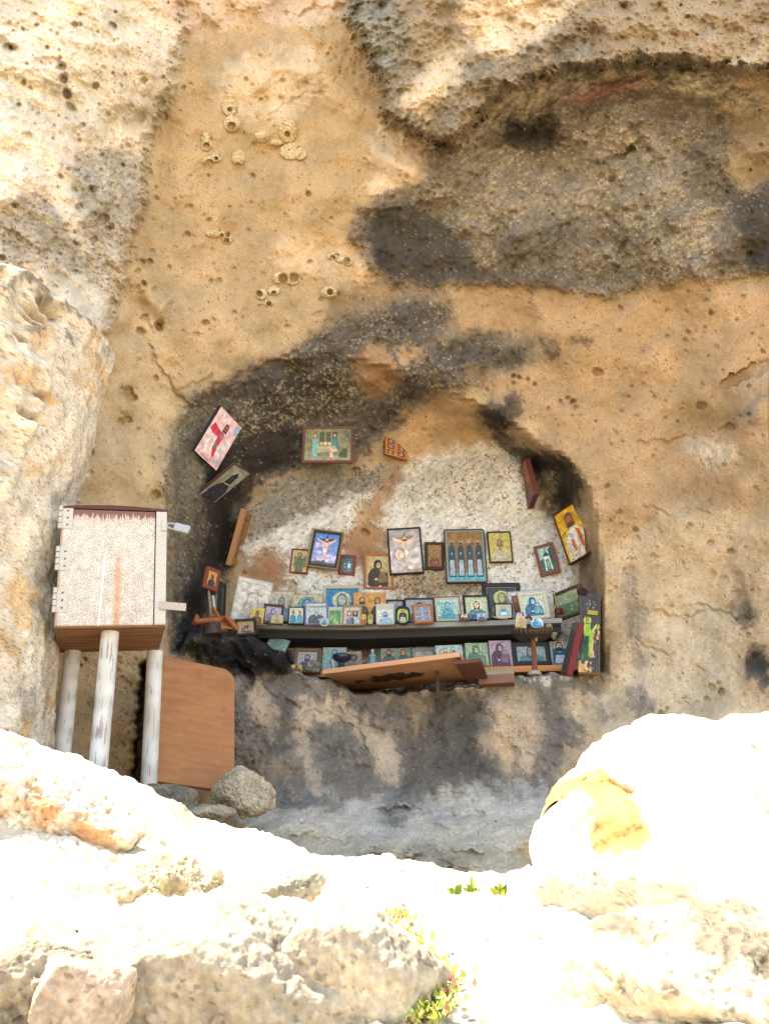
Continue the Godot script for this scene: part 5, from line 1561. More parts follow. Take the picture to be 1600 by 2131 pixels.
		"view":   # a plain faded green landscape
			pg(im, [0, 0.55, 0.3, 0.48, 0.6, 0.52, 1, 0.44, 1, 1, 0, 1], c[1])
			for k in 26:
				ell(im, rg.randf(), rg.randf_range(0.55, 0.85), rg.randf_range(0.02, 0.07), rg.randf_range(0.02, 0.06), c[2].lerp(c[0], rg.randf()))
			for k in 5:
				pg(im, [0.55 + k * 0.08, 0.1 + 0.02 * k, 0.59 + k * 0.08, 0.1 + 0.02 * k, 0.59 + k * 0.08, 0.5, 0.55 + k * 0.08, 0.5], c[0].lerp(c[1], 0.6))
		"bishop":   # gold, vestment, skin, dark, worn wood
			ell(im, 0.45, 0.24, 0.24, 0.24 * asp, Color("a5642f"))
			ell(im, 0.45, 0.24, 0.22, 0.22 * asp, c[0].darkened(0.08))
			robe(im, 0.46, 0.38, 0.37, 1.02, c[1], rg)
			for k in 240:
				var x := rg.randf_range(0.12, 0.8)
				var y := rg.randf_range(0.45, 0.98)
				if absf(x - 0.45) > 0.1 or y > 0.75:
					im.fill_rect(Rect2i(int(x * w), int(y * h), 3, 3), c[3] if rg.randf() < 0.75 else Color("8c5a2c"))
			pg(im, [0.38, 0.42, 0.52, 0.42, 0.5, 0.75, 0.42, 0.75], c[1].lightened(0.15))
			pg(im, [0.55, 0.42, 0.7, 0.5, 0.72, 0.85, 0.6, 0.82], Color("a5582c"))
			pg(im, [0.28, 0.62, 0.4, 0.6, 0.42, 0.8, 0.3, 0.85], Color("a8643a"))
			face(im, 0.45, 0.24, 0.115, asp, c[2], Color("5b4232"), true)
			pg(im, [0.6, 1.0, 0.72, 0.75, 0.85, 0.5, 1, 0.4, 1, 1], c[4])
			pg(im, [0.05, 0.44, 0.18, 0.4, 0.18, 0.43, 0.05, 0.47], Color("5f4020"))
			pg(im, [0.82, 0.3, 0.95, 0.27, 0.95, 0.3, 0.82, 0.33], Color("5f4020"))
		"greenman":   # dark board with a flaking painted figure
			var fl := noise(sd, 0.05, 4)
			for y in h:
				for x in w:
					var fx := float(x) / w
					var fy := float(y) / h
					var nn := fl.get_noise_2d(x, y)
					if (fy > 0.86 and fx < 0.5 + nn * 0.5) or (absf(fx - 0.62) < 0.10 + nn * 0.16 and fy > 0.48 and fy < 0.82) or (absf(fx - 0.92) < 0.05 + nn * 0.1 and fy > 0.4 and fy < 0.6):
						im.set_pixel(x, y, Color("b08a5c"))
			ell(im, 0.38, 0.36, 0.19, 0.05, c[1])
			pg(im, [0.2, 0.52, 0.24, 0.4, 0.36, 0.38, 0.52, 0.4, 0.56, 0.5, 0.84, 0.4, 0.88, 0.43, 0.6, 0.55, 0.5, 0.6, 0.3, 0.62], c[1])
			pg(im, [0.1, 0.8, 0.2, 0.56, 0.48, 0.56, 0.42, 0.78, 0.3, 0.82], c[2])
			pg(im, [0.45, 0.8, 0.5, 0.52, 0.66, 0.5, 0.64, 0.7, 0.52, 0.82], c[1].darkened(0.08))
			pg(im, [0.12, 0.9, 0.16, 0.78, 0.4, 0.78, 0.56, 0.9, 0.5, 0.91, 0.36, 0.8, 0.3, 0.9], c[2])
			face(im, 0.38, 0.36, 0.07, asp, Color("9a7a40"), Color("5c4a22"))
			for k in 14:
				var x := rg.randf_range(0.14, 0.6)
				var y := rg.randf_range(0.42, 0.8)
				stroke(im, x, y, x + rg.randf_range(-0.05, 0.05), y + 0.06, c[2] if k % 2 == 0 else c[1].lightened(0.2))
			for k in 9:
				ell(im, rg.randf_range(0.3, 0.8), rg.randf_range(0.1, 0.2), 0.03, 0.008, Color("8a8578"))
		"wornsaint":   # grey-green ground, dark robe
			robe(im, 0.52, 0.42, 0.42, 1.02, c[1], rg)
			ell(im, 0.55, 0.26, 0.27, 0.26 * asp + 0.06, c[0].lightened(0.18))
			pg(im, [0.36, 0.42, 0.4, 0.2, 0.55, 0.1, 0.7, 0.2, 0.74, 0.42], c[1].darkened(0.2))
			face(im, 0.55, 0.29, 0.10, asp, c[2], c[1].darkened(0.3), false, true)
			for k in 50:
				var x := rg.randf_range(0.15, 0.9)
				var y := rg.randf_range(0.5, 0.98)
				stroke(im, x, y, x + rg.randf_range(-0.06, 0.06), y + rg.randf_range(0.01, 0.05), c[1].lightened(0.3))
	# paper grain, fading in blotches, a few scratches
	var bl := noise(sd + 500, 6.0 / maxf(w, h), 4)
	for y in h:
		for x in w:
			var p := im.get_pixel(x, y)
			var k := 1.0 + 0.10 * rg.randf_range(-1, 1) + 0.25 * bl.get_noise_2d(x, y)
			im.set_pixel(x, y, Color(p.r * k, p.g * k, p.b * k).clamp())
	return im

# ------------------------------------------------------------ icons
func wall_front(qd: Array) -> float:
	var best := 99.0
	for a in 5:
		for b in 5:
			var s := a / 4.0
			var t := b / 4.0
			var top := Vector2(lerpf(qd[0], qd[2], s), lerpf(qd[1], qd[3], s))
			var bot := Vector2(lerpf(qd[6], qd[4], s), lerpf(qd[7], qd[5], s))
			var p := top.lerp(bot, t)
			best = minf(best, wall_depth(p.x, p.y))
	return best

func place(qd: Array, how: Dictionary, thick: float) -> Dictionary:
	# qd: the four corners in the photograph (upper left, upper right, lower right, lower left)
	var cu: float = (qd[0] + qd[2] + qd[4] + qd[6]) / 4.0
	var cv: float = (qd[1] + qd[3] + qd[5] + qd[7]) / 4.0
	var x: Vector3
	var y: Vector3
	var n: Vector3
	var w: float
	var h: float
	var c: Vector3
	if how.has("skew"):
		var d: float = how.get("d", 0.0)
		if d == 0.0:
			d = wall_depth(cu, cv) - how.get("gap", 0.06)
		var cc := at(cu, cv, d)
		var r := (cc - EYE).normalized()
		var e1 := r.cross(Vector3.UP).normalized()
		var e2 := e1.cross(r)
		var sc := (cc - EYE).length() / sqrt(F * F + pow(cu - 800.0, 2) + pow(cv - 1065.5, 2))
		var p := Vector2((qd[2] - qd[0] + qd[4] - qd[6]) / 2.0, (qd[3] - qd[1] + qd[5] - qd[7]) / 2.0)
		var g := Vector2((qd[6] - qd[0] + qd[4] - qd[2]) / 2.0, (qd[7] - qd[1] + qd[5] - qd[3]) / 2.0)
		var pq := p.dot(g)
		var A: float = how.skew[0] * how.skew[0]
		var bb := g.length_squared() - A * p.length_squared()
		var t := (bb + sqrt(bb * bb + 4 * A * pq * pq)) / (2 * A)
		var za: float = sqrt(maxf(t, 0.01)) * how.skew[1]
		var zb := -pq / za
		var px := e1 * p.x - e2 * p.y + r * za
		var gy := -(e1 * g.x - e2 * g.y + r * zb)
		w = px.length() * sc
		h = gy.length() * sc
		x = px.normalized()
		n = px.cross(gy).normalized()
		y = n.cross(x)
		c = cc
	else:
		var d: float = how.get("d", 0.0)
		if d == 0.0:
			d = wall_front(qd) - how.get("gap", 0.004)
		var lean := deg_to_rad(how.get("lean", 0.0))
		var yaw := deg_to_rad(how.get("yaw", 0.0))
		n = Vector3(sin(yaw) * cos(lean), sin(lean), cos(yaw) * cos(lean))
		var pv: float = (qd[5] + qd[7]) / 2.0 if lean != 0.0 else cv
		var pu: float = (qd[4] + qd[6]) / 2.0 if lean != 0.0 else cu
		var o := at(pu, pv, d)
		var pts := []
		for k in 4:
			pts.append(on_plane(qd[2 * k], qd[2 * k + 1], o, n))
		c = (pts[0] + pts[1] + pts[2] + pts[3]) / 4
		var ex: Vector3 = ((pts[1] - pts[0]) + (pts[2] - pts[3])) / 2
		var ey: Vector3 = ((pts[0] - pts[3]) + (pts[1] - pts[2])) / 2
		w = ex.length()
		h = ey.length()
		x = ex.normalized()
		y = n.cross(x)
	return {"t": Transform3D(Basis(x, y, n), c - y * h / 2 - n * thick), "w": w, "h": h, "px": w * F / (c - EYE).length()}

var pic_seed := 300

func icon(called: String, label: String, group: String, qd: Array, how: Dictionary, style: Dictionary, kind: String, cl: Array) -> Node3D:
	var th: float = style.get("t", 0.016)
	var pl := place(qd, how, th)
	var w: float = pl.w
	var h: float = pl.h
	var o := thing(called, label, style.get("cat", "icon"), pl.t, group)
	var unit := w / maxf(sqrt(pow((qd[2] - qd[0] + qd[4] - qd[6]) / 2.0, 2) + pow((qd[3] - qd[1] + qd[5] - qd[7]) / 2.0, 2)), 4.0)
	if how.has("skew"):
		unit = pl.w / pl.px
	var fw: float = style.get("fw", 0.0) * unit
	var rad: float = style.get("r", 0.0) * unit
	var px0 := Vector2(0, 0)
	var pw := w
	var ph := h
	pic_seed += 7
	if style.has("f"):
		part("frame", ring(w, h, fw, rad, 0.0, th), style.fm if style.has("fm") else plain(style.f, style.get("fr", 0.5)), o)
		pw -= 2 * fw
		ph -= 2 * fw
		var zb := th * 0.55
		part("backing", slab(outline(pw - 0.0004, ph - 0.0004, 0.0), 0.001, zb - 0.002), plain("6f5b45", 0.9), o, Transform3D(Basis(), Vector3(0, fw + 0.0002, 0)))
		px0.y = fw
		if style.has("lip"):
			var lw: float = maxf(style.lw * unit, 0.002)
			part("inner_frame", ring(pw - 0.0005, ph - 0.0005, lw, 0.0, zb - 0.001, zb + 0.004), plain(style.lip, 0.45), o, Transform3D(Basis(), Vector3(0, px0.y + 0.0002, 0)))
			pw -= 2 * lw
			ph -= 2 * lw
			px0.y += lw
		if style.has("mat"):
			var mw: float = style.mw * unit
			var mt := st_new()
			var a := outline(pw - 0.0005, ph - 0.0005, 0.0)
			var b := outline(pw - 2 * mw, ph - 2 * mw, 0.0)
			for k in 4:
				var j := (k + 1) % 4
				q(mt, Vector3(a[k].x, a[k].y, zb + 0.001), Vector3(a[j].x, a[j].y, zb + 0.001), Vector3(b[j].x, b[j].y + mw, zb + 0.001), Vector3(b[k].x, b[k].y + mw, zb + 0.001))
			part("mount", done(mt), plain(style.mat, 0.85), o, Transform3D(Basis(), Vector3(0, px0.y + 0.0002, 0)))
			pw -= 2 * mw
			ph -= 2 * mw
			px0.y += mw
		var im := picture(kind, clampi(int(pw / unit * 2.2), 24, 200), clampi(int(ph / unit * 2.2), 24, 220), cl, pic_seed)
		part("picture", slab(outline(pw, ph, 0.0), zb - 0.0018, zb), from_image(im, style.get("pr", 0.45)), o, Transform3D(Basis(), Vector3(0, px0.y, 0)))
	else:   # a bare panel with the picture on its face
		part("panel", slab(outline(w, h, rad), 0.0, th - 0.001, minf(0.0015, th * 0.2)), plain(style.get("p", "8a6a48"), 0.75), o)
		var bw: float = style.get("b", 0.5) * unit
		var rr := maxf(rad - bw, 0.0)
		var im := picture(kind, clampi(int((w - 2 * bw) / unit * 2.2), 24, 200), clampi(int((h - 2 * bw) / unit * 2.2), 24, 220), cl, pic_seed)
		var up: float = style.get("bt", style.get("b", 0.5)) * unit
		var dn: float = style.get("bb", style.get("b", 0.5)) * unit
		part("picture", slab(outline(w - 2 * bw, h - up - dn, rr), th - 0.001, th), from_image(im, style.get("pr", 0.5)), o, Transform3D(Basis(), Vector3(0, dn, 0)))
	if style.has("hook"):
		part("hanging_ring", tube([Vector3(-0.006, h, th * 0.5), Vector3(-0.004, h + 0.012, th * 0.5), Vector3(0.004, h + 0.012, th * 0.5), Vector3(0.006, h, th * 0.5)], [0.002, 0.002, 0.002, 0.002], 6), plain("4a4038", 0.5, 0.6), o)
	return o

const WALLG := "icons hung on the niche wall"
const BACKG := "pictures standing along the back of the grey shelf"
const FRONTG := "small icons along the front of the grey shelf"
const LOWG := "pictures on the plank under the grey shelf"

func build_icons() -> void:
	var W := {}
	# hung on the wall
	icon("painted_icon", "pink painted panel of a rider on a white horse, tilted on the sooty rock", WALLG, [454, 845, 501, 885, 457.5, 980, 410.5, 944], {"skew": [1.35, 1.0], "gap": 0.10}, {"p": "2c1f22", "b": 0.6, "t": 0.025}, "rider", ["d9b9bd", "c23f55", "d8d3d2", "8fa3c4"])
	icon("painted_icon", "tilted grey-green panel of a hooded saint in a violet robe", WALLG, [484.7, 966, 516, 980.6, 447, 1054, 409.7, 1041], {"skew": [2.0, 1.0], "gap": 0.13}, {"p": "5a3a28", "b": 0.6, "t": 0.022}, "wornsaint", ["93998a", "3b3847", "4a4340"])
	icon("framed_picture", "wide red-framed picture of a family meal hung on black soot", WALLG, [630, 886.5, 735.6, 885.6, 734.7, 962, 627.8, 963], {"gap": 0.012, "lean": 0.0}, {"f": "6a3a2c", "fw": 5.5, "t": 0.018, "cat": "picture"}, "scene", ["6d6a45", "46432e", "9a9468", "3c6a66"])
	icon("painted_icon", "small orange wooden panel with little prints beside the bare ochre patch", WALLG, [802.5, 907, 848, 921.5, 847, 957.5, 801, 944], {"skew": [0.86, 1.0], "gap": 0.03}, {"p": "9a5a2c", "b": 1.5, "t": 0.02}, "panels", ["b87440", "2f6f66", "6d3c24"])
	icon("framed_icon", "red-framed icon of an angel in faded green beside the gilt crucifixion", WALLG, [607.7, 1140, 645, 1144, 641, 1193, 602, 1192], {"gap": 0.006}, {"f": "8a2f25", "fw": 3, "t": 0.015}, "angel", ["a99a66", "6a6d42", "5a5f40"])
	icon("framed_icon", "tilted gilt and black frame with a crucifixion under a violet sky", WALLG, [652, 1098.5, 717, 1107, 702, 1185.7, 635.8, 1177], {"gap": 0.03}, {"f": "a58a52", "fw": 3, "lip": "1f1a1a", "lw": 5, "t": 0.026, "hook": 1}, "cross", ["4a6fae", "a49bbb", "3a2a26", "cfa592"])
	icon("framed_icon", "tiny red-bordered print of pale blue figures hung beside the gilt crucifixion", WALLG, [708, 1153.5, 742.5, 1156, 737.5, 1197, 702, 1195], {"gap": 0.006}, {"f": "7a3427", "fw": 6, "t": 0.012}, "group", ["3f5a62", "b9c9c9", "31464e"])
	icon("framed_icon", "orange wood frame with a sepia mother and child hung over the shelf", WALLG, [758, 1150, 820, 1150, 819, 1226, 755, 1226.4], {"gap": 0.006}, {"f": "a8683f", "fw": 6, "t": 0.02}, "mother", ["a08d5d", "3a2b20", "b59c66", "6e5534", "b7a06a"])
	icon("framed_icon", "thin black frame with a crucifixion and a mourning face in pale tones", WALLG, [805.4, 1099.6, 875, 1096, 882.5, 1192, 810.5, 1196.5], {"gap": 0.01}, {"f": "1f1d1e", "fw": 3.5, "t": 0.018}, "cross", ["8f8a86", "b9ada4", "8a7458", "c7aa8c", "a9a09a"])
	icon("painted_icon", "small dark brown panel of a gold veiled head hung between two larger frames", WALLG, [884, 1127.5, 924.5, 1128, 925, 1186, 883.4, 1185], {"gap": 0.004}, {"p": "3d271d", "b": 7, "t": 0.022, "hook": 1}, "bust", ["7d6238", "6b3f2c", "9a7648", "46281c", "8d7040"])
	icon("framed_icon", "large turquoise-edged panel of four robed monks standing side by side", WALLG, [924, 1101, 1007.6, 1100, 1015, 1211.5, 927.5, 1213], {"gap": 0.012}, {"f": "6b3b33", "fw": 2.5, "lip": "6f9f9a", "lw": 3, "r": 5, "t": 0.022, "hook": 1}, "standing", ["7a5a30", "5f9aa2", "24404a", "2c3f4a", "27444e", "2a3c47"])
	icon("framed_icon", "narrow black frame with a crowned saint on yellow hung beside the four monks", WALLG, [1012.4, 1106, 1061.6, 1105, 1069, 1169.5, 1018.4, 1171], {"gap": 0.005}, {"f": "3a3424", "fw": 3, "t": 0.014, "hook": 1}, "bearded", ["a89a52", "a79f80", "9d8558", "6b5a38", "b5a65c"])
	icon("framed_icon", "red-brown frame with a white garden chapel hung below the gold bishop", WALLG, [1112.6, 1136.5, 1154, 1126.6, 1162, 1189.6, 1120.4, 1201], {"gap": 0.012, "yaw": -18.0}, {"f": "80462f", "fw": 7, "t": 0.016}, "chapel", ["8fb0a4", "c9cfbd", "2f5f57"])
	icon("framed_icon", "tall gold panel of a bishop in a chequered vestment, worn at one side", WALLG, [1152, 1064, 1208, 1039, 1235, 1142.5, 1173.5, 1177], {"skew": [1.6, -1.0], "gap": 0.13}, {"f": "4b2a22", "fw": 3, "t": 0.03}, "bishop", ["c49a2e", "c5bfae", "9a5a3a", "2c2622", "5a4634"])
	icon("painted_icon", "brown panel seen almost edge-on under the black hollow", WALLG, [1082, 982.5, 1095.5, 958.5, 1107, 1026, 1094, 1063.5], {"skew": [1.3, -1.0], "gap": 0.05}, {"p": "6e372c", "b": 1.0, "t": 0.035}, "bust", ["8a5a3c", "5d4648", "8a5c44", "4a302a", "9a6a44"])
	icon("framed_picture", "deep pale-wood frame seen edge-on against the dark left side of the niche", WALLG, [509, 1068, 522, 1061, 501, 1190, 488, 1170], {"skew": [1.3, 1.0], "gap": 0.10}, {"f": "a9784a", "fw": 16, "t": 0.035, "cat": "picture"}, "faded", ["8a6a45", "6f5436", "4a3826"])
	icon("painted_icon", "small red-brown board with a tiny dark print, propped on a pale stick", WALLG, [429, 1178, 459, 1186.5, 455.6, 1231, 424, 1222], {"skew": [1.3, 1.0], "d": 3.66}, {"p": "80402c", "b": 8, "r": 3, "t": 0.014}, "bust", ["b08048", "2a2f33", "6a4a35", "1f1c1c", "a5763e"])
	# back row on the grey shelf
	icon("drawing_sheet", "large white pencil drawing of a long-haired head crowned with thorns", BACKG, [494, 1195, 566.5, 1215, 556, 1297, 482, 1294], {"skew": [1.25, 1.0], "d": 3.86}, {"p": "b9b5aa", "b": 3, "t": 0.014, "cat": "drawing"}, "sketch", ["b3afa4"])
	icon("framed_icon", "thick pale stone slab with a blue hooded head behind the thorn drawing", BACKG, [560, 1228, 614, 1228, 612, 1292, 556, 1292], {"d": 4.06, "lean": 8.0}, {"p": "a89472", "b": 4, "t": 0.04}, "bust", ["a79f86", "5b7a80", "8f8a78", "3f5a66", "b0a88e"])
	icon("painted_icon", "cream panel of a teal veiled head behind the purple-framed saint", BACKG, [609.6, 1237, 675.6, 1236, 668, 1295, 601, 1295], {"d": 4.0, "lean": 12.0}, {"p": "9c8c68", "b": 2, "r": 2, "t": 0.022}, "bust", ["a39a7a", "44686e", "8b8d7c", "35565f", "5f8488"])
	icon("framed_icon", "white frame with a long-haired face in a pale disc on blue", BACKG, [672, 1218, 753.5, 1217.6, 751, 1297, 668, 1297], {"d": 4.05, "lean": 8.0}, {"f": "b5ab92", "fw": 7, "t": 0.02}, "bust", ["2b6a8c", "4a6a70", "9aa392", "4d5f5f", "a5a084"])
	icon("painted_icon", "gold panel of two brown-robed saints on the grey shelf", BACKG, [735.6, 1232.7, 803, 1232, 803, 1298, 734, 1298], {"d": 3.99, "lean": 9.0}, {"p": "7d5a30", "b": 0.6, "t": 0.02}, "pair", ["a4793c", "4e3a26", "433222"])
	icon("framed_icon", "small plain black frame behind the white rounded icon", BACKG, [804, 1247, 842, 1247, 841, 1297, 803, 1297], {"d": 4.05, "lean": 8.0}, {"f": "1c1b1b", "fw": 3.5, "t": 0.016}, "faded", ["84868a", "6a7a82", "4a4a50"])
	icon("framed_icon", "wide black frame of a grey print behind the black arched icon", BACKG, [842, 1244.5, 906, 1243, 904, 1296, 841, 1297], {"d": 4.03, "lean": 9.0}, {"f": "232122", "fw": 3.5, "t": 0.016}, "bust", ["8d8b90", "4a5558", "8a857e", "34383a", "7f8284"])
	icon("framed_icon", "cream-edged frame with a worn turquoise print on the grey shelf", BACKG, [905.6, 1241.5, 959, 1240, 957.5, 1291.5, 903.5, 1294], {"d": 3.95, "lean": 10.0}, {"f": "8a6a48", "fw": 1.5, "mat": "bcb191", "mw": 4.5, "t": 0.016}, "faded", ["94aaa2", "3f7f8a", "35606c"])
	icon("framed_icon", "black and gilt frame with a crowned long-haired angel on pale green", BACKG, [964.5, 1238, 1018.4, 1237, 1020.5, 1289.5, 964.5, 1291.5], {"d": 3.93, "lean": 10.0}, {"f": "1e1c1b", "fw": 4, "lip": "a08a58", "lw": 1.2, "t": 0.02}, "crowned", ["93a78c", "3f6f74", "b39f80", "55402c", "b8ad86"])
	icon("framed_icon", "big black frame with a gilt edge and a yellow disc, behind the angel", BACKG, [1004.6, 1212.4, 1085, 1212, 1086, 1290, 1006, 1291], {"d": 4.02, "lean": 8.0}, {"f": "1a1918", "fw": 9, "lip": "8f8f88", "lw": 1.5, "t": 0.03}, "bust", ["3a3a38", "5f6048", "9a9a68", "6d6a44", "a5a466"])
	icon("painted_icon", "pale lilac board slanting behind the white-framed mother", BACKG, [1058, 1234, 1126.4, 1223, 1130, 1287, 1061, 1289], {"d": 3.99, "lean": 9.0}, {"p": "a7a2a8", "b": 3, "t": 0.012}, "faded", ["a9a6aa", "9a98a2", "77757c"])
	icon("painted_icon", "plain brown wooden board peeping out beside the white-framed mother", BACKG, [1068.5, 1240, 1098, 1236, 1101, 1288, 1071, 1289], {"d": 3.95, "lean": 9.0}, {"p": "7d4f30", "b": 2, "t": 0.014}, "faded", ["7a5636", "66452b", "4a3020"])
	icon("framed_icon", "white frame with a blue print of an embracing mother and child", BACKG, [1080.5, 1233, 1139, 1229.5, 1142, 1284, 1083, 1290], {"d": 3.86, "lean": 9.0}, {"f": "c3bda9", "fw": 7, "t": 0.018}, "mother", ["a3a994", "2f5a72", "8fa9a8", "5f8a96", "8ea3a0"])
	icon("framed_picture", "wooden frame with a faded green picture at the right end of the shelf", BACKG, [1150, 1236, 1206, 1214, 1204, 1279, 1151, 1290], {"skew": [0.78, -1.0], "d": 3.95}, {"f": "5d4332", "fw": 6, "t": 0.022, "cat": "picture"}, "view", ["8d9c7c", "5a6f55", "3c5546"])
	# front row on the grey shelf
	icon("icon_card", "yellow card of a bowed brown figure in front of the thorn drawing", FRONTG, [523, 1263.5, 551, 1266, 548, 1297, 519.5, 1296], {"d": 3.80, "lean": 8.0}, {"p": "a3924a", "b": 0.4, "t": 0.006}, "bust", ["a8994e", "6a4436", "8a5f42", "5a3a2c", "b0a058"])
	icon("framed_icon", "brown and black frame with a mauve print beside the yellow card", FRONTG, [546, 1252.5, 592, 1261, 589, 1297, 550, 1297], {"d": 3.83, "lean": 10.0, "yaw": 12.0}, {"f": "8a4f34", "fw": 2, "lip": "221e1e", "lw": 3, "t": 0.018}, "mother", ["8f8592", "6a6272", "a59aa0", "7d7486", "a097a2"])
	icon("icon_card", "little lacy cream card in front of the mauve print", FRONTG, [564, 1279, 589.6, 1280, 589, 1297, 563, 1297], {"d": 3.79, "lean": 8.0}, {"p": "a49a84", "b": 2, "t": 0.006}, "faded", ["b0a584", "8a7a42", "6d6048"])
	icon("framed_icon", "narrow black-edged icon of two blue heads with a green corner", FRONTG, [604, 1262, 638, 1262, 629, 1298.5, 596, 1298], {"d": 3.88, "lean": 16.0, "yaw": 6.0}, {"f": "1d1c20", "fw": 2.2, "t": 0.012}, "pair", ["a9aa90", "3f7286", "4a7f94"])
	icon("framed_icon", "purple-framed saint in a grey robe with Greek lettering above", FRONTG, [640, 1252.5, 686.6, 1252.5, 678, 1299, 629, 1299], {"d": 3.90, "lean": 18.0, "yaw": 6.0}, {"f": "8b78ae", "fw": 3, "t": 0.012}, "bearded", ["9fa8a0", "4a4c4e", "a5aaa0", "8c9490", "a5aca2"])
	icon("framed_icon", "white-bordered print of green figures beside the purple-framed saint", FRONTG, [685, 1262.7, 714, 1262.7, 710, 1300, 681, 1300], {"d": 3.92, "lean": 12.0}, {"p": "b8b4a2", "b": 2.5, "bt": 8.5, "bb": 1.0, "t": 0.010}, "group", ["4d7a4a", "8fb87a", "2e4f33"])
	icon("framed_icon", "beige panel with four small scenes in front of the two saints", FRONTG, [716, 1259.4, 756, 1259.4, 750, 1300.6, 708.6, 1300.6], {"d": 3.92, "lean": 14.0}, {"f": "93846e", "fw": 3.5, "t": 0.014}, "four", ["a99c82", "8d7a80", "466a80", "4a3d34"])
	icon("icon_card", "tiny arched yellow icon with red figures", FRONTG, [751, 1277.5, 762.5, 1277.5, 762, 1300.5, 750, 1300.5], {"d": 3.92, "lean": 5.0}, {"p": "a08c4a", "b": 0.6, "r": 5.4, "t": 0.01}, "pair", ["b09a4e", "8f4a3a", "7d3f32"])
	icon("icon_card", "tiny arched olive icon of a grey figure", FRONTG, [764, 1276.5, 777.5, 1276.5, 777.5, 1300, 763.6, 1300], {"d": 3.92, "lean": 5.0}, {"p": "6a6038", "b": 1.8, "r": 6.2, "t": 0.01}, "bust", ["8a8448", "a09a5c", "9a925c", "5c562e", "77703c"])
	icon("painted_icon", "white rounded panel with a bearded face in blue ink", FRONTG, [784.5, 1256, 821, 1255, 820, 1299, 780, 1299.5], {"d": 3.90, "lean": 10.0}, {"p": "bdb8a5", "b": 2.5, "bt": 14, "bb": 1.0, "r": 5, "t": 0.016}, "bearded", ["b4b5a6", "7f95a0", "a9b0ac", "22466e", "9db0b0"])
	icon("painted_icon", "black arched icon of a dark figure on lime green", FRONTG, [824, 1260, 852, 1260, 854, 1298, 822, 1298], {"d": 3.88, "lean": 8.0}, {"p": "201e1c", "b": 4, "bt": 8, "bb": 2, "r": 12, "t": 0.016}, "standing", ["8fa03c", "6f8a34", "2c3020"])
	icon("framed_icon", "orange wooden frame with six small grey prints and a blue band", FRONTG, [863, 1258, 903, 1255, 897.5, 1294, 856, 1297], {"d": 3.87, "lean": 14.0}, {"f": "a86a32", "fw": 4.5, "t": 0.02}, "panels", ["8f909a", "3a6fa0", "6b6c74"])
	icon("icon_card", "tiny red-brown card with a white haloed face below the angel", FRONTG, [955, 1277.6, 977.6, 1277, 977, 1291.5, 954.5, 1292], {"d": 3.86, "lean": 4.0}, {"p": "5d2f26", "b": 0.6, "t": 0.008}, "bust", ["6a3a2e", "3a3230", "b5aa98", "2a2422", "bdb6a6"])
	icon("icon_card", "tiny mauve card with a dark-haired head below the angel", FRONTG, [992, 1276, 1011.5, 1275.5, 1011, 1290, 992, 1290.5], {"d": 3.85, "lean": 4.0}, {"p": "8f8698", "b": 0.6, "t": 0.008}, "bust", ["979aa6", "3c4a6a", "a59a92", "26242a", "a0a4b0"])
	icon("framed_icon", "small black frame with a white mount and a tiny blue figure", FRONTG, [1026.5, 1255, 1066, 1255, 1067, 1287, 1031, 1288], {"d": 3.88, "lean": 8.0, "yaw": -6.0}, {"f": "1b1a1a", "fw": 2.4, "mat": "bdb9a8", "mw": 5, "t": 0.014}, "standing", ["9a9a84", "77806c", "5f8aa0"])
	icon("icon_card", "tiny purple card with a white disc behind the candle tray", FRONTG, [1071.5, 1274.5, 1090, 1274, 1090, 1288, 1071.5, 1288], {"d": 3.85, "lean": 4.0}, {"p": "57405c", "b": 0.8, "t": 0.008}, "bust", ["5d4a66", "a8a49c", "b5b0a4", "4a3d50", "c0bcb0"])
	# left corner
	icon("framed_icon", "small black-framed print of two angels leaning at the left end of the shelf", "things in the left corner of the niche", [490, 1291, 533, 1282.5, 535, 1324, 488.6, 1320], {"d": 3.72, "lean": 10.0, "yaw": 10.0}, {"f": "1f1918", "fw": 5.5, "t": 0.02}, "group", ["8a7a4a", "b0846a", "3a2a22"])
	icon("framed_picture", "dark narrow frame leaning sideways behind the wooden tray", "things in the left corner of the niche", [459, 1208, 469, 1216, 473, 1288, 462, 1289], {"skew": [1.4, 1.0], "d": 3.78}, {"f": "1d1c1b", "fw": 9, "t": 0.02, "cat": "picture"}, "faded", ["4a4f4a", "3c423e", "2a2c2a"])
	# under the shelf
	icon("framed_icon", "tilted pale teal glass picture under the left end of the shelf", LOWG, [561.5, 1328, 609, 1328, 589, 1363, 553, 1341], {"d": 3.98, "lean": 20.0}, {"p": "5c5f52", "b": 0.8, "t": 0.01}, "faded", ["83968e", "6b8a86", "55706e"])
	icon("framed_icon", "ornate gilt frame with a bearded saint in blue under the shelf", LOWG, [618, 1348, 675.6, 1348, 660, 1398, 604, 1396], {"d": 3.95, "lean": 18.0, "yaw": 4.0}, {"f": "6b5330", "fw": 8, "t": 0.024}, "bearded", ["8a8a80", "33425c", "8d7f70", "26303f", "979488"])
	icon("icon_card", "little yellow card of a brown figure in front of the ornate gilt frame", LOWG, [608, 1383, 630, 1383, 627, 1397, 604, 1397], {"d": 3.86, "lean": 10.0}, {"p": "9a8330", "b": 0.4, "t": 0.006}, "bust", ["a38c36", "53391f", "6f4f2c", "46311c", "a8923e"])
	icon("painted_icon", "pale blue-green painted panel behind the dark goblet", LOWG, [677, 1347.4, 728, 1347.4, 714, 1392, 665, 1392], {"d": 4.02, "lean": 16.0}, {"p": "77807a", "b": 0.6, "t": 0.012}, "faded", ["8a9c94", "6f9a94", "3f5a60"])
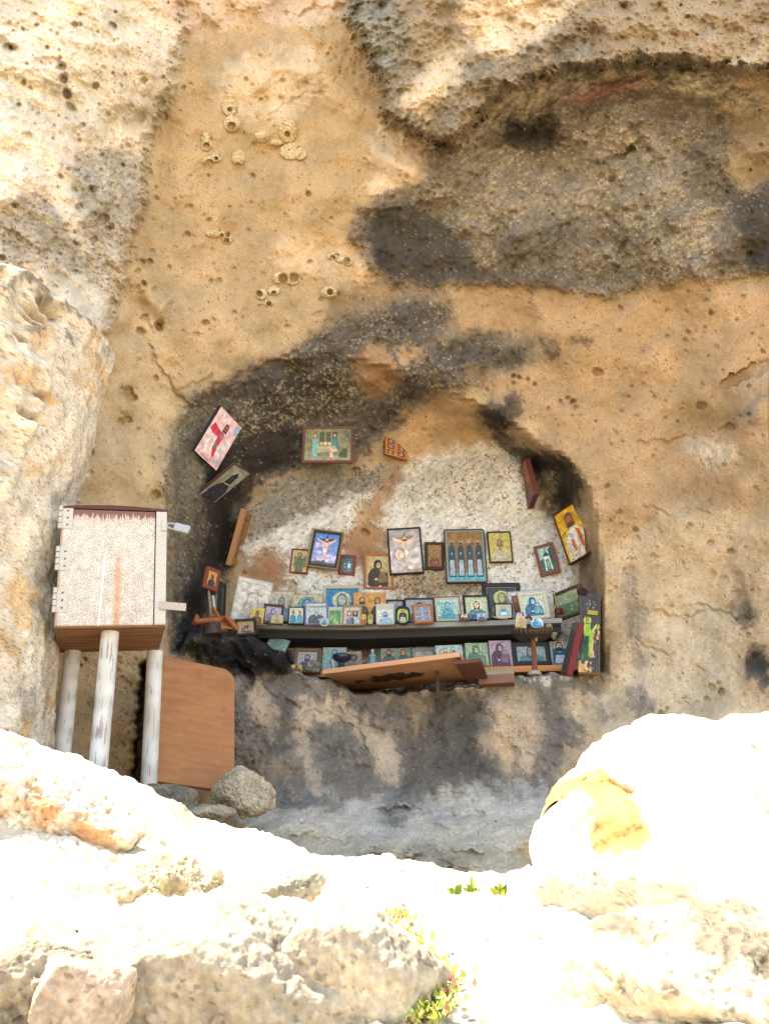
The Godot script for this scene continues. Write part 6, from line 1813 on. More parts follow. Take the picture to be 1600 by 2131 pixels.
	icon("icon_card", "white booklet with a red spine behind the dark goblet", LOWG, [694, 1373, 716, 1366, 712, 1392, 683, 1394], {"d": 3.90, "lean": 25.0}, {"p": "7a2f30", "b": 2, "t": 0.012}, "faded", ["a9b0b0", "8aa0a4", "6a7a80"])
	icon("painted_icon", "grey-brown stone slab with a scrolled drawing beside the dark goblet", LOWG, [715.5, 1357, 759, 1354, 748, 1390, 708, 1392], {"d": 3.96, "lean": 18.0}, {"p": "6f6352", "b": 1.5, "t": 0.02}, "faded", ["7d715e", "6a5f4e", "3f3830"])
	icon("framed_icon", "dark-edged print of two grey-green saints under the shelf", LOWG, [793, 1349, 857, 1348, 855, 1384, 790, 1386], {"d": 4.02, "lean": 12.0}, {"p": "55544a", "b": 1.0, "t": 0.012}, "pair", ["6f7768", "3f5250", "3a5a58"])
	icon("framed_icon", "cream-mounted ink drawing behind the scorched board", LOWG, [859, 1349, 908, 1348, 907, 1384, 857, 1385], {"d": 4.0, "lean": 12.0}, {"f": "8f8a74", "fw": 4, "mat": "8e8b78", "mw": 3, "t": 0.014}, "faded", ["96988a", "7f8a84", "50565a"])
	icon("icon_card", "folded turquoise booklet with small painted figures on the plank", LOWG, [908, 1343, 964, 1341, 963, 1380, 905, 1382], {"d": 3.95, "lean": 14.0}, {"p": "8d9a8e", "b": 1.0, "t": 0.008}, "group", ["93a79c", "a9885a", "4f6a6c"])
	icon("painted_icon", "green print of a veiled mother with child on the plank", LOWG, [968.5, 1338, 1016, 1337, 1017, 1386, 968, 1387], {"d": 3.93, "lean": 10.0}, {"p": "6f7a58", "b": 0.8, "t": 0.012}, "mother", ["7f9270", "4a6a58", "94a084", "5f7a62", "93a078"])
	icon("painted_icon", "mauve print of a veiled mother with child on the plank", LOWG, [1017.5, 1333, 1066, 1332, 1066, 1386, 1018, 1387], {"d": 3.92, "lean": 9.0}, {"p": "76606a", "b": 0.8, "t": 0.012}, "mother", ["94808a", "4a3742", "a08a90", "6f5563", "9c8a90"])
	icon("framed_icon", "broad black frame with a grey-blue saint behind the rusty rod", LOWG, [1066, 1335, 1145, 1334, 1145, 1384, 1065, 1385], {"d": 3.91, "lean": 9.0}, {"f": "191818", "fw": 10, "t": 0.02}, "bust", ["7d8884", "4a6a70", "7a7c74", "3d4a50", "82908c"])
	icon("painted_icon", "cream print of a saint in deep blue beside the leaning red panel", LOWG, [1143, 1335, 1186, 1334, 1186, 1384, 1144, 1385], {"d": 3.92, "lean": 9.0}, {"p": "7f7d70", "b": 0.6, "t": 0.012}, "standing", ["87877a", "6d7066", "1f4a66"])
	# leaning at the right
	icon("painted_icon", "dark panel with a lime green draped figure and a yellow tag, paint flaking", "panels leaning at the right of the niche", [1218.5, 1231, 1254.5, 1238, 1241, 1397, 1190, 1401], {"d": 3.66, "lean": 16.0, "yaw": -14.0}, {"p": "9a7648", "b": 0.8, "t": 0.028}, "greenman", ["3a3836", "8fae3a", "2f4a35"])
	icon("painted_icon", "narrow red-edged grey panel leaning against the dark flaking panel", "panels leaning at the right of the niche", [1196, 1298, 1207, 1296, 1175, 1401, 1159, 1399], {"skew": [2.4, -1.0], "d": 3.72}, {"p": "7a2a2c", "b": 3, "t": 0.03}, "faded", ["5a504e", "4d4444", "3a3334"])

func letters(text: String, size: float, m: Material, parent: Node3D, where: Transform3D, called := "lettering") -> void:
	var tm := TextMesh.new()
	var f := SystemFont.new()
	f.font_names = PackedStringArray(["Droid Sans"])
	tm.font = f
	tm.text = text
	tm.font_size = 50
	tm.pixel_size = size / 50.0
	tm.depth = 0.0006
	part(called, tm, m, parent, where)

# ------------------------------------------------------------ small things
func find_label(s: String) -> Node3D:
	for c in get_children():
		if c.has_meta("label") and String(c.get_meta("label")).contains(s):
			return c
	return null

func build_small_things() -> void:
	# lettering on the purple-framed icon and the yellow tag
	var pf := find_label("purple-framed saint in")
	letters("Ο ΑΓΙΟΣ ΠΑΙΣΙΟΣ", 0.0145, plain("35363c", 0.8), pf, Transform3D(Basis(), Vector3(0, 0.118, 0.0085)))
	var gm := find_label("lime green draped")
	part("tag", bar(Vector3(-0.026, 0, 0), Vector3(0.026, 0.022, 0.001)), plain("c4b22c", 0.7), gm, Transform3D(Basis(Vector3(0, 0, 1), -0.12), Vector3(0.012, 0.335, 0.0282)))
	letters("ΕΡΜΙΟNΗ", 0.0135, plain("3a3420", 0.8), gm, Transform3D(Basis(Vector3(0, 0, 1), -0.12), Vector3(0.013, 0.346, 0.0295)))
	# round ceramic disc
	var p := at(675, 1294.6, 3.86)
	var disc := thing("icon_disc", "small round white disc with a blue head in front of the purple frame", "icon", Transform3D(Basis(Vector3(1, 0, 0), -0.2), p - Vector3(0, 0.026, 0)), FRONTG)
	part("plate", slab(outline(0.054, 0.054, 0.0269, 8), 0, 0.007, 0.002), plain("aab0ac", 0.4), disc)
	var dim := picture("bust", 40, 40, ["8fa0a4", "3f5f70", "8a9aa0", "2a4a5c", "7f98a0"], 901)
	part("picture", slab(outline(0.034, 0.034, 0.0169, 8), 0.0071, 0.0078), from_image(dim), disc, Transform3D(Basis(), Vector3(0, 0.008, 0)))
	# little statuettes on the shelf
	statuette(at(985, 1290, 3.86), 0.042, "2f5a86", "9fb0b4", "tiny blue robed statuette below the angel frame")
	statuette(at(1019, 1288.5, 3.86), 0.036, "4a2522", "6a3a30", "tiny dark red statuette beside the white-mounted frame")
	statuette(at(775, 1384, 3.84), 0.085, "6f969a", "a5b5b0", "pale blue kneeling statuette on the plank behind the scorched board")
	# a thin pale stick lying on the shelf
	solo("stick", "short yellow stick lying on the shelf by the white-mounted frame", "stick", tube([at(1026, 1284, 3.86), at(1040, 1287, 3.85), at(1056, 1288, 3.85)], [0.004, 0.004, 0.003], 8), plain("b0985a", 0.8))
	# dried palm twig curving up at the right
	var tw := []
	var tr := []
	for c in [[1147, 1286], [1152, 1270], [1157, 1254], [1154, 1240], [1147, 1228], [1142, 1221]]:
		tw.append(at(c[0], c[1], 3.84))
		tr.append(0.006 - 0.0008 * tw.size())
	solo("palm_twig", "dry curved palm twig standing by the white-framed mother", "twig", tube(tw, tr, 8, 0.1), plain("a0875a", 0.85))
	# dark red dried flower
	var fl := thing("dried_flower", "dark maroon dried flower above the flaking panel", "flower", Transform3D(Basis(), at(1211, 1232, 3.6)))
	for k in 9:
		var a := TAU * k / 9.0
		part("petal", tube([Vector3.ZERO, Vector3(cos(a) * 0.018, sin(a) * 0.014, 0.008), Vector3(cos(a) * 0.030, sin(a) * 0.022, 0.002)], [0.006, 0.012, 0.003], 6), plain("3a1a24", 0.9), fl)
	part("stalk", tube([Vector3.ZERO, Vector3(0.03, -0.02, -0.02), Vector3(0.09, -0.03, -0.06)], [0.003, 0.003, 0.002], 6), plain("4a4030", 0.9), fl)
	# small red fruit-like knob with the green picture
	solo("dried_rose", "small brown dried rose on the shelf before the green picture", "flower", lump_mesh(Vector3(0.03, 0.022, 0.02), 5, 28, 0.2, ["5f3a2c", "7a4a36", "3a2420"]), rock_mat, Transform3D(Basis(), at(1164, 1272, 3.84)))
	# candle tray on a rusty rod
	var base := at(1112, 1404, 3.62)
	var top := at(1108, 1328, 3.62)
	var tray := thing("candle_tray", "rusty fluted metal tray on a thin rod set in the rock lip", "tray", Transform3D(Basis(), base))
	var rusty := plain("6b4a34", 0.9)
	part("rod", tube([Vector3.ZERO, (top - base) * 0.5 + Vector3(0.004, 0, 0), top - base], [0.014, 0.0125, 0.012], 12, 0.06), from_image(wood_image(32, 64, "8a5f42", "5a3b2a", 120), 0.9), tray)
	part("foot", lathe([Vector2(0.0, 0.0), Vector2(0.035, 0.0), Vector2(0.030, 0.012), Vector2(0.014, 0.02)], 20), plain("a8a094", 0.7), tray)
	var bowl := st_new()
	bowl.set_smooth_group(0)
	var sides := 96
	var prof := [[0.012, 0.0], [0.075, 0.004], [0.090, 0.010], [0.096, 0.024], [0.099, 0.036], [0.095, 0.034], [0.090, 0.022], [0.02, 0.012]]
	for i in prof.size() - 1:
		for k in sides:
			var pt := func(ii: int, kk: int) -> Vector3:
				var a := TAU * kk / sides
				var fl2 := 1.0 + (0.045 if ii >= 2 and ii <= 5 else 0.0) * sin(a * 24.0)
				return top - base + Vector3(cos(a) * prof[ii][0] * fl2, prof[ii][1] - 0.004 + 0.006 * sin(a * 2.0 + 1.0), sin(a) * prof[ii][0] * fl2)
			q(bowl, pt.call(i, k + 1), pt.call(i, k), pt.call(i + 1, k), pt.call(i + 1, k + 1))
	part("bowl", done(bowl), plain("4a3d33", 0.55, 0.35), tray)
	part("wax_drip", tube([top - base + Vector3(0.014, 0.0, 0.012), top - base + Vector3(0.014, -0.014, 0.014), top - base + Vector3(0.014, -0.022, 0.014)], [0.006, 0.005, 0.001], 8), plain("b9ad9c", 0.5), tray)
	icon("icon_card", "worn cream folded card lying in the candle tray", "things lying in the candle tray", [1076, 1279, 1098, 1285, 1094, 1306, 1068, 1305], {"d": 3.60, "lean": 30.0}, {"p": "a3916d", "b": 0.6, "t": 0.02}, "faded", ["ae9d78", "9c875f", "7d6a4a"])
	icon("icon_card", "rounded blue and white printed card lying in the candle tray", "things lying in the candle tray", [1106, 1286, 1128, 1285, 1132, 1305, 1101, 1305], {"d": 3.57, "lean": 25.0}, {"p": "b3b5b2", "b": 1.5, "r": 8, "t": 0.008}, "mother", ["a9b5b8", "2f6f96", "a8b0b0", "5f98b0", "b5bcbc"])
	solo("wax_lump", "dirty cream lump of wax at the edge of the candle tray", "wax", lump_mesh(Vector3(0.022, 0.02, 0.02), 9, 28, 0.25, ["a08a72", "b59f86", "6d5848"]), rock_mat, Transform3D(Basis(), at(1141, 1306, 3.6)))
	solo("wood_chip", "brown curled chip of wood between the cards in the candle tray", "wood chip", tube([at(1093, 1286, 3.58), at(1101, 1283, 3.57), at(1107, 1290, 3.57)], [0.006, 0.009, 0.005], 8, 0.2), plain("5a3626", 0.8))
	# goblet with a ring handle
	var gp := at(711, 1391, 3.86)
	var gb := thing("goblet", "dark blue glazed goblet with a ring handle on the plank", "goblet", Transform3D(Basis(), gp))
	var glaze := plain("2c2d45", 0.3, 0.0, 0.5)
	part("bowl", lathe([Vector2(0.0, 0.0), Vector2(0.026, 0.0), Vector2(0.024, 0.006), Vector2(0.014, 0.014), Vector2(0.013, 0.03), Vector2(0.03, 0.036), Vector2(0.046, 0.047), Vector2(0.050, 0.062), Vector2(0.048, 0.07), Vector2(0.045, 0.068), Vector2(0.044, 0.055), Vector2(0.0, 0.042)], 32), glaze, gb)
	var hr := []
	var hrr := []
	for k in 17:
		var a := TAU * k / 16.0
		hr.append(Vector3(0.062 + 0.014 * cos(a), 0.057 + 0.014 * sin(a), 0))
		hrr.append(0.0045)
	part("handle", tube(hr, hrr, 8), glaze, gb)
	solo("stone", "round speckled grey stone on the plank before the gilt frame", "stone", lump_mesh(Vector3(0.056, 0.034, 0.04), 21, 50, 0.08, ["7d7a72", "6a675f", "94928a"]), rock_mat, Transform3D(Basis(), at(652, 1387, 3.84)))
	# papers lying on the lectern
	var hb := at(820, 1384, 3.5).y + 0.0235
	var pl := Vector3(0, hb + 0.012, 0)
	var c1 := on_plane(827, 1381, pl, Vector3.UP)
	var c2 := on_plane(876, 1373, pl, Vector3.UP)
	var dz := Vector3(0.03, 0, -0.12)
	var t := Vector3(0, 0.012, 0)
	var m := (c1 + c2) / 2
	solo("paper_stack", "white stack of papers on the edge of the scorched board", "paper", hexa([c1 - t - m, c2 - t - m, c2 - t + dz - m, c1 - t + dz - m, c1 - m, c2 - m, c2 + dz - m, c1 + dz - m]), plain("a9aebb", 0.8), Transform3D(Basis(), m))
	c1 = on_plane(788, 1383, pl, Vector3.UP)
	c2 = on_plane(822, 1377, pl, Vector3.UP)
	m = (c1 + c2) / 2
	solo("booklet", "yellow-green booklet lying behind the edge of the scorched board", "booklet", hexa([c1 - t - m, c2 - t - m, c2 - t + dz - m, c1 - t + dz - m, c1 - m, c2 - m, c2 + dz - m, c1 + dz - m]), plain("8f9a34", 0.7), Transform3D(Basis(), m))
	c1 = on_plane(748, 1388, pl, Vector3.UP)
	c2 = on_plane(784, 1384, pl, Vector3.UP)
	m = (c1 + c2) / 2
	solo("booklet", "blue and white folded leaflet lying below the pale blue statuette", "leaflet", hexa([c1 - t - m, c2 - t - m, c2 - t + dz - m, c1 - t + dz - m, c1 - m, c2 - m, c2 + dz - m, c1 + dz - m]), plain("8aa0ae", 0.7), Transform3D(Basis(), m))
	# hanging oil lamp bowl at the right end of the shelf
	var ol := thing("oil_lamp", "small cone-shaped oil lamp glass under the right end of the shelf", "oil lamp", Transform3D(Basis(), at(1152, 1332, 3.75)))
	part("bowl", lathe([Vector2(0.0, 0.0), Vector2(0.006, 0.004), Vector2(0.018, 0.024), Vector2(0.026, 0.034), Vector2(0.024, 0.035), Vector2(0.0, 0.012)], 20), plain("8a8260", 0.4), ol)
	part("chain", tube([Vector3(0.0, 0.03, -0.03), Vector3(0.002, 0.09, -0.05)], [0.0015, 0.0015], 6), plain("4a4438", 0.5, 0.5), ol)
	# left corner: tilted wooden tray, stump, stick, dark boards
	var orange := wood("a5653a", "7d4828", 130, true)
	var tr2 := thing("wooden_tray", "broken orange wooden tray standing askew in the left corner", "tray", Transform3D(Basis(), at(450, 1300, 3.62)))
	var inv := tr2.transform.affine_inverse()
	var bars := [[[407, 1296], [470, 1288], 0.020, "rail"], [[407, 1297], [410, 1283], 0.016, "rail"], [[468, 1282], [494, 1308], 0.016, "rail"], [[443, 1265], [458, 1286], 0.012, "rail"]]
	for b in bars:
		var a1 := inv * at(b[0][0], b[0][1], 3.62)
		var a2 := inv * at(b[1][0], b[1][1], 3.66)
		part(b[3], tube([a1, a2], [b[2], b[2]], 4), orange, tr2)
	part("floor_panel", hexa([inv * at(410, 1300, 3.64), inv * at(468, 1292, 3.66), inv * at(492, 1310, 3.66), inv * at(440, 1304, 3.60), inv * at(410, 1296, 3.64), inv * at(468, 1288, 3.66), inv * at(492, 1306, 3.66), inv * at(440, 1300, 3.60)]), orange, tr2)
	solo("stump", "short charred stump of wood on the black rock", "stump", tube([at(443, 1322, 3.56), at(442, 1310, 3.56), at(441, 1299, 3.56)], [0.046, 0.042, 0.043], 18, 0.04), wood("4a3f36", "2c2521", 131), Transform3D.IDENTITY)
	solo("stick", "pale thin stick holding up the small red-brown board", "stick", tube([at(434, 1224, 3.68), at(437, 1255, 3.67), at(440, 1288, 3.66)], [0.007, 0.007, 0.007], 8), plain("94887c", 0.8))
	solo("candle", "white candle stub leaning in the wooden tray", "candle", tube([at(443, 1240, 3.7), at(445, 1255, 3.7), at(447, 1268, 3.69)], [0.008, 0.008, 0.008], 12), plain("bdbab0", 0.5))
	solo("wooden_lath", "thin brown lath standing behind the pale stick", "lath", hexa([at(429, 1290, 3.74), at(434, 1290, 3.74), at(434, 1290, 3.78), at(429, 1290, 3.78), at(432, 1244, 3.74), at(436, 1244, 3.74), at(436, 1244, 3.78), at(432, 1244, 3.78)]), wood("5c4030", "3f2b20", 132))

func statuette(p: Vector3, h: float, robe_c: String, light_c: String, label: String) -> void:
	var o := thing("statuette", label, "statuette", Transform3D(Basis(), p))
	part("robe", lathe([Vector2(0, 0), Vector2(h * 0.24, 0), Vector2(h * 0.25, h * 0.05), Vector2(h * 0.20, h * 0.3), Vector2(h * 0.21, h * 0.55), Vector2(h * 0.16, h * 0.68), Vector2(h * 0.06, h * 0.74), Vector2(0, h * 0.75)], 18), plain(robe_c, 0.5), o)
	part("head", lathe([Vector2(0, h * 0.70), Vector2(h * 0.07, h * 0.74), Vector2(h * 0.095, h * 0.84), Vector2(h * 0.075, h * 0.95), Vector2(0, h)], 16), plain(light_c, 0.5), o)
	for s in [-1, 1]:
		part("arm", tube([Vector3(s * h * 0.17, h * 0.6, 0), Vector3(s * h * 0.16, h * 0.45, h * 0.14), Vector3(s * h * 0.02, h * 0.5, h * 0.2)], [h * 0.06, h * 0.05, h * 0.035], 8), plain(robe_c, 0.5), o)

# ------------------------------------------------------------ loose stones
func lump_mesh(rad: Vector3, sd: int, res: int, amp: float, cols: Array, extra := [], planes_n := 16, dents := []) -> ArrayMesh:
	# a convex chip of rock: many cut faces, worn by noise; rad in metres
	var rg := RandomNumberGenerator.new()
	rg.seed = sd
	var pn := []
	var pd := []
	for k in planes_n:
		var z := 1.0 - 2.0 * (k + 0.5) / planes_n
		var a := k * 2.39996 + rg.randf_range(-0.4, 0.4)
		var s := sqrt(1.0 - z * z)
		pn.append(Vector3(s * cos(a), z + rg.randf_range(-0.15, 0.15), s * sin(a)).normalized())
		pd.append(rg.randf_range(0.72, 0.98))
	for e in extra:   # [normal, distance]: extra cut faces, shape only; colours come from noise alike on all sides
		pn.append((e[0] as Vector3).normalized())
		pd.append(e[1])
	var size := (rad.x + rad.y + rad.z) / 3.0
	var n1 := noise(sd + 1, 1.6 / size, 4)
	var n2 := noise(sd + 2, 7.0 / size, 4)
	var mot := noise(sd + 3, 1.1 / size, 4)
	var spk := noise(sd + 4, 45.0, 3, FastNoiseLite.TYPE_SIMPLEX)
	var c0 := lin(cols[0])
	var c1 := lin(cols[1])
	var c2 := lin(cols[2])
	var nv := res
	var nu := res * 2 + 1
	var P := PackedVector3Array()
	var C := PackedColorArray()
	for j in nv:
		var th := PI * j / (nv - 1)
		for i in nu:
			var ph := PI + TAU * i / (nu - 1)
			var dir := Vector3(cos(ph) * sin(th), cos(th), -sin(ph) * sin(th))
			var acc := 0.0
			for k in pn.size():
				var dt: float = dir.dot(pn[k])
				if dt > 0.05:
					acc += pow(dt / pd[k], 22.0)
			var r := pow(acc, -1.0 / 22.0)
			var p := dir * r * rad
			var a := n1.get_noise_3dv(p)
			var b := n2.get_noise_3dv(p)
			p += dir * size * (amp * a * 1.4 + amp * 0.45 * b)
			var p0 := p
			for e in dents:
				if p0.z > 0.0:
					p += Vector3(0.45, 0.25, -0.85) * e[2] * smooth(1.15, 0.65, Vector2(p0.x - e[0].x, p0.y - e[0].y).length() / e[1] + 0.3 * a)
			P.append(p)
			var m := mot.get_noise_3dv(p)
			var k2 := 1.0 + 0.2 * a + 0.25 * b
			var col := c0.lerp(c1, smooth(0.0, 0.4, m)).lerp(c2, smooth(0.0, 0.4, -m))
			for e in dents:   # ochre colour inside the dents
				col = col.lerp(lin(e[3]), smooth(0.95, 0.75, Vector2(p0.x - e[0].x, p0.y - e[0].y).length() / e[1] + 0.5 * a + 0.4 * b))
			col = col.lerp(lin("4f453a"), smooth(0.36, 0.5, spk.get_noise_3dv(p)) * 0.5)
			C.append(Color(col.r * k2, col.g * k2, col.b * k2).clamp(Color(0.01, 0.01, 0.01), Color(0.85, 0.85, 0.85)))
	return grid_mesh(P, C, nu, nv, true)

func build_stones() -> void:
	var cream := ["e0d4bd", "e3d3b4", "c9bda6"]
	var grey := ["9a9080", "8a8273", "b3a58e"]
	solo("boulder", "pale rounded stone at the foot of the plywood sheet", "stone", lump_mesh(Vector3(0.125, 0.09, 0.10), 201, 130, 0.10, ["b0a48d", "a29680", "c0b39a"]), rock_mat, Transform3D(Basis(Vector3(0, 0, 1), -0.3), at(509, 1652, 2.98)))
	solo("stone_block", "grey squared stone block under the white pipes", "stone", lump_mesh(Vector3(0.17, 0.085, 0.11), 202, 130, 0.07, ["827b70", "716b62", "958d80"], [[Vector3(0, 1, 0.1), 0.62], [Vector3(1, 0, 0.3), 0.72], [Vector3(0, 0, 1), 0.7]]), rock_mat, Transform3D(Basis(Vector3(0, 1, 0), 0.1), at(325, 1668, 2.75)))
	solo("stone_block", "low tan slab between the grey block and the pale rounded stone", "stone", lump_mesh(Vector3(0.11, 0.045, 0.1), 203, 110, 0.06, ["a39a86", "8f8875", "b0a288"], [[Vector3(0, 1, 0.2), 0.6]]), rock_mat, Transform3D(Basis(), at(425, 1692, 2.85)))
	# right boulders
	solo("boulder", "large sunlit white boulder with a small tan dent", "boulder", lump_mesh(Vector3(0.55, 0.385, 0.36), 231, 280, 0.05, cream, [[Vector3(0, 1, 0.1), 0.9], [Vector3(0, 0.5, 1), 0.85], [Vector3(-0.8, 0.7, 0), 0.95]], 9, [[Vector3(-0.445, 0.215, 0), 0.066, 0.035, "c09d62"], [Vector3(-0.405, 0.15, 0), 0.066, 0.030, "c09d62"]]), rock_mat, Transform3D(Basis(), at(1665, 1885, 1.6)))
	solo("boulder", "weathered pale boulder, partly darkened for shade, under the large white one with the tan dent", "boulder", lump_mesh(Vector3(0.20, 0.11, 0.14), 213, 240, 0.08, ["d2c6ae", "cbbd9f", "857a68"], [[Vector3(-0.5, -0.6, 0.6), 0.5]], 18), rock_mat, Transform3D(Basis(), at(1510, 2090, 0.98)))  # darkest colour holds weathered crust and some painted shade
	# rocks at the lower left; the greyer ones have shade painted into their colour
	solo("rock", "tilted pale slab resting on the big grey-brown rock", "rock", lump_mesh(Vector3(0.135, 0.050, 0.085), 221, 200, 0.06, ["c2b394", "cdbd9c", "9a907d"], [[Vector3(0.55, -0.35, 0.75), 0.55], [Vector3(-0.2, 1, 0.25), 0.55]], 16), rock_mat, Transform3D(Basis(Vector3(0, 0, 1), 0.35), at(480, 1915, 1.13)))
	solo("rock", "big pale grey-brown rock under the tilted slab", "rock", lump_mesh(Vector3(0.22, 0.12, 0.12), 222, 220, 0.07, ["a69c8a", "8f8676", "b8ab95"], [[Vector3(0.1, -0.45, 1), 0.6]], 18), rock_mat, Transform3D(Basis(), at(440, 2080, 0.98)))
	solo("rock", "smooth pinkish stone wedged beside the big grey-brown rock", "rock", lump_mesh(Vector3(0.050, 0.05, 0.04), 223, 140, 0.04, ["b3a08c", "a89580", "c0ab96"], [[Vector3(0.1, -0.2, 1), 0.6]], 12), rock_mat, Transform3D(Basis(Vector3(0, 0, 1), 0.3), at(165, 2100, 0.86)))
	solo("rock", "grey-white rock with a split face beside the mossy gap", "rock", lump_mesh(Vector3(0.13, 0.10, 0.09), 224, 190, 0.06, ["b0a592", "9a907e", "c4b79f"], [[Vector3(0.0, -0.3, 1), 0.62]], 16), rock_mat, Transform3D(Basis(Vector3(0, 0, 1), -0.35), at(715, 2065, 0.98)))
	solo("rock", "dark pitted rock at the bottom left corner", "rock", lump_mesh(Vector3(0.10, 0.06, 0.07), 225, 170, 0.12, ["9a907d", "857b69", "ada18b"], [[Vector3(0.0, -0.4, 1), 0.6]], 16), rock_mat, Transform3D(Basis(), at(60, 2080, 0.9)))
	solo("rock", "crumbly pale rock behind the tilted slab", "rock", lump_mesh(Vector3(0.085, 0.06, 0.06), 226, 170, 0.16, ["c0b08c", "a3967e", "cfc09c"], [], 16), rock_mat, Transform3D(Basis(), at(345, 1865, 1.28)))
	solo("rock", "cream rock shoulder with an orange stain at the left", "rock", lump_mesh(Vector3(0.26, 0.10, 0.16), 227, 200, 0.10, ["ddd0b6", "cf9f74", "c9bba2"], [[Vector3(0.2, -0.3, 0.9), 0.6], [Vector3(0.3, 1, 0.3), 0.7]], 18), rock_mat, Transform3D(Basis(Vector3(0, 0, 1), -0.3), at(60, 1690, 1.6)))
	solo("rock", "small tan rock on the crest beside the green sprouts", "rock", lump_mesh(Vector3(0.045, 0.022, 0.03), 228, 90, 0.12, ["b89a6c", "c9b28a", "a08a66"], [[Vector3(0.2, -0.3, 1), 0.5]], 14), rock_mat, Transform3D(Basis(), at(905, 1868, 1.95)))

# ------------------------------------------------------------ hardened mud nests on the upper wall
func build_nests() -> void:
	# u, v, half width px, half height px, holes [du, dv, r] ...
	var list := [
		["tall pale mud nest with two holes high on the ochre wall", [[478, 222, 17, 20], [483, 258, 19, 18]], [[478, 228, 5], [482, 263, 9]]],
		["broad lobed mud nest with one hole, largest on the ochre wall", [[545, 285, 16, 14], [575, 297, 16, 8], [600, 272, 20, 26], [605, 315, 24, 18], [625, 320, 14, 14]], [[598, 279, 6]]],
		["narrow mud tube nest with an open end", [[428, 288, 10, 13], [430, 302, 12, 13]], [[430, 305, 8]]],
		["low mud nest with three openings below the narrow tube", [[434, 335, 14, 10], [450, 328, 14, 10]], [[436, 339, 8], [450, 330, 4], [460, 324, 4]]],
		["round knobbly mud nest beside the three-hole nest", [[497, 328, 15, 17]], [[495, 344, 5]]],
		["small pitted mud nest halfway down the ochre wall", [[448, 486, 22, 9], [472, 496, 12, 12]], [[462, 490, 4], [474, 490, 4], [472, 501, 6]]],
		["cluster of mud cells with gaping holes near the sooty arch", [[580, 578, 14, 13], [608, 582, 16, 12], [570, 605, 14, 10], [545, 612, 12, 12], [560, 632, 10, 8]], [[590, 580, 10], [612, 580, 10], [541, 612, 7], [560, 634, 6], [570, 610, 5]]],
		["curled mud crust with a hole beside the dark slab", [[692, 534, 12, 7], [712, 540, 14, 8], [725, 545, 10, 9]], [[692, 536, 5], [722, 544, 8]]],
		["flattened ring of mud on the brown stain above the niche", [[685, 608, 18, 13]], [[687, 608, 7]]],
	]
	var nz := noise(251, 60.0, 4)
	for e in list:
		var c0: Array = e[1][0]
		var d := wall_depth(c0[0], c0[1]) + 0.004
		# field of bumps over the wall, meshed on a small grid that follows the rock
		var lo := Vector2(1e9, 1e9)
		var hi := -lo
		for b in e[1]:
			lo = lo.min(Vector2(b[0] - b[2] * 1.35, b[1] - b[3] * 1.35))
			hi = hi.max(Vector2(b[0] + b[2] * 1.35, b[1] + b[3] * 1.35))
		var nu := int((hi.x - lo.x) / 1.3) + 2
		var nv := int((hi.y - lo.y) / 1.3) + 2
		var org := at((lo.x + hi.x) / 2, (lo.y + hi.y) / 2, d)
		var P := PackedVector3Array()
		var C := PackedColorArray()
		for j in nv:
			for i in nu:
				var u := lerpf(lo.x, hi.x, float(i) / (nu - 1))
				var v := lerpf(lo.y, hi.y, float(j) / (nv - 1))
				var hgt := -0.012
				for b in e[1]:
					var dd: float = pow((u - b[0]) / b[2], 2.0) + pow((v - b[1]) / b[3], 2.0)
					if dd < 1.0:
						hgt = maxf(hgt, 0.0) + 0.026 * sqrt(1.0 - dd) * (1.0 if hgt < 0.001 else 0.35)
				var wd := wall_depth(u, v)
				var p := at(u, v, wd)
				var n := nz.get_noise_3dv(p)
				hgt += 0.007 * n
				var deep := 0.0
				for hl in e[2]:
					var dd: float = Vector2(u - hl[0], (v - hl[1])).length() / hl[2]
					deep = maxf(deep, 1.0 - smooth(0.65, 1.05, dd))
				hgt -= 0.05 * deep
				P.append(at(u, v, wd - hgt) - org)
				var k := 1.0 + 0.35 * n
				var col := lin("cdb68c").lerp(lin("d8c7a2"), smooth(0.0, 0.4, n))
				C.append(Color(col.r * k, col.g * k, col.b * k))
		solo("mud_nest", e[0], "mud nest", grid_mesh(P, C, nu, nv), rock_mat, Transform3D(Basis(), org), "mud nests on the cave wall")

# ------------------------------------------------------------ plants
func leaf_mesh(len_: float, wid: float, curl: float) -> ArrayMesh:
	var st := st_new()
	st.set_smooth_group(0)
	var n := 6
	for k in n:
		var a := float(k) / n
		var b := float(k + 1) / n
		var wa := wid * sin(PI * pow(a, 0.7)) + 0.0004
		var wb := wid * sin(PI * pow(b, 0.7)) + 0.0004
		var pa := Vector3(0, len_ * a, curl * a * a)
		var pb := Vector3(0, len_ * b, curl * b * b)
		var fold := Vector3(0, 0, 0.25)
		for s in [-1, 1]:
			var ea := pa + Vector3(s * wa, 0, 0) + fold * wa
			var eb := pb + Vector3(s * wb, 0, 0) + fold * wb
			if s > 0:
				q(st, pa, ea, eb, pb)
			else:
				q(st, ea, pa, pb, eb)
	return done(st)

func surface_at(u: float, v: float, d: float) -> Vector3:
	return at(u, v, d)

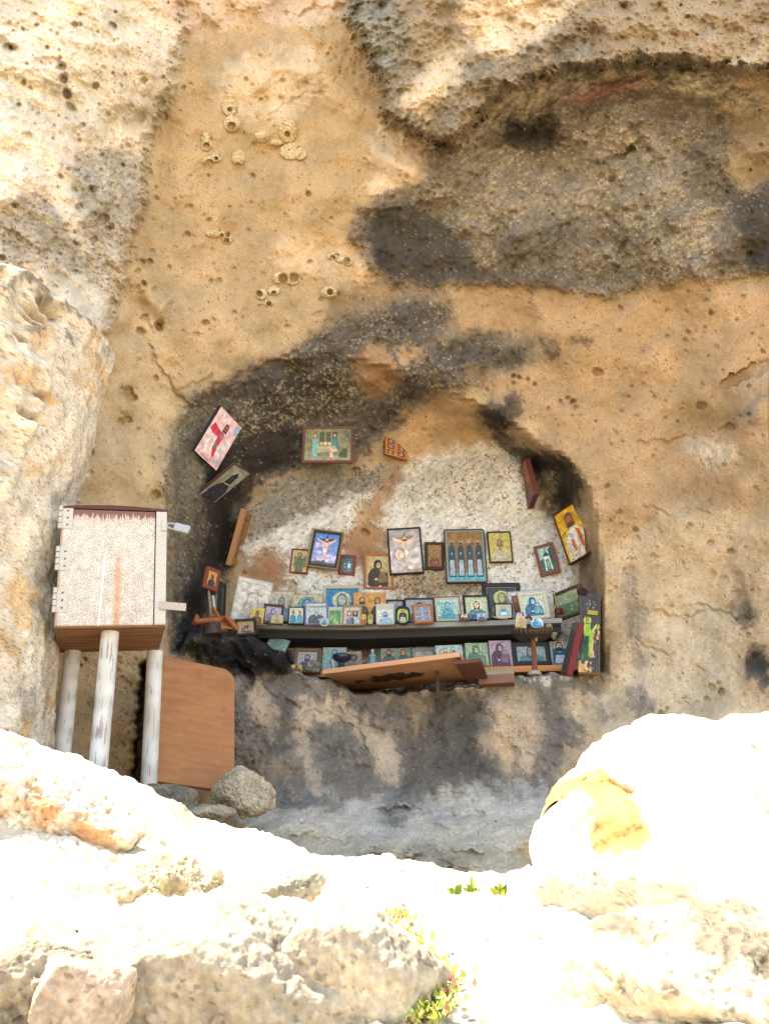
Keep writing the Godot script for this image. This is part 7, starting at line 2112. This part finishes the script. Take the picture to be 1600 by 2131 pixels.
func build_plants() -> void:
	var green := plain("6f8f2c", 0.6)
	green.backlight_enabled = true
	green.backlight = Color(0.25, 0.35, 0.08)
	var lime := plain("a8b23a", 0.6)
	lime.backlight_enabled = true
	lime.backlight = Color(0.3, 0.32, 0.08)
	var rg := RandomNumberGenerator.new()
	rg.seed = 88
	# broad leaves behind the tilted slab
	for e in [[608, 1905, 1.16, "broad fresh green leaf beside the tilted slab", 0.9], [668, 1920, 1.14, "pair of narrow green leaves right of the tilted slab", 0.7]]:
		var o := thing("leafy_sprout", e[3], "plant", Transform3D(Basis(), at(e[0], e[1] + 6, minf(e[2], bank_hit(e[0], e[1] + 6))) - Vector3(0, 0.004, 0)), "green sprouts among the rocks")
		for k in 3:
			var b := Basis(Vector3.UP, rg.randf_range(-0.8, 0.8)) * Basis(Vector3.BACK, (k - 1) * 0.7 - 0.2)
			part("leaf", leaf_mesh(0.026 * e[4] * (1.0 - 0.2 * k), 0.009 * e[4], 0.006), green, o, Transform3D(b, Vector3.ZERO))
	# sprouts on the crest
	var crest := ["small green sprout beside the tan rock on the crest", "pale upright sprout standing on the crest against the ledge", "short green sprout on the crest before the ledge hollows"]
	var cu := [948, 985, 1042]
	for i in 3:
		var o := thing("leafy_sprout", crest[i], "plant", Transform3D(Basis(), at(cu[i], 1862, bank_hit(cu[i], 1862)) - Vector3(0, 0.004, 0)), "green sprouts among the rocks")
		for k in 5:
			var b := Basis(Vector3.UP, rg.randf_range(-1.0, 1.0)) * Basis(Vector3.BACK, (k - 2) * 0.45)
			part("leaf", leaf_mesh(rg.randf_range(0.016, 0.028) * (1.6 if i == 1 and k == 2 else 1.0), 0.006, 0.006), lime if k % 2 == 0 else green, o, Transform3D(b, Vector3.ZERO))
	# mat of yellow-green stonecrop running down between the rocks
	var mm := MultiMesh.new()
	mm.transform_format = MultiMesh.TRANSFORM_3D
	mm.use_colors = true
	mm.mesh = leaf_mesh(0.010, 0.0032, 0.003)
	var line := [[745, 1905, 1.30], [775, 1935, 1.24], [800, 1965, 1.18], [830, 1995, 1.13], [860, 2025, 1.08], [875, 2060, 1.03], [870, 2095, 0.99], [850, 2120, 0.95]]
	for e in line:
		e[2] = minf(e[2] + 0.2, bank_hit(e[0], e[1])) + 0.004
	var n := 3400
	mm.instance_count = n
	for i in n:
		var t := pow(rg.randf(), 1.3) * (line.size() - 1.001)
		var k := int(t)
		var f := t - k
		var a: Array = line[k]
		var b: Array = line[k + 1]
		var sc := 44.0 - 12.0 * t / line.size()
		var u := lerpf(a[0], b[0], f) + rg.randfn(0.0, 1.0) * sc
		var v := lerpf(a[1], b[1], f) + rg.randfn(0.0, 0.8) * 14.0
		var d := lerpf(a[2], b[2], f) - rg.randf_range(0.0, 0.02)
		var bs := Basis(Vector3.UP, rg.randf() * TAU) * Basis(Vector3.RIGHT, rg.randf_range(-1.2, 1.2))
		var s := rg.randf_range(0.5, 1.2)
		mm.set_instance_transform(i, Transform3D(bs.scaled(Vector3.ONE * s), at(u, v, d)))
		var c := Color(0.55, 0.55, 0.14).lerp(Color(0.36, 0.42, 0.09), rg.randf())
		if rg.randf() < 0.12:
			c = Color(0.35, 0.18, 0.12)
		mm.set_instance_color(i, c)
	var mi := MultiMeshInstance3D.new()
	mi.name = "stonecrop"
	mi.multimesh = mm
	var sm := StandardMaterial3D.new()
	sm.vertex_color_use_as_albedo = true
	sm.roughness = 0.6
	sm.backlight_enabled = true
	sm.backlight = Color(0.25, 0.25, 0.08)
	mi.material_override = sm
	mi.set_meta("kind", "stuff")
	mi.set_meta("label", "yellow-green stonecrop growing between the rocks")
	mi.set_meta("category", "plants")
	add_child(mi)
